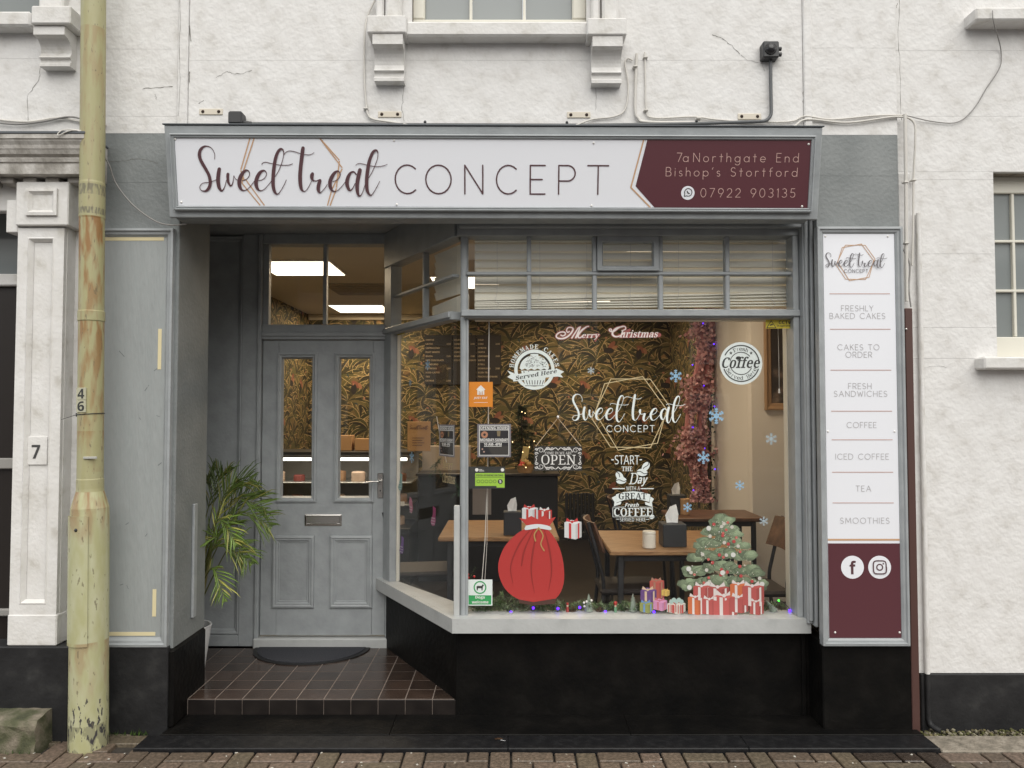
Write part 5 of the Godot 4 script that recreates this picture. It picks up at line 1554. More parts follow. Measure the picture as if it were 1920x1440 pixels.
func cables_and_fittings() -> void:
	# dark grey conduit along the top of the fascia and up to a junction box
	var c := thing("conduit", "dark grey conduit running above the fascia and up the wall", "conduit", Vector3(-0.0281, 3.1557, 0.03))
	part(c, "pipe", B().tube(V3([Vector3(-1.4194, 3.1642, 0.03), Vector3(-0.4497, 3.1585, 0.03), Vector3(0.3935, 3.1557, 0.03), Vector3(0.9568, 3.1661, 0.025), Vector3(1.2956, 3.1787, 0.022)]), 0.009, -1, 10), mats["mid_grey_conduit"])
	part(c, "bend", B().tube(curve([Vector3(1.2956, 3.1787, 0.022), Vector3(1.3408, 3.1844, 0.022), Vector3(1.3665, 3.2129, 0.022), Vector3(1.3698, 3.2586, 0.022)]), 0.009, -1, 10), mats["mid_grey_conduit"])
	part(c, "pipe", B().tube(V3([Vector3(1.3698, 3.2586, 0.022), Vector3(1.3688, 3.4017, 0.022), Vector3(1.3703, 3.5222, 0.022)]), 0.009, -1, 10), mats["mid_grey_conduit"])
	for p in [Vector3(-0.4582, 3.1727, 0.03), Vector3(0.2895, 3.1699, 0.03), Vector3(0.9726, 3.1784, 0.03)]:
		part(c, "saddle", B().ball(p, Vector3(0.008, 0.009, 0.008), 8, 5), mats["dark_grey_plastic"])
	var lt := thing("wall_light", "small black bulkhead light on the wall, top right of the fascia", "wall light", Vector3(1.3589, 3.507, 0.03))
	var q := Vector3(1.3618, 3.551, 0.04)
	part(lt, "housing", B().box(q + Vector3(-0.042, -0.044, -0.045), q + Vector3(0.042, 0.044, 0.02), 0.006), mats["dark_grey_plastic"])
	part(lt, "dome", B().ball(q + Vector3(-0.004, 0, 0.02), Vector3(0.032, 0.032, 0.02), 16, 8), plain("smoked_dome", lin(0.02, 0.02, 0.022), 0.2))
	for y in [0.014, -0.016]:
		part(lt, "gland", B().tube(V3([q + Vector3(0.042, y, -0.01), q + Vector3(0.062, y, -0.01)]), 0.011, -1, 10), mats["dark_grey_plastic"])
	var bx := thing("junction_box", "small black box at the left end of the fascia top", "junction box", Vector3(-1.4493, 3.149, 0.04))
	q = Vector3(-1.4462, 3.1849, 0.05)
	part(bx, "body", B().box(q + Vector3(-0.038, -0.034, -0.05), q + Vector3(0.036, 0.034, 0.02), 0.008), mats["dark_grey_plastic"])
	part(bx, "gland", B().tube(V3([q + Vector3(0.036, -0.02, -0.01), q + Vector3(0.075, -0.022, -0.015)]), 0.011, -1, 10), mats["dark_grey_plastic"])
	# loose white cables
	cable("cable", "white cable down beside the left window bracket", [Vector3(-0.7267, 3.8289, 0.03), Vector3(-0.7648, 3.7535, 0.02), Vector3(-0.7811, 3.6612, 0.02), Vector3(-0.7839, 3.4348, 0.012), Vector3(-0.7744, 3.2913, 0.012), Vector3(-0.7626, 3.2197, 0.012), Vector3(-0.7286, 3.1939, 0.012), Vector3(-0.6199, 3.1737, 0.02), Vector3(-0.4965, 3.1359, 0.06)], 0.0055, "white_cable")
	cable("cable", "white cable looping up beside the right window bracket", [Vector3(0.3216, 3.1424, 0.05), Vector3(0.4236, 3.1939, 0.012), Vector3(0.5366, 3.2082, 0.012), Vector3(0.599, 3.2483, 0.012), Vector3(0.6166, 3.3774, 0.012), Vector3(0.6003, 3.4924, 0.012), Vector3(0.6146, 3.5211, 0.012), Vector3(0.64, 3.5125, 0.012)], 0.0045, "white_cable")
	cable("cable", "thick white cable stub right of the window bracket", [Vector3(0.6626, 3.5461, 0.014), Vector3(0.6561, 3.4052, 0.014), Vector3(0.6523, 3.2475, 0.014), Vector3(0.669, 3.1989, 0.014), Vector3(0.7196, 3.1789, 0.014), Vector3(1.0436, 3.1724, 0.016)], 0.008, "white_cable")
	cable("cable", "thin white cable with clips beside the thick cable stub", [Vector3(0.7058, 3.5567, 0.01), Vector3(0.7077, 3.407, 0.01), Vector3(0.7123, 3.2491, 0.01), Vector3(0.7488, 3.2033, 0.01), Vector3(0.9607, 3.209, 0.01), Vector3(1.0736, 3.1947, 0.01), Vector3(1.243, 3.1832, 0.01), Vector3(1.469, 3.1832, 0.01), Vector3(1.5542, 3.2119, 0.01), Vector3(1.6952, 3.1947, 0.01), Vector3(1.9216, 3.2147, 0.01), Vector3(2.0912, 3.2176, 0.01)], 0.0045, "white_cable")
	cable("cable", "grey cable above the right end of the fascia", [Vector3(0.5857, 3.1359, 0.06), Vector3(0.9483, 3.1302, 0.06), Vector3(1.2302, 3.1311, 0.05), Vector3(1.4612, 3.1414, 0.03), Vector3(1.558, 3.1932, 0.014), Vector3(1.7779, 3.176, 0.014), Vector3(2.0325, 3.2075, 0.014), Vector3(2.1234, 3.1825, 0.012), Vector3(2.1328, 3.0853, 0.012), Vector3(2.1269, 2.8951, 0), Vector3(2.1187, 2.6104, 0), Vector3(2.1094, 2.4176, 0)], 0.0055, "white_cable")
	cable("cable", "white pipe down the seam between the two houses", [Vector3(2.0776, 3.2194, 0.02), Vector3(2.0758, 2.9742, 0.02), Vector3(2.0732, 2.5502, 0.015), Vector3(2.0699, 2.2261, 0.015)], 0.009, "white_cable", "pipe")
	cable("cable", "thin grey wire hanging from the sill at the upper right", [Vector3(2.5113, 3.742, 0.085), Vector3(2.5154, 3.6796, 0.085), Vector3(2.6131, 3.5917, -0.015), Vector3(2.6079, 3.4903, -0.015), Vector3(2.5371, 3.3767, -0.02), Vector3(2.4633, 3.2611, -0.02), Vector3(2.3764, 3.1918, -0.02), Vector3(2.2484, 3.1947, -0.02), Vector3(2.0989, 3.2206, -0.005), Vector3(2.0347, 3.2205, 0.01)], 0.0028, "grey_cable")
	cable("cable", "thin black wire beside the top of the menu board", [Vector3(2.0448, 2.5152, 0.02), Vector3(2.0717, 2.4711, 0.015), Vector3(2.0918, 2.4096, 0.012), Vector3(2.084, 2.2969, 0.012), Vector3(2.0933, 2.1956, 0.012)], 0.004, "grey_cable")
	cable("cable", "grey wire drooping from the lamp post to the fascia", [Vector3(-2.1234, 2.9895, 0.1), Vector3(-2.0913, 2.9263, 0.08), Vector3(-2.0691, 2.8373, 0.05), Vector3(-1.9828, 2.7275, 0.04), Vector3(-1.8603, 2.6408, 0.06), Vector3(-1.7677, 2.6135, 0.08), Vector3(-1.6935, 2.624, 0.06)], 0.004, "grey_cable")
	cable("cable", "pair of old cables along the wall over the left cornice", [Vector3(-2.7676, 3.1997, 0.012), Vector3(-2.6543, 3.1853, 0.012), Vector3(-2.5412, 3.1825, 0.012), Vector3(-2.4005, 3.2025, 0.012), Vector3(-2.2871, 3.1825, 0.012), Vector3(-2.1456, 3.1625, 0.012)], 0.006, "white_cable")
	cable("cable", "thin dark cable just above the pair over the cornice", [Vector3(-2.7616, 3.1794, 0.02), Vector3(-2.6204, 3.1651, 0.02), Vector3(-2.4798, 3.1794, 0.02), Vector3(-2.3395, 3.2051, 0.02), Vector3(-2.2262, 3.1794, 0.02)], 0.0045, "grey_cable")
	cable("cable", "looped white cable end lying on the left cornice", [Vector3(-2.1624, 3.0568, 0.22), Vector3(-2.2051, 3.0603, 0.225), Vector3(-2.2487, 3.0565, 0.228), Vector3(-2.2706, 3.0392, 0.231), Vector3(-2.2671, 3.028, 0.232), Vector3(-2.2281, 3.0473, 0.231), Vector3(-2.1888, 3.0558, 0.23), Vector3(-2.1542, 3.0487, 0.22)], 0.003, "white_cable")
	var near := ["on the thick cable stub", "at the top of the thin cable", "where the thin cable bends", "high on the pipe between the houses", "halfway down the pipe between the houses", "on the cable right of the pipe", "just above the brown pipe", "left of the bulkhead light's conduit", "at the foot of the cable by the left bracket"]
	var ci := 0
	for q2 in [Vector3(0.6527, 3.4743, 0.02), Vector3(0.7081, 3.5269, 0.012), Vector3(0.7091, 3.2426, 0.012), Vector3(2.0736, 2.8548, 0.02), Vector3(2.0703, 2.5321, 0.02), Vector3(2.1265, 2.8723, 0), Vector3(2.0786, 2.1296, 0), Vector3(0.9884, 3.1997, 0.012), Vector3(-0.7741, 3.2512, 0.012)]:
		single("cable_clip", B().box(q2 + Vector3(-0.012, -0.004, -0.02), q2 + Vector3(0.012, 0.004, 0.012), 0.002), mats["white_cable"], "small white cable clip " + near[ci], "cable clip", "cable clips")
		ci += 1
	# brown downpipe and the black one beside it
	var dp := thing("brown_pipe", "narrow brown square pipe right of the menu board", "pipe", Vector3(2.0891, 0.0521, 0))
	part(dp, "pipe", B().box(Vector3(2.076 - 0.021, -0.02, -0.028), Vector3(2.076 + 0.019, 2.1889, 0.024), 0.003), mats["pipe_brown"])
	part(dp, "screw", B().ball(Vector3(2.0567, 2.0785, 0.03), Vector3(0.007, 0.006, 0.006), 8, 5), mats["chrome"])
	var wp := thing("white_pipe", "white painted pipe beside the brown pipe, black at the foot", "pipe", Vector3(2.1578, 0.0536, -0.01))
	part(wp, "pipe", B().tube(V3([Vector3(2.155, 0.2899, -0.012), Vector3(2.155, 2.7, -0.012)]), 0.013, -1, 10), mats["white_masonry"])
	part(wp, "foot", B().tube(curve([Vector3(2.155, 0.2899, -0.012), Vector3(2.155, 0.1, -0.012), Vector3(2.158, 0.04, -0.005), Vector3(2.175, 0.022, 0.025), Vector3(2.19, 0.018, 0.04)]), 0.014, -1, 10), mats["black_plinth"])

func frond(parent: Node, base: Vector3, mid: Vector3, tip: Vector3, leaf_len: float, tint: float, sd: int, bare := 0.28) -> void:
	# an arching stem with two rows of narrow leaflets
	var rng := RandomNumberGenerator.new()
	rng.seed = sd
	var path := curve([base, base.lerp(mid, 0.55) + Vector3(0, 0.03, 0), mid, mid.lerp(tip, 0.55) + Vector3(0, 0.02, 0), tip], 5)
	var b := B()
	b.col = Color(0.10, 0.11, 0.03)
	b.tube(path, 0.005, 0.0012, 5)
	var m := path.size()
	var n := 15
	for k in n:
		var f := lerpf(bare, 1.0, k / float(n - 1))
		var x := f * (m - 1)
		var i := mini(int(x), m - 2)
		var p := path[i].lerp(path[i + 1], x - i)
		var d := (path[i + 1] - path[i]).normalized()
		for s: float in [-1.0, 1.0]:
			var side := d.cross(Vector3(0, 0.35, 1.0).normalized()).normalized() * s
			var ln := leaf_len * sin(PI * clampf(0.22 + 0.75 * (f - bare) / (1.0 - bare), 0, 1)) * rng.randf_range(0.8, 1.15)
			var way := (d * rng.randf_range(0.75, 1.1) + side * rng.randf_range(0.35, 0.75) + Vector3(0, 0.16, rng.randf_range(-0.35, 0.4))).normalized()
			var g := rng.randf_range(0.7, 1.25) * tint
			b.col = Color(0.092 * g, 0.14 * g, 0.03 * g) if rng.randf() > 0.22 else Color(0.20 * g, 0.20 * g, 0.05 * g)
			var w := side.cross(way).cross(way).normalized() * 0.0046
			var fold := way.cross(w).normalized() * 0.0025
			var q := [p, p + way * ln * 0.4, p + way * ln * 0.78 + Vector3(0, -0.04 * ln, 0), p + way * ln + Vector3(0, -0.14 * ln, 0)]
			var ws := [0.35, 1.0, 0.7, 0.03]
			for j in 3:
				b.quad(q[j] - w * ws[j], q[j] + fold, q[j + 1] + fold, q[j + 1] - w * ws[j + 1])
				b.quad(q[j] + fold, q[j] + w * ws[j], q[j + 1] + w * ws[j + 1], q[j + 1] + fold)
	part(parent, "frond", b, mats["leaf"])

func porch_things() -> void:
	# palm in a white pot, half hidden by the porch cheek
	var base := Vector3(-1.93, STEP + 0.001, -0.62)
	var t := thing("potted_palm", "green palm in a white pot in the porch corner", "plant", base)
	part(t, "pot", B().lathe(V2([0.0, 0.0, 0.085, 0.0, 0.09, 0.005, 0.125, 0.26, 0.128, 0.265, 0.126, 0.27, 0.115, 0.268, 0.11, 0.23, 0.0, 0.228]), base, 28), plain("pot_white", lin(0.62, 0.63, 0.64), 0.35))
	part(t, "soil", B().lathe(V2([0.109, 0.231, 0.0, 0.24]), base, 18), plain("soil", lin(0.02, 0.014, 0.01), 0.95))
	var rng := RandomNumberGenerator.new()
	rng.seed = 12
	var o := base + Vector3(0, 0.235, 0)
	for k in 9:
		var a := rng.randf() * TAU
		var s := o + Vector3(cos(a) * 0.05, 0, sin(a) * 0.05)
		var b := B()
		b.col = Color(0.17, 0.16, 0.05)
		b.tube(V3([s, s + Vector3(cos(a) * 0.02 + 0.02, 0.28, sin(a) * 0.02), s + Vector3(cos(a) * 0.03 + 0.05, 0.5, sin(a) * 0.03)]), 0.008, 0.005, 6)
		part(t, "stem", b, mats["leaf"])
	var j := 0
	for q in [[Vector3(-1.6291, 1.0796, -0.6), Vector3(-1.4053, 1.0166, -0.55), 0.15, 1.1], [Vector3(-1.6693, 1.157, -0.62), Vector3(-1.4538, 1.1177, -0.6), 0.16, 1.0], [Vector3(-1.7132, 1.2182, -0.65), Vector3(-1.5425, 1.2881, -0.62), 0.15, 0.8], [Vector3(-1.7752, 1.2173, -0.66), Vector3(-1.7341, 1.3245, -0.65), 0.14, 0.75], [Vector3(-1.8225, 1.1811, -0.7), Vector3(-1.8372, 1.295, -0.7), 0.14, 0.7], [Vector3(-1.6252, 0.9287, -0.55), Vector3(-1.503, 0.8126, -0.5), 0.13, 1.3], [Vector3(-1.6826, 0.9597, -0.45), Vector3(-1.7799, 0.901, -0.38), 0.12, 1.6], [Vector3(-1.7029, 1.0607, -0.5), Vector3(-1.5637, 0.943, -0.42), 0.14, 1.9], [Vector3(-1.7225, 0.7855, -0.48), Vector3(-1.6207, 0.6209, -0.42), 0.11, 1.9], [Vector3(-1.733, 1.0717, -0.8), Vector3(-1.5774, 1.2, -0.85), 0.15, 0.75], [Vector3(-1.7865, 0.9209, -0.6), Vector3(-1.6287, 1.0478, -0.6), 0.15, 0.9], [Vector3(-1.7181, 1.1295, -0.58), Vector3(-1.6237, 1.2643, -0.56), 0.15, 0.95], [Vector3(-1.7239, 0.9023, -0.52), Vector3(-1.5408, 0.8436, -0.5), 0.13, 1.4]]:
		frond(t, o + Vector3(rng.randf_range(-0.04, 0.05), 0.1, rng.randf_range(-0.04, 0.04)), q[0] + Vector3(-0.02, -0.045, 0), q[1] + Vector3(-0.025, -0.05, 0), q[2] * 1.3, q[3], 100 + j, 0.42)
		j += 1
	# half-round doormat
	var c := (Vector3(-1.3006, 0.106, -1.0986) + Vector3(0, 0, 0))
	var mt := thing("doormat", "dark half-round doormat on the tiled step", "doormat", Vector3(c.x, STEP, -1.05))
	var rim := PackedVector2Array()
	var mid := PackedVector2Array()
	var w := 0.375
	var dpt := 0.34
	for k in 33:
		var a := PI * k / 32.0
		rim.append(Vector2(c.x + w * cos(a), -1.055 + dpt * sin(a)))
		mid.append(Vector2(c.x + (w - 0.028) * cos(a), -1.05 + (dpt - 0.03) * sin(a)))
	part(mt, "rubber_edge", B().slab(rim, STEP + 0.001, STEP + 0.007), plain("rubber", lin(0.012, 0.012, 0.013), 0.6))
	part(mt, "pile", B().slab(mid, STEP + 0.0072, STEP + 0.012), worn("mat_pile", noise_tex(60, 0.12, [[0.0, lin(0.016, 0.017, 0.022)], [1.0, lin(0.05, 0.052, 0.062)]], 256, 3), 3.0, 0.95))

# ---------------------------------------------------------------- inside the shop

func table(label: String, x0: float, x1: float, z0: float, z1: float, y := 0.852, wood := "oak") -> void:
	var t := thing("cafe_table", label, "table", Vector3((x0 + x1) / 2, STEP, (z0 + z1) / 2), "cafe tables")
	part(t, "table_top", B().box(Vector3(x0, y - 0.028, z0), Vector3(x1, y, z1), 0.006), mats[wood])
	for sx in [x0 + 0.07, x1 - 0.07]:
		for sz in [z0 + 0.07, z1 - 0.07]:
			part(t, "leg", B().box(Vector3(sx - 0.016, STEP, sz - 0.016), Vector3(sx + 0.016, y - 0.0285, sz + 0.016), 0.003), mats["dark_metal"])
	part(t, "apron", B().box(Vector3(x0 + 0.087, y - 0.07, z0 + 0.06), Vector3(x1 - 0.087, y - 0.029, z0 + 0.08), 0.003).box(Vector3(x0 + 0.087, y - 0.07, z1 - 0.08), Vector3(x1 - 0.087, y - 0.029, z1 - 0.06), 0.003), mats["dark_metal"])

func chair(label: String, at: Vector3, turn: float) -> void:
	# metal frame, padded seat, curved wooden back; it faces +x before turning
	var t := thing("cafe_chair", label, "chair", at, "cafe chairs")
	var xf := Transform3D(Basis(Vector3.UP, turn), at)
	var mk := func() -> MB:
		var b := B()
		b.xf = xf
		return b
	for q in [[0.19, 0.17], [0.19, -0.17], [-0.17, 0.16], [-0.17, -0.16]]:
		var b: MB = mk.call()
		if q[0] > 0:
			b.tube(V3([Vector3(q[0] + 0.03, 0, q[1] * 1.15), Vector3(q[0], 0.45, q[1])]), 0.012, -1, 8)
		else:
			b.tube(curve([Vector3(q[0] - 0.06, 0, q[1] * 1.15), Vector3(q[0], 0.45, q[1]), Vector3(q[0] - 0.02, 0.62, q[1]), Vector3(q[0] - 0.09, 0.88, q[1])]), 0.012, -1, 8)
		part(t, "leg", b, mats["dark_metal"])
	var st: MB = mk.call()
	st.cbox(Vector3(0.01, 0.465, 0), Vector3(0.2, 0.018, 0.19), 0.014)
	part(t, "seat", st, plain("seat_brown", lin(0.022, 0.015, 0.011), 0.6))
	var bk: MB = mk.call()
	for k in 8:
		var a := lerpf(-0.19, 0.19, k / 8.0)
		var c := lerpf(-0.19, 0.19, (k + 1) / 8.0)
		var f := func(z: float, y: float) -> Vector3: return Vector3(-0.2 - (y - 0.7) * 0.35 + z * z * 1.2, y, z)
		bk.quad(f.call(a, 0.70), f.call(c, 0.70), f.call(c, 0.88), f.call(a, 0.88), Vector3(1, 0, 0))
		var o := Vector3(-0.014, 0, 0)
		bk.quad(f.call(a, 0.70) + o, f.call(c, 0.70) + o, f.call(c, 0.88) + o, f.call(a, 0.88) + o, Vector3(-1, 0, 0))
		bk.quad(f.call(a, 0.88), f.call(c, 0.88), f.call(c, 0.88) + o, f.call(a, 0.88) + o, Vector3(0, 1, 0))
		bk.quad(f.call(a, 0.70), f.call(c, 0.70), f.call(c, 0.70) + o, f.call(a, 0.70) + o, Vector3(0, -1, 0))
	for z in [-0.19, 0.19]:
		var x: float = -0.2 + z * z * 1.2
		bk.quad(Vector3(x, 0.70, z), Vector3(x - 0.063, 0.88, z), Vector3(x - 0.077, 0.88, z), Vector3(x - 0.014, 0.70, z), Vector3(0, 0, z))
	part(t, "backrest", bk, mats["walnut"])

func tissue_box(label: String, at: Vector3, s: float, hgt: float) -> void:
	var t := thing("tissue_box", label, "tissue box", at, "black tissue boxes")
	part(t, "box", B().box(at + Vector3(-s, 0.001, -s), at + Vector3(s, hgt, s), 0.004), plain("box_black", lin(0.02, 0.022, 0.024), 0.5))
	var b := B()
	var y := hgt + 0.0005
	var p := [Vector3(-0.5, 0, 0.1), Vector3(-0.6, 0.45, 0.05), Vector3(-0.2, 0.95, 0.0), Vector3(0.35, 1.1, -0.1), Vector3(0.5, 0.5, 0.05), Vector3(0.45, 0, 0.1)]
	for k in 5:
		b.tri(at + Vector3(0, y, -0.2 * s), at + Vector3(p[k].x * s, y + p[k].y * s * 1.4, p[k].z * s), at + Vector3(p[k + 1].x * s, y + p[k + 1].y * s * 1.4, p[k + 1].z * s + 0.006 * (k % 2)), Vector3(0, 0, 1))
		b.tri(at + Vector3(0, y, -0.5 * s), at + Vector3(p[k].x * s, y + p[k].y * s * 1.4, p[k].z * s - 0.006), at + Vector3(p[k + 1].x * s, y + p[k + 1].y * s * 1.4, p[k + 1].z * s - 0.006), Vector3(0, 0, -1))
	part(t, "tissue", b, mats["paper_white"])

func needles(b: MB, a: Vector3, c: Vector3, n: int, ln: float, col: Color, rng: RandomNumberGenerator) -> void:
	# fir twig: many thin needles round the line a-c
	var d := (c - a).normalized()
	var s := d.cross(Vector3(0.3, 0.5, 0.8)).normalized()
	for k in n:
		var p := a.lerp(c, rng.randf())
		var way := (s.rotated(d, rng.randf() * TAU) + d * rng.randf_range(0.3, 0.9)).normalized() * ln * rng.randf_range(0.6, 1.1)
		var w := way.cross(d).normalized() * maxf(0.0016, ln * 0.07)
		b.col = col * rng.randf_range(0.6, 1.4)
		b.tri(p - w, p + w, p + way)

func glow(key: String, c: Color, e: float) -> StandardMaterial3D:
	var m := plain(key, c, 0.4)
	m.emission_enabled = true
	m.emission = c
	m.emission_energy_multiplier = e
	return m

func interior_things() -> void:
	var rng := RandomNumberGenerator.new()
	rng.seed = 77
	table("oak topped table close behind the right half of the window", 0.56, 1.34, -1.17, -0.40)
	table("oak topped table behind the orange and green stickers", -0.47, 0.30, -1.66, -0.88)
	table("dark table at the back right under the pink garland", 1.2, 1.88, -2.2, -1.7, 0.86, "walnut")
	chair("dark metal chair with wooden back left of the front table", Vector3(0.72, STEP, -0.80), 0.0)
	chair("dark metal chair seen through the canted pane", Vector3(-0.62, STEP, -1.30), 0.15)
	chair("chair half hidden behind the tree sticker", Vector3(1.47, STEP, -0.75), PI)
	chair("dark chair at the back table, left side", Vector3(1.02, STEP, -2.0), 0.0)
	tissue_box("large black tissue box on the front right table", Vector3(0.9556, 0.852, -0.58), 0.07, 0.135)
	tissue_box("black tissue box on the left table", Vector3(0.0035, 0.852, -1.0), 0.058, 0.15)
	tissue_box("smaller tissue box on the back table", Vector3(1.2707, 0.86, -1.95), 0.06, 0.15)
	var at := Vector3(0.8019, 0.852, -0.5)
	var cj := thing("candle_jar", "cream candle jar with lid on the front right table", "jar", at, "cream candle jars")
	part(cj, "jar", B().lathe(V2([0, 0.001, 0.036, 0.001, 0.039, 0.005, 0.039, 0.075, 0.037, 0.079]), at, 24), plain("jar_cream", lin(0.66, 0.62, 0.53), 0.3))
	part(cj, "lid", B().lathe(V2([0.038, 0.0795, 0.039, 0.083, 0.039, 0.094, 0.036, 0.099, 0, 0.1]), at, 24), mats["jar_cream"])
	at = Vector3(1.3255, 0.86, -1.9)
	cj = thing("candle_jar", "tan candle jar on the back table", "jar", at, "cream candle jars")
	part(cj, "jar", B().lathe(V2([0, 0.001, 0.036, 0.001, 0.039, 0.005, 0.039, 0.12, 0.036, 0.124, 0, 0.125]), at, 20), mats["kraft"])
	# black serving counter
	var ct := thing("serving_counter", "black serving counter in the dark middle of the shop", "counter", Vector3(-0.2, STEP, -3.3))
	part(ct, "front", B().box(Vector3(-0.86, STEP, -3.5), Vector3(0.42, 1.06, -3.05), 0.004), mats["counter_black"])
	part(ct, "counter_top", B().box(Vector3(-0.88, 1.0605, -3.52), Vector3(0.44, 1.085, -3.02), 0.004), mats["dark_brown_paint"])
	part(ct, "notice", B().box(Vector3(-0.3611, 0.7089, -3.049), Vector3(-0.1903, 1.01, -3.044)), plain("notice_grey", lin(0.22, 0.2, 0.2), 0.7))
	part(ct, "back_shelf", B().box(Vector3(-0.86, 1.0855, -3.5), Vector3(-0.4, 1.32, -3.36), 0.003), plain("shelf_beige", lin(0.30, 0.25, 0.2), 0.7))
	# glass display cabinet
	var dc := thing("display_cabinet", "glass cake cabinet lit by a white tube behind the door", "display cabinet", Vector3(-1.5, STEP, -3.1))
	part(dc, "base", B().box(Vector3(-2.3, STEP, -3.4), Vector3(-0.90, 0.62, -2.8), 0.005), mats["counter_black"])
	part(dc, "back", B().box(Vector3(-2.3, 0.621, -3.4), Vector3(-0.90, 1.26, -3.37), 0.002), plain("cabinet_back", lin(0.22, 0.2, 0.17), 0.5))
	part(dc, "top", B().box(Vector3(-2.32, 1.261, -3.42), Vector3(-0.88, 1.29, -2.9), 0.004), mats["counter_black"])
	for y in [0.80, 1.0]:
		part(dc, "shelf", B().box(Vector3(-2.29, y, -3.36), Vector3(-0.91, y + 0.012, -2.95), 0.002), plain("shelf_steel", lin(0.4, 0.4, 0.38), 0.3, 0.6))
	part(dc, "front_pane", B().box(Vector3(-2.29, 0.622, -2.815), Vector3(-0.905, 1.26, -2.81)), mats["glass"])
	var tube := part(dc, "lamp_tube", B().tube(V3([Vector3(-2.25, 1.22, -2.95), Vector3(-0.95, 1.22, -2.95)]), 0.014, -1, 10), glow("tube_glow", Color(1.0, 0.98, 0.92), 2.2))
	var tl := AreaLight3D.new()
	tl.name = "tube_lamp"
	tl.area_size = Vector2(1.25, 0.05)
	tl.light_energy = 0.10
	tl.light_color = Color(1, 0.97, 0.9)
	tl.shadow_enabled = true
	tube.add_child(tl)
	tl.position = Vector3(-1.6, 1.20, -2.95) - origin_of(tube)
	tl.rotation_degrees = Vector3(-90, 0, 0)
	var n := 0
	for y: float in [0.622, 0.8125, 1.0125]:
		for k in 7:
			var p := Vector3(-2.15 + k * 0.185, y, -3.08 + rng.randf_range(-0.05, 0.05))
			var r := rng.randf_range(0.05, 0.075)
			var h := rng.randf_range(0.05, 0.1)
			var cols := [lin(0.16, 0.06, 0.03), lin(0.36, 0.2, 0.1), lin(0.5, 0.36, 0.26), lin(0.22, 0.05, 0.04)]
			single("cake", B().lathe(V2([0, 0.001, r, 0.001, r, h * 0.9, r * 0.85, h, 0, h * 1.06]), p, 16), plain("cake_%d" % (n % 4), cols[n % 4], 0.7), ["brown", "golden", "pale", "dark red"][n % 4] + " round cake, " + ["first", "second", "third", "fourth", "fifth", "sixth", "seventh"][k] + " from the left, " + ("lowest shelf" if y < 0.7 else "middle shelf" if y < 0.9 else "top shelf") + " of the cabinet", "cake", "cakes in the cabinet")
			n += 1
	for k in 4:
		single("price_card", B().box(Vector3(-1.05 - 0.32 * k, 0.80, -2.948), Vector3(-0.97 - 0.32 * k, 0.84, -2.945)), mats["paper_white"], "white price card on the cabinet shelf, " + ["rightmost", "second from the right", "third from the right", "leftmost"][k], "card", "price cards")
	# kraft boxes and a card on the cabinet
	var kb := Vector3(-0.8489, 1.3904, -2.9)
	var kx := thing("kraft_card", "brown kraft card with dark brush lettering, left of the canted pane", "card", Vector3(kb.x, 1.29, -3.0))
	part(kx, "card", B().box(Vector3(kb.x - 0.105, 1.2905, -3.01), Vector3(kb.x + 0.105, 1.56, -3.0), 0.002), mats["kraft"])
	var km := B()
	km.xf = Transform3D(Basis(), Vector3(kb.x, 1.42, -2.9985))
	brush(km, SCRIPT, -0.085, 0.115, 0.17 / 3900.0, 0.0, 0.003)
	for k in 4:
		km.line(Vector2(-0.06, -0.01 - k * 0.022), Vector2(0.05 - 0.02 * (k % 2), -0.01 - k * 0.022), 0.005, 0.001)
	part(kx, "lettering", km, mats["ink_maroon"])
	for k in 4:
		var p := Vector3(-1.72 + k * 0.17, 1.291, -3.15)
		single("cake_box", B().box(p + Vector3(-0.07, 0, -0.07), p + Vector3(0.07, 0.11 + 0.03 * (k % 2), 0.07), 0.003), mats["kraft"], "brown kraft cake box on the lit cabinet, " + ["leftmost", "second from the left", "third from the left", "rightmost"][k], "box", "kraft cake boxes")
	# menu boards on the back wall
	var cols := [[795, 862], [864, 902], [904, 940]]
	var mw := thing("drinks_menu", "dark brown drinks menu in three boards on the back wall", "menu", Vector3(-0.5988, 1.9889, -5.35))
	var mx := [-1.0754, -0.73, -0.4367, -0.1304]
	var my0: float = 1.9824
	var my1: float = 2.5896
	for k in 3:
		part(mw, "board", B().box(Vector3(mx[k] + 0.004, my0, -5.385), Vector3(mx[k + 1] - 0.004, my1, -5.36), 0.003), plain("menu_dark", lin(0.014, 0.010, 0.008), 0.5))
	var ml := B()
	ml.xf = Transform3D(Basis(), Vector3(0, 0, -5.357))
	var rows := [["COFFEE", "LATTE", "CAPPUCCINO", "FLAT WHITE", "MOCHA", "HOT CHOCOLATE", "AMERICANO", "ESPRESSO", "ICED LATTE", "TEA", "EXTRAS"], ["MILKSHAKES", "VANILLA", "STRAWBERRY", "CHOCOLATE", "BANANA", "ICE CREAM FLOATS"], ["COLD", "COKE", "SPRITE", "FANTA", "LEMONADE", "WATER", "STILL", "SPARKLING", "ICED TEA", "PEACH LEMONADE"]]
	for k in 3:
		for i in rows[k].size():
			var y: float = my1 - 0.05 - i * 0.05
			text(ml, rows[k][i], "nb", mx[k] + 0.02, mx[k] + 0.02 + 0.017 * rows[k][i].length(), y - 0.02, y, 0.0)
			if i % 3 == 1:
				text(ml, "2.80", "nb", mx[k + 1] - 0.07, mx[k + 1] - 0.02, y - 0.02, y, 0.0)
	part(mw, "lettering", ml, plain("menu_cream", lin(0.45, 0.36, 0.24), 0.7))
	# dark column radiator
	var rd := thing("radiator", "dark column radiator against the papered back wall", "radiator", Vector3(0.82, STEP, -5.3))
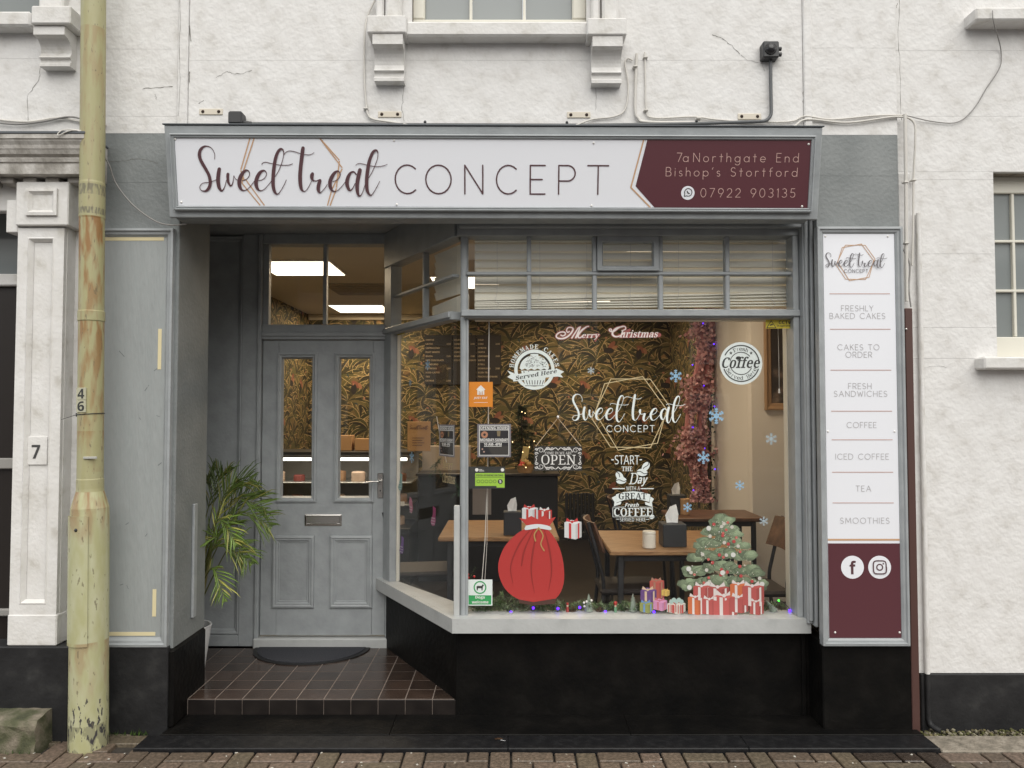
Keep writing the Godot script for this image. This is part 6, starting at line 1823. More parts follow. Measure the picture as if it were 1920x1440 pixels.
	for k in 8:
		var x := 0.66 + k * 0.045
		part(rd, "column", B().tube(V3([Vector3(x, STEP + 0.06, -5.3), Vector3(x, 0.66, -5.3)]), 0.019, -1, 8).ball(Vector3(x, 0.66, -5.3), Vector3(0.019, 0.012, 0.019), 8, 4), mats["dark_metal"])
	part(rd, "manifold", B().tube(V3([Vector3(0.64, STEP + 0.09, -5.3), Vector3(1.0, STEP + 0.09, -5.3)]), 0.018, -1, 8).box(Vector3(0.67, STEP, -5.33), Vector3(0.69, STEP + 0.08, -5.27)).box(Vector3(0.95, STEP, -5.33), Vector3(0.97, STEP + 0.08, -5.27)), mats["dark_metal"])
	# little fir tree with fairy lights on the counter
	var fx := Vector3(0.0906, 1.0855, -3.25)
	var ft := thing("fir_tree", "small dark artificial fir with fairy lights on the counter", "christmas tree", fx)
	part(ft, "trunk", B().tube(V3([fx, fx + Vector3(0, 0.62, 0)]), 0.012, 0.004, 7), mats["dark_brown_paint"])
	var fb := B()
	for k in 90:
		var h := rng.randf()
		var a := rng.randf() * TAU
		var r := 0.25 * (1.0 - h) + 0.02
		var p := fx + Vector3(0, 0.06 + h * 0.56, 0)
		needles(fb, p, p + Vector3(cos(a) * r, -0.05 * r * 4, sin(a) * r), 42, 0.045, Color(0.018, 0.03, 0.012), rng)
	part(ft, "branches", fb, mats["coloured"])
	for k in 9:
		var h := rng.randf()
		var a := rng.randf_range(0.2, PI - 0.2)
		var r := 0.24 * (1.0 - h) + 0.02
		part(ft, "fairy_light", B().ball(fx + Vector3(cos(a) * r, 0.05 + h * 0.56, sin(a) * r), Vector3.ONE * 0.0045, 6, 4), glow("warm_led", Color(1.0, 0.85, 0.6), 3.0))
	# basket of treats
	var bk := Vector3(0.1211, 1.0855, -3.1)
	var ba := thing("gift_basket", "small basket of red treats on the counter", "basket", bk)
	part(ba, "basket", B().lathe(V2([0, 0.001, 0.06, 0.001, 0.085, 0.07, 0.09, 0.072, 0.085, 0.066, 0.06, 0.01]), bk, 16), mats["kraft"])
	for k in 7:
		part(ba, "treat", B().ball(bk + Vector3(rng.randf_range(-0.05, 0.05), 0.06 + 0.02 * (k % 3), rng.randf_range(-0.04, 0.04)), Vector3.ONE * 0.026, 8, 5), plain("treat_red", lin(0.35, 0.03, 0.02), 0.5) if k % 2 else plain("treat_gold", lin(0.45, 0.28, 0.1), 0.5))
	part(ba, "wafer", B().cbox(bk + Vector3(0.0, 0.16, -0.02), Vector3(0.03, 0.08, 0.012), 0.002, Basis(Vector3(0, 0, 1), -0.15)), plain("wafer", lin(0.5, 0.42, 0.2), 0.8))
	# framed picture at the right
	var pf := thing("picture_frame", "dark picture in a tan frame beside the right window post", "picture", Vector3(2.2339, 1.6576, -2.29))
	var fx0: float = 2.076
	var fy0: float = 1.662
	var fy1: float = 2.5
	part(pf, "frame", B().frame(fx0, fy0, fx0 + 0.42, fy1, [[0, 0], [0, 0.035], [0.012, 0.038], [0.03, 0.022], [0.05, 0.018], [0.06, 0.006]], -2.299), plain("frame_tan", lin(0.30, 0.19, 0.11), 0.5))
	part(pf, "picture", B().box(Vector3(fx0 + 0.03, fy0 + 0.03, -2.298), Vector3(fx0 + 0.39, fy1 - 0.03, -2.29)), worn("picture_print", noise_tex(71, 0.012, [[0.0, lin(0.015, 0.012, 0.012)], [0.55, lin(0.03, 0.025, 0.025)], [0.8, lin(0.12, 0.09, 0.075)], [1.0, lin(0.2, 0.17, 0.14)]], 256, 5), 1.5, 0.4))
	# pull cord of the blind
	var pc := thing("blind_cord", "thin cord with a white pull hanging at the window's right", "cord", Vector3(1.5048, 1.7587, -0.3), "blind cords")
	part(pc, "cord", B().tube(V3([Vector3(1.5013, 2.196, -0.3), Vector3(1.5047, 1.9845, -0.3), Vector3(1.5051, 1.7797, -0.3)]), 0.0015, -1, 5), mats["white_cable"])
	part(pc, "pull", B().lathe(V2([0, 0, 0.006, 0.0, 0.0035, 0.025, 0, 0.026]), Vector3(1.5048, 1.7527, -0.3), 8), mats["paper_white"])
	pc = thing("blind_cord", "pair of white blind cords hanging beside the orange sticker", "cord", Vector3(-0.1627, 0.53, -0.28), "blind cords")
	part(pc, "cord", B().tube(V3([Vector3(-0.1284, 2.1669, -0.26), Vector3(-0.1309, 1.6833, -0.26), Vector3(-0.1363, 1.2685, -0.26)]), 0.0035, -1, 6), mats["white_cable"])
	part(pc, "cord", B().tube(V3([Vector3(-0.1363, 1.2685, -0.26), Vector3(-0.1507, 0.9154, -0.26), Vector3(-0.1677, 0.6979, -0.25), Vector3(-0.2081, 0.5462, -0.24)]), 0.0025, -1, 6), mats["white_cable"])
	part(pc, "cord", B().tube(V3([Vector3(-0.1333, 1.2538, -0.26), Vector3(-0.1389, 0.9154, -0.26), Vector3(-0.1501, 0.7125, -0.25)]), 0.0015, -1, 6), mats["white_cable"])
	# cream venetian blinds behind the top lights
	var bl := thing("venetian_blind", "cream venetian blind half raised behind the upper front panes", "blind", Vector3(0.6588, 2.2222, -0.27), "cream blinds")
	var bx0: float = -0.2099
	var bx1: float = 1.5836
	part(bl, "head_rail", B().box(Vector3(bx0, 2.60, -0.30), Vector3(bx1, 2.645, -0.25), 0.004), mats["blind_cream"])
	var slat := func(y0: float, y1: float, i: int, gap: float) -> void:
		var b := B()
		var tl2 := Basis(Vector3(1, 0, 0), deg_to_rad(gap))
		var a := Vector3(bx0, y0, -0.275)
		var c := Vector3(bx1, y1, -0.275)
		var pr := [[-0.0246, -0.004], [-0.012, 0.003], [0.0, 0.0055], [0.012, 0.003], [0.0246, -0.004]]
		for e in 4:
			var h0 := tl2 * Vector3(0, pr[e][0], pr[e][1])
			var h1 := tl2 * Vector3(0, pr[e + 1][0], pr[e + 1][1])
			b.quad(a + h0, c + h0, c + h1, a + h1, Vector3(0, 0, 1))
		part(bl, "slat", b, mats["blind_cream"])
	for k in 7:
		slat.call(2.575 - k * 0.0465, 2.575 - k * 0.0465 + 0.002 * sin(k), k, -14.0)
	for k in 9:
		# the slats gathered at the foot, sagging unevenly towards the left
		var ya := 2.272 - k * 0.0115
		var yb := 2.272 + maxf(0.0, 6.0 - k) * 0.007 - k * 0.0115 + 0.003 * sin(k * 2.0)
		var st := B()
		st.cbox(Vector3((bx0 + bx1) / 2, (ya + yb) / 2, -0.275), Vector3((bx1 - bx0) / 2, 0.0042, 0.024), 0.0015, Basis(Vector3(0, 0, 1), atan2(yb - ya, bx1 - bx0)) * Basis(Vector3(1, 0, 0), 0.05 * sin(k * 1.7)))
		part(bl, "slat", st, mats["blind_cream"])
	part(bl, "bottom_rail", B().box(Vector3(bx0, 2.155, -0.298), Vector3(bx1, 2.178, -0.252), 0.004), mats["blind_cream"])
	for px in [-0.0836, 0.1553, 0.4182, 0.6631, 0.9319, 1.1798, 1.4576]:
		part(bl, "ladder_cord", B().tube(curve([Vector3(px, 2.6, -0.245), Vector3(px, 2.32, -0.245), Vector3(px - 0.012, 2.28, -0.24), Vector3(px + 0.012, 2.25, -0.24), Vector3(px - 0.01, 2.22, -0.24), Vector3(px, 2.17, -0.24)]), 0.0013, -1, 5), mats["white_cable"])
	bl = thing("venetian_blind", "cream venetian blind behind the canted upper panes", "blind", cant * Vector3(0.8, 2.16, -0.09), "cream blinds")
	for k in 16:
		var y := 2.575 - k * 0.0465 if k < 6 else 2.29 - (k - 6) * 0.011
		var b := B()
		b.xf = cant
		b.cbox(Vector3(0.79, y, -0.085), Vector3(0.205, 0.0235 if k < 6 else 0.004, 0.003 if k < 6 else 0.022), 0.0, Basis(Vector3(1, 0, 0), 0.3 if k < 6 else 0.1) * Basis(Vector3(0, 0, 1), 0.0 if k < 6 else 0.05))
		part(bl, "slat", b, mats["blind_cream"])
	# hanging pink blossom garland at the end of the papered wall
	var gx := 1.92
	var gz := -3.52
	var gl := thing("blossom_garland", "pink hanging blossom garland at the end of the papered wall", "garland", Vector3(gx, 0.9, gz))
	var bm := B()
	var lm := B()
	for k in 5200:
		var h := rng.randf()
		var y := lerpf(2.76, 0.78, h)
		var tuft := 0.55 + 0.45 * sin(y * 11.0) + 0.2 * sin(y * 27.0)
		var lx := gx - 0.13 + 0.07 * sin(y * 3.3) + rng.randfn(0.0, 0.07) * tuft
		if k % 3 == 0:
			lx = gx - 0.02 + 0.06 * sin(y * 2.6 + 1.2) + rng.randfn(0.0, 0.05) * tuft
		var p := Vector3(lx, y, gz + rng.randfn(0.0, 0.05) + 0.08)
		var g := rng.randf_range(0.6, 1.25)
		bm.col = Color(0.58 * g, 0.32 * g, 0.34 * g) if rng.randf() < 0.75 else Color(0.66 * g, 0.44 * g, 0.46 * g)
		var u := Vector3(rng.randfn(), rng.randfn(), rng.randfn()).normalized() * 0.021
		var w := u.cross(Vector3(rng.randfn(), rng.randfn(), rng.randfn()).normalized())
		bm.quad(p - u, p - w, p + u, p + w)
	for k in 420:
		var y := lerpf(2.76, 0.8, rng.randf())
		var p := Vector3(gx + 0.09 + rng.randfn(0.0, 0.04), y, gz + 0.03 + rng.randfn(0.0, 0.04))
		var u := Vector3(rng.randf_range(0.2, 1), rng.randf_range(-0.8, 0.5), rng.randf_range(-0.4, 0.6)).normalized() * 0.04
		var w := u.cross(Vector3(0, 0.3, 1)).normalized() * 0.012
		lm.col = Color(0.02, 0.045, 0.012) * rng.randf_range(0.6, 1.5)
		lm.quad(p, p + u * 0.5 + w, p + u, p + u * 0.5 - w)
	for st in 2:
		var core := []
		for k in 15:
			var y := lerpf(2.76, 0.82, k / 14.0)
			core.append(Vector3(gx - 0.13 + 0.07 * sin(y * 3.3) if st == 0 else gx - 0.02 + 0.06 * sin(y * 2.6 + 1.2), y, gz + 0.06))
		bm.col = Color(0.42, 0.17, 0.18)
		bm.tube(curve(core, 4), 0.05, 0.04, 8)
	part(gl, "stem", B().tube(curve([Vector3(gx, 2.8, gz + 0.05), Vector3(gx + 0.02, 1.8, gz + 0.05), Vector3(gx - 0.02, 0.8, gz + 0.05)]), 0.01, -1, 6), mats["dark_brown_paint"])
	part(gl, "blossoms", bm, mats["coloured"]).set_meta("kind", "stuff")
	part(gl, "leaves", lm, mats["leaf"]).set_meta("kind", "stuff")
	for k in 9:
		var y := 2.5 - k * 0.2
		part(gl, "fairy_light", B().ball(Vector3(gx - 0.08 + 0.12 * sin(k * 2.1), y, gz + 0.17), Vector3.ONE * 0.006, 6, 4), glow("violet_led", Color(0.30, 0.13, 0.85), 1.6))
	# off panel in the ceiling and a grille
	var vg := thing("ceiling_grille", "dull square grille in the ceiling between the lit panels", "grille", Vector3(-1.45, 2.845, -3.4))
	part(vg, "frame", B().box(Vector3(-1.75, 2.828, -3.7), Vector3(-1.15, 2.844, -3.1), 0.003), plain("grille_tan", lin(0.3, 0.25, 0.19), 0.6))
	for k in 6:
		part(vg, "slat", B().box(Vector3(-1.72, 2.818, -3.66 + k * 0.09), Vector3(-1.18, 2.8275, -3.62 + k * 0.09), 0.002), plain("grille_tan", lin(0.3, 0.25, 0.19), 0.6))

# ---------------------------------------------------------------- display along the sill

func window_display() -> void:
	var rng := RandomNumberGenerator.new()
	rng.seed = 31
	var y: float = 0.545
	var b := thing("display_shelf", "dark shelf behind the window sill carrying the display", "shelf", Vector3(0.6, y - 0.03, -0.27))
	part(b, "board", B().box(Vector3(-0.22, y - 0.03, -0.36), Vector3(1.50, y - 0.002, -0.262), 0.003), mats["dark_brown_paint"])
	var g := thing("fir_garland", "green fir garland with berries along the foot of the window", "garland", Vector3(0.6, y, -0.29))
	var m := B()
	var xa: float = -0.2219
	var xb: float = 1.5388
	for k in 330:
		var x := lerpf(xa, xb, rng.randf())
		if x > 0.95 and rng.randf() < 0.5:
			x = lerpf(xa, 0.25, rng.randf())
		var tall := 0.065 if x > 0.1 else 0.12
		var p := Vector3(x, y + 0.004, -0.255 + rng.randf_range(-0.03, 0.02))
		var way := Vector3(rng.randf_range(-1, 1), rng.randf_range(0.25, 1.2), rng.randf_range(-0.2, 0.4)).normalized() * tall * rng.randf_range(0.5, 1.1)
		if p.z + way.z > -0.212:
			way.z = -0.212 - p.z
		needles(m, p, p + way, 40, 0.022, [Color(0.06, 0.12, 0.045), Color(0.11, 0.19, 0.07), Color(0.22, 0.29, 0.17)][k % 3], rng)
	part(g, "needles", m, mats["coloured"]).set_meta("kind", "stuff")
	var lv := B()
	for k in 34:
		var x := lerpf(xa, xb * 0.75, rng.randf())
		var p := Vector3(x, y + rng.randf_range(0.005, 0.04), -0.265 + rng.randf_range(-0.02, 0.02))
		var u := Vector3(rng.randf_range(-1, 1), rng.randf_range(0.0, 0.9), rng.randf_range(0, 0.4)).normalized() * rng.randf_range(0.025, 0.05)
		var w := u.cross(Vector3(0, 0.4, 1)).normalized() * u.length() * 0.32
		lv.col = Color(0.10, 0.14, 0.06) * rng.randf_range(0.5, 1.5)
		lv.quad(p, p + u * 0.45 + w, p + u, p + u * 0.45 - w)
	part(g, "leaves", lv, mats["leaf"]).set_meta("kind", "stuff")
	for p in [Vector3(0.3959, 0.5984, -0.24), Vector3(0.4106, 0.6042, -0.24), Vector3(0.4281, 0.5926, -0.24), Vector3(0.4164, 0.5781, -0.24), Vector3(0.3988, 0.5781, -0.24), Vector3(0.437, 0.61, -0.24)]:
		part(g, "white_berry", B().ball(p, Vector3.ONE * 0.007, 8, 5), mats["paper_white"])
	for p in [Vector3(0.5689, 0.5955, -0.24)]:
		part(g, "red_bauble", B().ball(p, Vector3.ONE * 0.011, 10, 6), plain("berry_red", lin(0.42, 0.02, 0.02), 0.25))
	for p in [Vector3(0.2518, 0.5677, -0.235), Vector3(0.3719, 0.5735, -0.235), Vector3(-0.0059, 0.5474, -0.235), Vector3(0.1171, 0.5706, -0.235), Vector3(0.5124, 0.5503, -0.235), Vector3(0.777, 0.5529, -0.225), Vector3(1.0028, 0.5839, -0.24)]:
		part(g, "violet_light", B().ball(p, Vector3.ONE * 0.0075, 10, 6), glow("violet_led", Color(0.32, 0.12, 1.0), 2.5))
	part(g, "light_wire", B().tube(curve([Vector3(1.4363, 0.5462, -0.24), Vector3(1.4604, 0.5926, -0.24), Vector3(1.4752, 0.61, -0.24), Vector3(1.5101, 0.5839, -0.24), Vector3(1.5302, 0.5549, -0.24)]), 0.002, -1, 5), mats["dark_metal"])
	part(g, "violet_light", B().ball(Vector3(1.5255, 0.5561, -0.235), Vector3.ONE * 0.008, 10, 6), mats["violet_led"])
	part(g, "green_light", B().ball(Vector3(1.4664, 0.61, -0.24), Vector3.ONE * 0.006, 8, 5), glow("green_led", Color(0.3, 1.0, 0.3), 1.5))
	# small frosted trees
	var i := 0
	for q in [[Vector3(0.4226, 0.5332, -0.245), 0.098, 0.0], [Vector3(0.6661, 0.5332, -0.245), 0.098, 0.0], [Vector3(1.4437, 0.5332, -0.245), 0.072, 0.6]]:
		var at: Vector3 = q[0]
		at.y = y + 0.002
		var t := thing("frosted_tree", ["small frosted bottle-brush tree in the middle of the sill", "whiter frosted tree beside the gift stickers", "small frosted tree leaning at the right end of the sill"][i], "ornament", at, "frosted bottle-brush trees")
		var ax := Vector3(-sin(q[2]), cos(q[2]), 0)
		part(t, "trunk", B().tube(V3([at, at + ax * q[1]]), 0.003, 0.001, 6), mats["dark_brown_paint"])
		part(t, "cone", B().tube(V3([at + ax * 0.006, at + ax * q[1] * 0.98]), 0.023, 0.002, 12), plain("frosted_green", lin(0.30, 0.36, 0.30), 0.9))
		var nb := B()
		for k in 520:
			var h := rng.randf()
			var a := rng.randf() * TAU
			var p: Vector3 = at + ax * (0.006 + h * q[1] * 0.95)
			var way := Vector3(cos(a), 0.15, sin(a)).normalized() * (0.032 * (1.0 - h) + 0.003)
			var w := way.cross(Vector3.UP).normalized() * 0.0022
			nb.col = Color(0.10, 0.16, 0.10) if rng.randf() < (0.45 if i == 0 else 0.2) else Color(0.68, 0.72, 0.68)
			nb.tri(p - w, p + w, p + way)
		part(t, "bristles", nb, mats["coloured"])
		i += 1
	# pine cones
	i = 0
	for at in [Vector3(0.332, 0.5378, -0.25), Vector3(0.4818, 0.5378, -0.25)]:
		var c := B()
		for k in 60:
			var h := k / 60.0
			var a := k * 2.4
			var r := 0.017 * sin(PI * (0.15 + 0.8 * h))
			var p: Vector3 = at + Vector3(cos(a) * r, h * 0.034, sin(a) * r)
			c.col = Color(0.07, 0.035, 0.02) * rng.randf_range(0.7, 1.6)
			c.cbox(p, Vector3(0.005, 0.0012, 0.005), 0.0, Basis(Vector3.UP, a))
		single("pine_cone", c, mats["coloured"], ["brown pine cone beside the violet light on the sill", "brown pine cone right of the first frosted tree"][i], "pine cone", "pine cones on the sill")
		i += 1
	# two tiny ornament figures
	i = 0
	for at in [Vector3(0.3045, 0.5358, -0.235), Vector3(0.5673, 0.5371, -0.23)]:
		at.y = y + 0.002
		var t := thing("toy_ornament", ["tiny red and cream wooden ornament on the sill", "tiny cream ornament with a red top on the sill"][i], "ornament", at, "tiny wooden ornaments")
		part(t, "body", B().lathe(V2([0, 0, 0.008, 0, 0.0085, 0.016, 0.0065, 0.03, 0, 0.031]), at, 12), plain("orn_red", lin(0.32, 0.03, 0.025), 0.4) if i == 0 else plain("orn_green", lin(0.12, 0.28, 0.16), 0.4))
		part(t, "head", B().ball(at + Vector3(0, 0.036, 0), Vector3(0.0065, 0.007, 0.0065), 10, 6), plain("orn_cream", lin(0.66, 0.5, 0.36), 0.5))
		part(t, "hat", B().lathe(V2([0.007, 0.041, 0.0065, 0.052, 0, 0.053]), at, 12), plain("orn_red", lin(0.32, 0.03, 0.025), 0.4))
		i += 1
	# berries and fir behind the corner post
	var sp := Vector3(-0.2382, 0.7164, -0.3)
	var bs := thing("berry_sprig", "fir sprig with red berries behind the corner post", "sprig", sp)
	var sm := B()
	for k in 9:
		needles(sm, sp, sp + Vector3(rng.randf_range(-0.1, 0.08), rng.randf_range(-0.08, 0.06), rng.randf_range(-0.02, 0.03)), 40, 0.02, Color(0.06, 0.10, 0.035), rng)
	part(bs, "fir", sm, mats["coloured"])
	for k in 9:
		part(bs, "berry", B().ball(sp + Vector3(rng.randf_range(-0.02, 0.03), rng.randf_range(-0.035, 0.03), 0.03), Vector3.ONE * 0.0075, 8, 5), plain("berry_red", lin(0.42, 0.02, 0.02), 0.25))
	# hanging wooden greeting with fir sprigs behind the canted pane
	var hg := cant * Vector3(0.72, 1.30, -0.10)
	var ho := thing("hanging_ornament", "gold word ornament with fir sprigs hanging behind the canted pane", "ornament", hg)
	part(ho, "string", B().tube(V3([hg + Vector3(-0.06, 0.32, 0), hg + Vector3(-0.035, 0.18, 0), hg + Vector3(0.0, 0.05, 0)]), 0.0025, -1, 5), mats["white_cable"])
	var hw := B()
	hw.xf = Transform3D(cant.basis, hg)
	text(hw, "Merry", "eb", -0.06, 0.075, 0.0, 0.06, 0.0, 0.2)
	text(hw, "Christmas", "eb", -0.06, 0.11, -0.07, -0.01, 0.0, 0.2)
	part(ho, "words", hw, mats["vinyl_gold"])
	var hn := B()
	for k in 14:
		var s := -1.0 if k % 2 else 1.0
		var p := hg + Vector3(-0.06 if s < 0 else 0.07, 0.05 if s < 0 else -0.11, -0.02)
		needles(hn, p, p + Vector3(rng.randf_range(-0.05, 0.05), rng.randf_range(-0.09, 0.05), rng.randf_range(-0.02, 0.02)), 40, 0.022, Color(0.06, 0.11, 0.07), rng)
	part(ho, "fir", hn, mats["coloured"])

# ---------------------------------------------------------------- stickers and plaques on the glass

const K := 4.21 / 1442.0            # one drawing unit on the front glass, in metres
const SZ := -0.1835                 # just behind the front pane

func sheet(at: Vector3) -> MB:
	# a drawing plane behind the front glass, in drawing units from its middle
	var b := B()
	b.xf = Transform3D(Basis().scaled(Vector3(K, K, 1)), at)
	return b

func sticker(called: String, label: String, at: Vector3, drop: float, group := "") -> Node3D:
	return thing(called, label, "sticker", at + Vector3(0, -drop * K, 0), group)

func bean(mb: MB, dk: MB, c: Vector2, r: float, a: float, z: float) -> void:
	var p := PackedVector2Array()
	for k in 20:
		p.append(c + Vector2(cos(TAU * k / 20) * r, sin(TAU * k / 20) * r * 0.66).rotated(a))
	mb.flat(p, z)
	var s := []
	for k in 9:
		var t := k / 8.0
		var q := c + Vector2(lerpf(-r, r, t), sin(t * TAU) * r * 0.18).rotated(a)
		s.append(Vector3(q.x, q.y, r * 0.13))
	dk.ribbon(s, z + 0.0008)

func flake(mb: MB, c: Vector2, r: float, z: float) -> void:
	for k in 6:
		var d := Vector2.from_angle(TAU * k / 6 + PI / 2)
		mb.line(c, c + d * r, r * 0.14, z + k * 0.0001)
		for s in [-1, 1]:
			for e in [0.45, 0.72]:
				mb.line(c + d * r * e, c + d * r * (e + 0.2) + d.orthogonal() * s * r * 0.22, r * 0.11, z + 0.0007 + k * 0.0001)
	mb.arc(c, r * 0.26, r * 0.12, 0, 360, z + 0.0015, 18)

func gift(mb: MB, cx: float, cy: float, w: float, h: float, col: Color, rib: Color, z: float, skew := 0.25) -> void:
	# a wrapped box drawn with two sides, a lid and a bow
	var s := w * skew
	mb.col = col
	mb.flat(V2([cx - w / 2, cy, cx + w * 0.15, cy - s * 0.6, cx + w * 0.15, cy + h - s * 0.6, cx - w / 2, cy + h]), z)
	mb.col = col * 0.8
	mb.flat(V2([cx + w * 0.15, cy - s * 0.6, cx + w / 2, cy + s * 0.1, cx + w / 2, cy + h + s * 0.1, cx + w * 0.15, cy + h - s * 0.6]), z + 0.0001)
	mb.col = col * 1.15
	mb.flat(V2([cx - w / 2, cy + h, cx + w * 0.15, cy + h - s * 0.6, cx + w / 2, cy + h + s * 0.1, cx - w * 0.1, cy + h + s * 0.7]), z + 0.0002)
	mb.col = rib
	mb.flat(V2([cx - w * 0.24, cy - s * 0.22, cx - w * 0.1, cy - s * 0.34, cx - w * 0.1, cy + h - s * 0.34, cx - w * 0.24, cy + h - s * 0.22]), z + 0.0004)
	mb.flat(V2([cx + w * 0.28, cy - s * 0.35, cx + w * 0.37, cy - s * 0.15, cx + w * 0.37, cy + h - s * 0.15, cx + w * 0.28, cy + h - s * 0.35]), z + 0.0004)
	for d in [-1, 1]:
		mb.flat(V2([cx - w * 0.05, cy + h, cx - w * 0.05 + d * w * 0.3, cy + h + w * 0.26, cx - w * 0.05 + d * w * 0.36, cy + h + w * 0.06]), z + 0.0006)
	mb.disc(Vector2(cx - w * 0.05, cy + h + w * 0.03), w * 0.08, z + 0.0008, 10)

func window_stickers() -> void:
	var white: Material = mats["vinyl_white"]
	var dark: Material = mats["vinyl_dark"]
	# round cake badge
	var at := Vector3(0.1229, 1.8786, -0.1835)
	var t := sticker("cake_badge", "white cupcake badge reading HOMEMADE CAKES Served Here", at, 40)
	var m := sheet(at)
	m.arc(Vector2.ZERO, 34.8, 6.2, -52, 232, 0.0, 60)
	m.arc(Vector2.ZERO, 34.8, 6.2, 238, 302, 0.0002, 30)
	part(t, "ring", m, white)
	m = sheet(at)
	var dome := [-27, 2]
	for k in 19:
		var a := PI - PI * k / 18.0
		dome += [cos(a) * 27.5, 2 + sin(a) * 25.0]
	dome += [27, 2, 24, -1, 18, 2, 12, -1, 6, 2, 0, -1, -6, 2, -12, -1, -18, 2, -24, -1]
	m.flat(V2(dome), 0.0004)
	m.disc(Vector2(0, 28), 7.5, 0.0006, 18)
	m.flat(V2([-25, -2, 25, -2, 17, -30, -17, -30]), 0.0004)
	part(t, "cupcake", m, white)
	m = sheet(at)
	m.flat(V2([-40.5, -10.5, 2, -2, 44, 1, 43.5, -13, 0, -17, -40, -22.5]), 0.0012)
	m.flat(V2([-51, -1.5, -36, -8, -40.6, -19, -51, -14, -45, -9.5]), 0.0009)
	m.flat(V2([56, -4, 40, 3, 43.6, -13, 54, -15, 49, -8.5]), 0.0009)
	part(t, "ribbon", m, white)
	m = sheet(at)
	var rng := RandomNumberGenerator.new()
	rng.seed = 3
	for k in 95:
		var p := Vector2.from_angle(rng.randf() * PI) * sqrt(rng.randf()) * 23.0 + Vector2(0, 4)
		m.line(p, p + Vector2.from_angle(rng.randf_range(0.1, 0.9)) * 2.6, 0.6, 0.0010 + k * 0.000002)
	for k in 5:
		var x := -20.0 + k * 9.0
		m.line(Vector2(x, -3), Vector2(x + 1.5, -9), 1.4, 0.0010)
	for k in 7:
		var x := -13.0 + k * 4.6
		m.line(Vector2(x, -28), Vector2(x * 1.18, -20), 1.4, 0.0010)
	m.arc(Vector2.ZERO, 30.6, 1.6, 25, 155, 0.0008, 40)
	m.line(Vector2(-17.5, -30.4), Vector2(17.5, -30.4), 1.0, 0.0011)
	var old := m.xf
	m.xf = old * Transform3D(Basis(Vector3(0, 0, 1), 0.17), Vector3.ZERO)
	text(m, "Served Here", "eb", -38, 40, -13.5, -5.5, 0.002, 0.25)
	m.xf = old
	part(t, "dark_print", m, dark)
	m = sheet(at)
	arc_text(m, "HOMEMADE CAKES", "eb", Vector2.ZERO, 39.3, 170, 12, 8.2, 0.0)
	part(t, "lettering", m, white)

	# round coffee badge
	at = Vector3(1.2571, 1.9128, -0.1835)
	t = sticker("coffee_badge", "round white badge reading Fresh Coffee Served Here", at, 40)
	m = sheet(at)
	m.disc(Vector2.ZERO, 40, 0.0, 60)
	part(t, "disc", m, white)
	m = sheet(at)
	m.arc(Vector2.ZERO, 33.8, 2.0, 152, 10, 0.001, 40)
	m.arc(Vector2.ZERO, 33.8, 2.0, 199, 341, 0.001, 40)
	m.arc(Vector2.ZERO, 21, 1.3, 168, 40, 0.001, 40)
	m.arc(Vector2.ZERO, 21, 1.3, 195, 335, 0.001, 40)
	text(m, "Coffee", "eb", -38, 33, -9, 12.5, 0.001, 0.25)
	arc_text(m, "Fresh", "e", Vector2.ZERO, 24, 116, 66, 7.0, 0.001)
	arc_text(m, "Served Here", "e", Vector2.ZERO, 31, 208, 336, 7.0, 0.001, true)
	for x in [-19, 19]:
		var sp := PackedVector2Array()
		for k in 10:
			sp.append(Vector2(x, 19.5) + Vector2.from_angle(PI / 2 + TAU * k / 10) * (3.4 if k % 2 == 0 else 1.4))
		m.flat(sp, 0.001)
	bean(m, m, Vector2(-5, 10), 5.0, 0.1, 0.0012)
	part(t, "dark_print", m, dark)

	# brush logo on the glass
	at = Vector3(0.6306, 1.63, -0.1835)
	t = sticker("logo_lettering", "white brush lettering over thin gold hexagons on the glass", at, 68)
	m = sheet(at)
	hexes(m, func(q: float) -> float: return -67.0 + q * 0.198, func(q: float) -> float: return 72.0 - q * 0.198, 1.5, 0.0)
	part(t, "gold_hexagon", m, mats["vinyl_gold"])
	m = sheet(at)
	brush(m, SCRIPT, -107.5, 46.0, 0.0555, 0.003, 0.9)
	part(t, "brush_lettering", m, white)
	m = sheet(at)
	thin_text(m, "CONCEPT", -38.5, 50.5, -31.5, 11.8, 1.25, 0.003)
	part(t, "thin_lettering", m, white)

	# "start the day" lettering
	at = Vector3(0.6546, 1.2318, -0.1835)
	t = sticker("coffee_slogan", "white lettering START THE Day WITH A GREAT Fresh COFFEE", at, 62)
	m = sheet(at)
	text(m, "START", "n", -32, 14, 44, 61, 0.0)
	m.rect(-38.5, 51.6, -33.5, 53.6, 0.0); m.rect(14.5, 51.6, 19, 53.6, 0.0)
	text(m, "THE", "eb", -19, 1, 31.5, 40, 0.0)
	text(m, "D", "e", -6, 9, 7, 28, 0.0, 0.2)
	text(m, "ay", "nb", 8, 25, 3, 20, 0.0, 0.3)
	text(m, "WITH A", "n", -11, 15, -4.5, 3, 0.0)
	m.rect(-36.5, -2, -13.5, -0.2, 0.0); m.rect(16, -2, 40.5, -0.2, 0.0)
	text(m, "Fresh", "nb", -14, 11, -35.5, -27.5, 0.0022, 0.35)
	text(m, "COFFEE", "eb", -34, 37, -52.5, -37, 0.0)
	for q in [[-36, -35.5, -15, -35.5], [14, -35.5, 38, -35.5], [-36, -35.5, -36, -53.6], [-36, -53.6, 38, -53.6], [38, -35.5, 38, -50]]:
		m.ribbon([Vector3(q[0], q[1], 0.9), Vector3(q[2], q[3], 0.9)], 0.0004)
	text(m, "SERVED HERE", "n", -23, 25, -62, -55.5, 0.0)
	m.rect(-30, -58.4, -24, -57.4, 0.0); m.rect(26, -58.8, 32, -57.8, 0.0)
	part(t, "lettering", m, white)
	m = sheet(at)
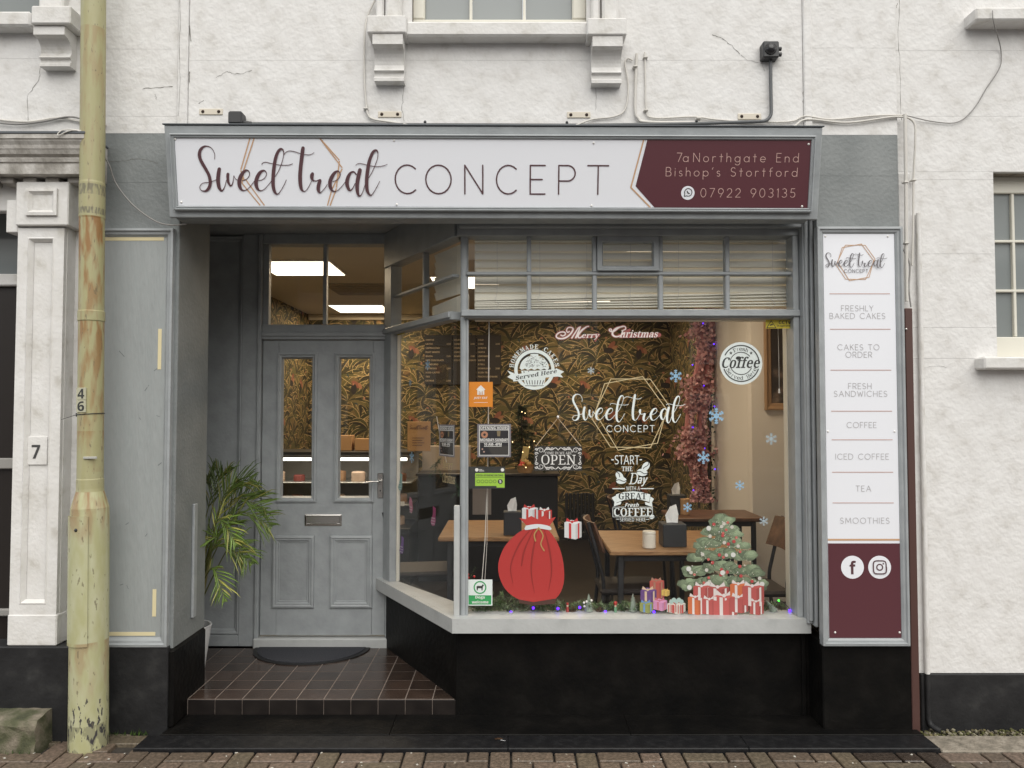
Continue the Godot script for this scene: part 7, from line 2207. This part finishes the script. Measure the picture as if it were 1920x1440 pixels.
	m.flat(V2([-30, -12, -15, -7.5, 3, -6, 20, -8, 34, -12, 32, -26, 18, -22, 2, -20.5, -14, -22, -29, -27]), 0.0008)
	m.flat(V2([-38, -18, -30, -14, -29, -28, -20, -25, -21, -30, -34, -34, -33, -26]), 0.0004)
	m.flat(V2([41, -20, 34, -16, 32.5, -28, 24, -26, 25, -31, 38, -35, 37, -27]), 0.0004)
	part(t, "ribbon", m, white)
	m = sheet(at)
	text(m, "GREAT", "eb", -25, 27, -21, -9, 0.0016)
	part(t, "dark_print", m, dark)
	m = sheet(at)
	var dk := sheet(at)
	bean(m, dk, Vector2(-23, 22), 9.5, -0.95, 0.0)
	bean(m, dk, Vector2(-20, 14), 9.8, 0.05, 0.0012)
	bean(m, dk, Vector2(26, 40), 9.5, 0.95, 0.0)
	bean(m, dk, Vector2(19, 29), 10.2, -0.1, 0.0012)
	bean(m, dk, Vector2(37, -54), 5.0, 0.5, 0.0012)
	part(t, "coffee_bean", m, white)
	part(t, "bean_crease", dk, dark)

	# greeting in red and white script
	at = Vector3(0.5276, 2.0781, -0.1835)
	t = sticker("festive_greeting", "red and white Merry Christmas script high on the glass", at, 22)
	var strokes := [[185,250,20, 215,262,20, 252,245,20, 258,215,20, 225,197,20, 165,205,20, 118,240,22, 112,280,22, 155,305,24, 235,302,26, 315,258,26, 370,190,26, 384,145,22, 350,122,18, 300,130,18, 278,170,18, 295,205,18, 322,190,20],
		[365,295,22, 420,210,20, 470,135,20, 505,115,22], [500,120,20, 470,200,28, 430,290,26], [450,270,18, 520,170,18, 600,115,18, 640,105,16], [600,115,22, 530,170,28, 475,240,28, 470,285,22, 505,292,18, 535,265,16],
		[985,150,18, 1008,150,18, 1015,178,18, 988,182,18, 975,155,16, 1000,190,16, 1060,185,14, 1130,135,16, 1190,105,18, 1240,112,18, 1245,150,18, 1205,172,14], [1200,110,18, 1110,130,26, 1040,190,30, 1035,245,30, 1085,275,24, 1160,258,16, 1235,205,14]]
	var fat := []
	for s in strokes:
		var f: Array = s.duplicate()
		for k in range(2, f.size(), 3):
			f[k] += 26
		fat.append(f)
	m = sheet(at)
	brush(m, fat, -110, 25, 1.0 / 8.727, 0.0, 0.0, 0.0002)
	for q in [[-49, -7, -18, -3.5, 7.0], [-19, -5, -24, -14, 3.5], [22, -5, 96, -3, 8.5], [26, -4, 40, 6, 6.0]]:
		m.ribbon([Vector3(q[0], q[1], q[4]), Vector3(q[2], q[3], q[4])], 0.0002)
	part(t, "red_outline", m, plain("neon_red", lin(0.36, 0.09, 0.08), 0.5))
	m = sheet(at)
	brush(m, strokes, -110, 25, 1.0 / 8.727, 0.0055, 1.9, 0.0001)
	text(m, "erry", "eb", -51, -19, -12, -1.5, 0.0056, 0.3)
	text(m, "hristmas", "eb", 21, 92, -8, 6, 0.0056, 0.3)
	part(t, "white_script", m, plain("script_white", lin(0.78, 0.68, 0.64), 0.5))

	# hanging OPEN board
	at = Vector3(0.253, 1.3918, -0.2)
	t = thing("open_board", "dark hanging board with scrolls reading COME IN WE ARE OPEN", "sign", at + Vector3(0, -23 * K, 0))
	m = sheet(at)
	m.box(Vector3(-45, -23, -0.005), Vector3(45, 23, 0), 0.0)
	part(t, "board", m, plain("chalk_grey", lin(0.035, 0.033, 0.030), 0.8))
	m = sheet(at)
	text(m, "OPEN", "e", -31.5, 33, -11.5, 7, 0.001)
	text(m, "COME IN WE ARE", "e", -24.5, 25.5, 7.6, 12.5, 0.001)
	part(t, "lettering", m, mats["paper_white"])
	m = sheet(at)
	for sx in [-1, 1]:
		for sy in [-1, 1]:
			for q in [[33.0, 15.0, 7.0, 1.0], [41.0, 9.0, 3.5, -1.0], [40.5, 16.5, 3.0, 1.0], [20.0, 18.0, 4.2, -1.0], [11.0, 17.8, 3.2, 1.0]]:
				var p := []
				for k in 16:
					var a: float = k * 0.55
					var r: float = q[2] * (1.0 - k / 19.0)
					p.append(Vector3((q[0] + q[3] * cos(a) * r * 0.95) * sx, (q[1] + sin(a) * r * 0.8) * sy, 1.3 - k * 0.05))
				m.ribbon(p, 0.001 + 0.0003 * q[2])
			m.ribbon(spline([Vector3(27 * sx, 12 * sy, 1.2), Vector3(22 * sx, 18 * sy, 1.6), Vector3(12 * sx, 16 * sy, 1.4), Vector3(5 * sx, 20 * sy, 1.2), Vector3(0, 15.5 * sy, 1.6)]), 0.004)
		m.ribbon(spline([Vector3(39 * sx, 5, 1.0), Vector3(42 * sx, 3, 1.2), Vector3(40.5 * sx, -2, 1.2), Vector3(42 * sx, -6, 1.2), Vector3(39 * sx, -8, 1.0)]), 0.0045)
	part(t, "scrollwork", m, mats["paper_white"])
	var hook := Vector3(0.252, 1.6124, -0.2)
	part(t, "string", B().tube(V3([at + Vector3(-42 * K, 22.5 * K, 0), hook, at + Vector3(43 * K, 22.5 * K, 0)]), 0.0026, -1, 6), plain("jute", lin(0.58, 0.45, 0.30), 0.9))
	part(t, "sucker_hook", B().ball(hook + Vector3(0, 0.006, 0.006), Vector3(0.007, 0.009, 0.009), 10, 6), mats["paper_white"])

	# opening hours, front and side
	for side in 2:
		var xf := Transform3D(Basis().scaled(Vector3(K, K, 1)), Vector3(-0.0977, 1.4902, -0.1835))
		if side:
			xf = Transform3D(cant.basis * Basis().scaled(Vector3(K * 1.12, K, 1)), cant * Vector3(0.87, 1.4841, -0.029))
		at = xf.origin
		t = sticker("opening_hours", ["dark plaque OPENING HOURS MONDAY-SUNDAY on the front glass", "second opening hours plaque, on the canted pane"][side], at, 31, "opening hours plaques")
		var mk := func() -> MB:
			var b := B()
			b.xf = xf
			return b
		m = mk.call()
		m.rect(-31.5, -31, 31.5, 31, 0.0)
		part(t, "clear_edge", m, plain("film_grey", lin(0.20, 0.19, 0.21), 0.4))
		m = mk.call()
		m.rect(-28, -28, 28, 28, 0.0006)
		part(t, "white_border", m, mats["paper_white"])
		m = mk.call()
		m.rect(-26.8, 20.5, 26.8, 26.8, 0.0012); m.rect(-26.8, -26.8, 26.8, 19.2, 0.0012)
		part(t, "dark_field", m, plain("plaque_dark", lin(0.022, 0.022, 0.026), 0.4))
		m = mk.call()
		m.col = Color(0.045, 0.042, 0.036)
		m.flat(V2([-15, -8, 26, -10, 26, -26, -4, -26]), 0.0016)
		m.col = Color(0.42, 0.2, 0.12)
		m.arc(Vector2(-18, 11), 4.4, 4.0, 0, 360, 0.0016, 20)
		m.col = Color(0.2, 0.16, 0.09)
		m.flat(V2([5, 18, 12, 18, 11, 8, 6, 8]), 0.0016)
		m.col = Color(0.45, 0.3, 0.25)
		m.disc(Vector2(-22, -16), 1.6, 0.0017, 10); m.disc(Vector2(-19, -21), 1.6, 0.0017, 10)
		part(t, "picture", m, mats["coloured"])
		m = mk.call()
		text(m, "OPENING HOURS", "nb", -26, 26, 21, 26, 0.002)
		text(m, "MONDAY-SUNDAY", "nb", -26, 26, -1.5, 4, 0.002)
		text(m, "10 AM- 4PM", "nb", -19, 14, -9.5, -4.5, 0.002)
		m.rect(-26, -3.2, 26, -2.4, 0.002); m.rect(-19, -11.2, 14, -10.4, 0.002)
		part(t, "lettering", m, mats["paper_white"])

	# orange delivery sticker
	at = Vector3(-0.171, 1.7425, -0.1835)
	t = sticker("delivery_sticker", "square orange sticker with a white house mark", at, 23.5)
	m = sheet(at)
	m.rect(-22.5, -23.5, 22.5, 23.5, 0.0)
	part(t, "square", m, plain("orange", lin(0.72, 0.25, 0.02), 0.4))
	m = sheet(at)
	m.flat(V2([-8.5, 9, -4, 13.5, -4, 15, -2, 15, 0, 17.5, 8.5, 9, 6.5, 8, 6.5, -1, -6.5, -1, -6.5, 8]), 0.001)
	text(m, "JUST EAT", "nb", -13.5, 12, -9.5, -4.5, 0.001, 0.15)
	m.rect(-13, -15.6, 13, -14.9, 0.001)
	part(t, "white_print", m, mats["paper_white"])
	m = sheet(at)
	m.rect(-3.4, -1.2, -2.2, 6, 0.0015); m.rect(-0.5, -1.2, 0.6, 4, 0.0015); m.rect(2.4, -1.2, 3.6, 6, 0.0015)
	part(t, "cutlery", m, mats["orange"])

	# hygiene rating
	at = Vector3(-0.1426, 1.2868, -0.1835)
	t = sticker("hygiene_rating", "black and lime green FOOD HYGIENE RATING sticker with a 5", at, 20)
	m = sheet(at)
	m.rect(-33, -20, 36, 21, 0.0)
	part(t, "backing", m, dark)
	m = sheet(at)
	m.flat(V2([-20, 9, 35, 9, 35, -18, 20, -18, 20, -15, -20, -15]), 0.001)
	part(t, "green_field", m, plain("lime", lin(0.34, 0.58, 0.06), 0.5))
	m = sheet(at)
	text(m, "FOOD HYGIENE RATING", "nb", -17.5, 32, 3, 6.6, 0.0018)
	m.rect(-20, 0.9, 35, 1.4, 0.0018)
	for k in 5:
		m.arc(Vector2(-14 + k * 7.6, -6.5), 2.8, 0.6, 0, 360, 0.0018, 18)
	m.disc(Vector2(27, -6.8), 4.6, 0.0018, 24)
	part(t, "dark_print", m, dark)
	m = sheet(at)
	text(m, "5", "nb", 25.2, 28.8, -9.6, -4, 0.0024)
	m.disc(Vector2(-17, 15), 3.2, 0.001, 20); m.disc(Vector2(31, 15), 3.2, 0.001, 20)
	m.rect(-13, 15.5, -7, 16.2, 0.001); m.rect(-13, 13.8, -4, 14.5, 0.001); m.rect(-13, 12.2, -3, 12.8, 0.001)
	part(t, "white_print", m, mats["paper_white"])

	# dogs welcome
	at = Vector3(-0.1737, 0.6667, -0.1835)
	t = sticker("dogs_sticker", "green and white Dogs welcome sticker at the window's lower left", at, 24)
	m = sheet(at)
	m.rect(-23, -24, 23, 24, 0.0)
	part(t, "square", m, white)
	m = sheet(at)
	m.rect(-21, -22, 21, -5, 0.001)
	m.arc(Vector2(0, 9.5), 10.8, 2.2, 0, 360, 0.001, 36)
	part(t, "green_print", m, plain("sticker_green", lin(0.03, 0.33, 0.10), 0.5))
	m = sheet(at)
	m.flat(V2([-6.5, 11, -5, 12.4, 3, 12.2, 4.5, 15, 6.5, 14.5, 7.5, 12.8, 5.5, 11.5, 4.5, 4.0, 3, 4.0, 2.5, 8, -3.5, 8, -4.5, 4.0, -6, 4.0, -6.2, 8.5]), 0.001)
	part(t, "dog_mark", m, dark)
	m = sheet(at)
	text(m, "Dogs", "nb", -8.5, 9, -12.5, -6, 0.0018)
	text(m, "welcome", "nb", -15, 15.5, -20, -14.5, 0.0018)
	part(t, "lettering", m, mats["paper_white"])

	# camera notice, and its twin in the top corner of the canted pane
	at = Vector3(1.4691, 2.1281, -0.1835)
	t = sticker("camera_notice", "yellow CCTV in operation sticker at the window's top right", at, 8.5, "camera notices")
	m = sheet(at)
	m.rect(-25.5, -8, 25.5, 8.5, 0.0)
	part(t, "yellow_field", m, plain("notice_yellow", lin(0.68, 0.55, 0.04), 0.5))
	m = sheet(at)
	m.flat(V2([-24.5, -7, -5.5, -7, -15, 7.8]), 0.001)
	text(m, "CCTV", "nb", -1, 22, 0.5, 7, 0.001)
	text(m, "in operation", "nb", -4, 24, -5.5, -1, 0.001)
	part(t, "dark_print", m, dark)
	m = sheet(at)
	m.flat(V2([-22.3, -5.9, -7.7, -5.9, -15, 5.4]), 0.0016)
	part(t, "triangle", m, mats["notice_yellow"])
	m = sheet(at)
	m.flat(V2([-18.5, -1, -13, 1.2, -12, -1.2, -17.5, -3.2]), 0.0022)
	part(t, "camera_mark", m, dark)
	var cx := Transform3D(cant.basis * Basis().scaled(Vector3(K, K, 1)), cant * Vector3(0.17, 2.1726, -0.029))
	t = sticker("camera_notice", "small yellow notice in the top corner of the canted pane", cx.origin, 8, "camera notices")
	m = B()
	m.xf = cx
	m.rect(-22, -8, 22, 8, 0.0)
	part(t, "yellow_field", m, mats["notice_yellow"])

	# snowflakes
	var ice := plain("ice_blue", lin(0.30, 0.52, 0.72), 0.5)
	var pale := plain("ice_pale", lin(0.45, 0.55, 0.60), 0.5)
	var words := ["blue snowflake sticker right of the gold hexagon's top", "largest blue snowflake sticker, over the pink garland", "blue snowflake sticker low on the pink garland", "pale snowflake sticker on the beige wall side, upper", "small pale blue snowflake sticker below it", "faint snowflake sticker lowest at the right", "small blue snowflake sticker beside the tissue box", "faint tiny snowflake sticker under the red greeting"]
	var i := 0
	for q in [[Vector3(0.898, 1.8434, -0.1835), 12.0], [Vector3(1.1182, 1.6242, -0.1835), 15.0], [Vector3(1.046, 1.3971, -0.1835), 12.0], [Vector3(1.4173, 1.4989, -0.1835), 11.0], [Vector3(1.2425, 1.2463, -0.1835), 9.0], [Vector3(1.3711, 1.0524, -0.1835), 8.5], [Vector3(0.9564, 1.1276, -0.1835), 8.5], [Vector3(0.433, 1.8727, -0.1835), 7.0]]:
		m = sheet(q[0])
		flake(m, Vector2.ZERO, q[1], 0.0)
		single("snowflake", m, pale if i in [3, 5, 7] else ice, words[i], "sticker", "snowflake stickers")
		i += 1
	for q in [[0.60, 826, 683, 10.0, "blue snowflake sticker high on the canted pane"], [0.36, 797, 858, 11.0, "blue snowflake sticker on the canted pane by the kraft card"], [0.33, 793, 716, 7.0, "small snowflake sticker on the canted pane's left"]]:
		m = B()
		m.xf = Transform3D(cant.basis * Basis().scaled(Vector3(K * 1.2, K * 1.1, 1)), cant * Vector3(q[0], 1.645 + (772.0 - q[2]) / 1442.0 * (4.95 - 0.6 * q[0]), -0.029))
		flake(m, Vector2.ZERO, q[3], 0.0)
		single("snowflake", m, ice, q[4], "sticker", "snowflake stickers")
	# stocking and gift stickers on the canted pane
	for q in [[0.69, 965, 0, Color(0.30, 0.05, 0.14), "plum stocking sticker with white dots on the canted pane"], [0.20, 1025, 0, Color(0.16, 0.06, 0.26), "violet stocking sticker low on the canted pane"], [0.35, 948, 1, Color(0.45, 0.14, 0.2), "pink gift sticker on the canted pane"], [0.17, 905, 2, Color(0.25, 0.42, 0.38), "mint stocking sticker at the canted pane's left"]]:
		var xf := Transform3D(cant.basis * Basis().scaled(Vector3(K * 1.15, K * 1.1, 1)), cant * Vector3(q[0], 1.645 + (772.0 - q[1]) / 1442.0 * (4.95 - 0.6 * q[0]), -0.029))
		t = sticker("stocking_sticker" if q[2] != 1 else "parcel_sticker", q[4], xf.origin, 18, "stickers on the canted pane")
		m = B()
		m.xf = xf
		m.col = q[3]
		if q[2] == 1:
			m.flat(V2([-10, 4, -6, 16, 4, 12, 10, -6, 4, -16, -4, -14]), 0.0)
		else:
			m.flat(V2([-2, 18, 11, 15, 9, -2, 10, -8, 5, -17, -6, -18, -12, -12, -6, -4, -2, 4]), 0.0)
		part(t, "shape", m, mats["coloured"])
		m = B()
		m.xf = xf
		for k in 9:
			m.disc(Vector2(-6 + (k % 3) * 5, -14 + (k / 3) * 5), 1.1, 0.001, 8)
		part(t, "dots", m, mats["paper_white"])

	# plain red sack of presents, where the festive cut-out stands
	at = Vector3(0.1392, 0.8708, -0.1835)
	t = sticker("sack_sticker", "large red sack sticker tied with cord, presents on top and beside", at, 92)
	m = sheet(at)
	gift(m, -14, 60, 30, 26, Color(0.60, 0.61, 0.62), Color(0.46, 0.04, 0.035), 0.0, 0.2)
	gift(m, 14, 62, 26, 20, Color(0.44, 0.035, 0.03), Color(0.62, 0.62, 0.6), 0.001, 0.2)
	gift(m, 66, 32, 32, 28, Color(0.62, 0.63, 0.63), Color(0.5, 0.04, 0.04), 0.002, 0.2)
	part(t, "present", m, mats["coloured"])
	m = sheet(at)
	var outline := func(pts: Array) -> PackedVector2Array:
		var a := []
		for q in pts:
			a.append(Vector3(q[0], q[1], 0))
		a.append(a[0])
		var o := PackedVector2Array()
		for p in spline(a, 4):
			o.append(Vector2(p.x, p.y))
		o.remove_at(o.size() - 1)
		return o
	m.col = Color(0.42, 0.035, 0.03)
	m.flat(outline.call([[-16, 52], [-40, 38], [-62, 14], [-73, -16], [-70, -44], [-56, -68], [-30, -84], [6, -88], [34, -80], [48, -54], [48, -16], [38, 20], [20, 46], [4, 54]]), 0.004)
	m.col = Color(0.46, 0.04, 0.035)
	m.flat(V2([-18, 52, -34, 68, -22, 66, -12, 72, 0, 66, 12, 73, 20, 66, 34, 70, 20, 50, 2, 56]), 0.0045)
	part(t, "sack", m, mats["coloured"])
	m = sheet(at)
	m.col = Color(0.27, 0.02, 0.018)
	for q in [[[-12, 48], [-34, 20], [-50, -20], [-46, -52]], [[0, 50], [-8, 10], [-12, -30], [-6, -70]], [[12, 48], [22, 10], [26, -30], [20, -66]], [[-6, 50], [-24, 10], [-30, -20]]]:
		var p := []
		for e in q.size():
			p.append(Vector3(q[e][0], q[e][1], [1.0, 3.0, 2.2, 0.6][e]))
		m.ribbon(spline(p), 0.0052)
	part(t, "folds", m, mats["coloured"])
	m = sheet(at)
	m.col = Color(0.62, 0.64, 0.66)
	m.flat(outline.call([[-22, 54], [0, 57], [22, 53], [24, 46], [0, 49], [-23, 46]]), 0.0062)
	m.col = Color(0.40, 0.24, 0.09)
	m.ribbon(spline([Vector3(2, 50, 2.6), Vector3(10, 36, 2.4), Vector3(6, 20, 2.2), Vector3(12, 8, 2.6)]), 0.0068)
	m.ribbon(spline([Vector3(2, 50, 2.6), Vector3(-6, 38, 2.4), Vector3(-4, 26, 2.6)]), 0.0074)
	part(t, "cord", m, mats["coloured"])
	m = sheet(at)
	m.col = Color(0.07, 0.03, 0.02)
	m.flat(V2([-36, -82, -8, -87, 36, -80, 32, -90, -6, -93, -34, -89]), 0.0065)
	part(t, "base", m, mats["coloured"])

	# tree sticker with presents
	at = Vector3(1.1423, 0.8247, -0.1835)
	t = sticker("tree_sticker", "large decorated Christmas tree sticker with red presents", at, 96)
	m = sheet(at)
	rng.seed = 8
	var tiers := [[84, 14], [66, 30], [44, 44], [20, 58], [-6, 68], [-30, 76]]
	var lay := 0
	for k in range(5, -1, -1):
		var y: float = tiers[k][0]
		var w: float = tiers[k][1]
		for j in int(w / 4.0) + 3:
			var f := lerpf(-1, 1, (j + 0.5) / (int(w / 4.0) + 3.0)) + rng.randf_range(-0.06, 0.06)
			var p := Vector2(f * w, y - absf(f) * 10.0 + rng.randf_range(-5, 5))
			var g := rng.randf_range(0.65, 1.35)
			for e in 3:
				m.col = Color(0.185 * g, 0.235 * g, 0.145 * g) * (0.75 + 0.25 * e)
				var r := (10.0 - e * 2.6) * rng.randf_range(0.85, 1.1)
				var bl := PackedVector2Array()
				for u in 11:
					bl.append(p + Vector2(0, e * 1.6) + Vector2.from_angle(TAU * u / 11) * r * Vector2(1.35, 0.8) * rng.randf_range(0.8, 1.2))
				m.flat(bl, lay * 0.00001)
				lay += 1
		for j in 60:
			var f := rng.randf_range(-1, 1)
			var p := Vector2(f * w, y - absf(f) * 10.0 + rng.randf_range(-10, 8))
			var g := rng.randf_range(0.5, 1.7)
			m.col = Color(0.22 * g, 0.27 * g, 0.18 * g)
			m.line(p, p + Vector2(f * 3 + rng.randf_range(-3, 3), rng.randf_range(-4, 3)), 0.8, lay * 0.00001 + 0.0002)
			lay += 1
	part(t, "boughs", m, mats["coloured"])
	var top_z := lay * 0.00001 + 0.001
	m = sheet(at)
	for k in 46:
		var h := rng.randf()
		var w := lerpf(12, 74, h)
		var p := Vector2(rng.randf_range(-w, w), lerpf(84, -32, h) - 4)
		m.col = [Color(0.52, 0.5, 0.44), Color(0.42, 0.06, 0.06), Color(0.5, 0.12, 0.10), Color(0.58, 0.57, 0.52)][k % 4]
		m.disc(p, [3.4, 3.2, 2.6, 1.2][k % 4], top_z + k * 0.00001, 12)
	for k in 80:
		var h := rng.randf()
		var w := lerpf(14, 72, h)
		m.col = Color(0.6, 0.58, 0.45)
		m.disc(Vector2(rng.randf_range(-w, w), lerpf(80, -34, h)), 0.8, top_z + 0.0006, 6)
	for p in [[-63, -10], [-62, -44], [-28, -38], [0, -17], [33, -50], [73, -38], [-25, 65], [20, 16]]:
		m.col = Color(0.6, 0.6, 0.57)
		m.disc(Vector2(p[0], p[1]), 4.6, top_z + 0.0012, 14)
	part(t, "baubles", m, mats["coloured"])
	m = sheet(at)
	var red := Color(0.40, 0.085, 0.075)
	for q in [[-38, -66, 34, 24, 1.0, 0], [-8, -66, 40, 22, 0.85, 0], [30, -64, 34, 26, 1.1, 1], [56, -76, 40, 34, 1.0, 0], [-50, -92, 30, 30, 1.05, 1], [30, -88, 34, 26, 0.95, 0], [-24, -92, 30, 26, 1.0, 0], [62, -92, 26, 22, 0.95, 0], [4, -94, 44, 34, 1.1, 0]]:
		gift(m, q[0], q[1], q[2], q[3], red * q[4] if q[5] == 0 else Color(0.50, 0.13, 0.05), Color(0.62, 0.56, 0.54), top_z + 0.002 + 0.0009 * (q[0] + 60) / 30.0, 0.16)
	part(t, "presents", m, mats["coloured"])

	# loose gift stickers
	i = 0
	for q in [[Vector3(0.7873, 0.6409, -0.1835), 27.0, 30.0, Color(0.42, 0.09, 0.07), Color(0.35, 0.18, 0.12), "tall red gift sticker at the back of the pile"], [Vector3(0.7409, 0.6237, -0.1835), 30.0, 19.0, Color(0.13, 0.06, 0.20), Color(0.62, 0.46, 0.32), "violet gift sticker with a cream ribbon"], [Vector3(0.8337, 0.6524, -0.1835), 15.0, 9.0, Color(0.60, 0.42, 0.10), Color(0.5, 0.3, 0.1), "small yellow gift sticker tilted on the pile"], [Vector3(0.8042, 0.5779, -0.1835), 26.0, 15.0, Color(0.55, 0.25, 0.42), Color(0.5, 0.15, 0.2), "pink gift sticker in the pile"], [Vector3(0.7289, 0.5664, -0.1835), 25.0, 15.0, Color(0.24, 0.26, 0.08), Color(0.14, 0.26, 0.5), "olive gift sticker with a blue bow"], [Vector3(0.8909, 0.5636, -0.1835), 34.0, 15.0, Color(0.56, 0.52, 0.46), Color(0.45, 0.08, 0.07), "white and red striped gift sticker with a mint bow"]]:
		at = q[0] + Vector3(0, 0, 0.0005 * i - 0.0002)
		t = sticker("gift_sticker", q[5], at, 4, "gift stickers in a pile")
		m = sheet(at)
		gift(m, 0, 0, q[1], q[2], q[3], q[4], 0.0)
		if i == 5:
			m.col = Color(0.45, 0.06, 0.05)
			for k in 7:
				m.rect(-15 + k * 4.4, -0.5 if k < 4 else -3.0, -13.4 + k * 4.4, 13, 0.0012)
			m.col = Color(0.36, 0.48, 0.44)
			for k in 5:
				m.disc(Vector2(-9 + k * 4.6, 19 + (3 if k % 2 else 0)), 4.2, 0.0016 + k * 0.0001, 10)
		part(t, "parcel", m, mats["coloured"])
		i += 1
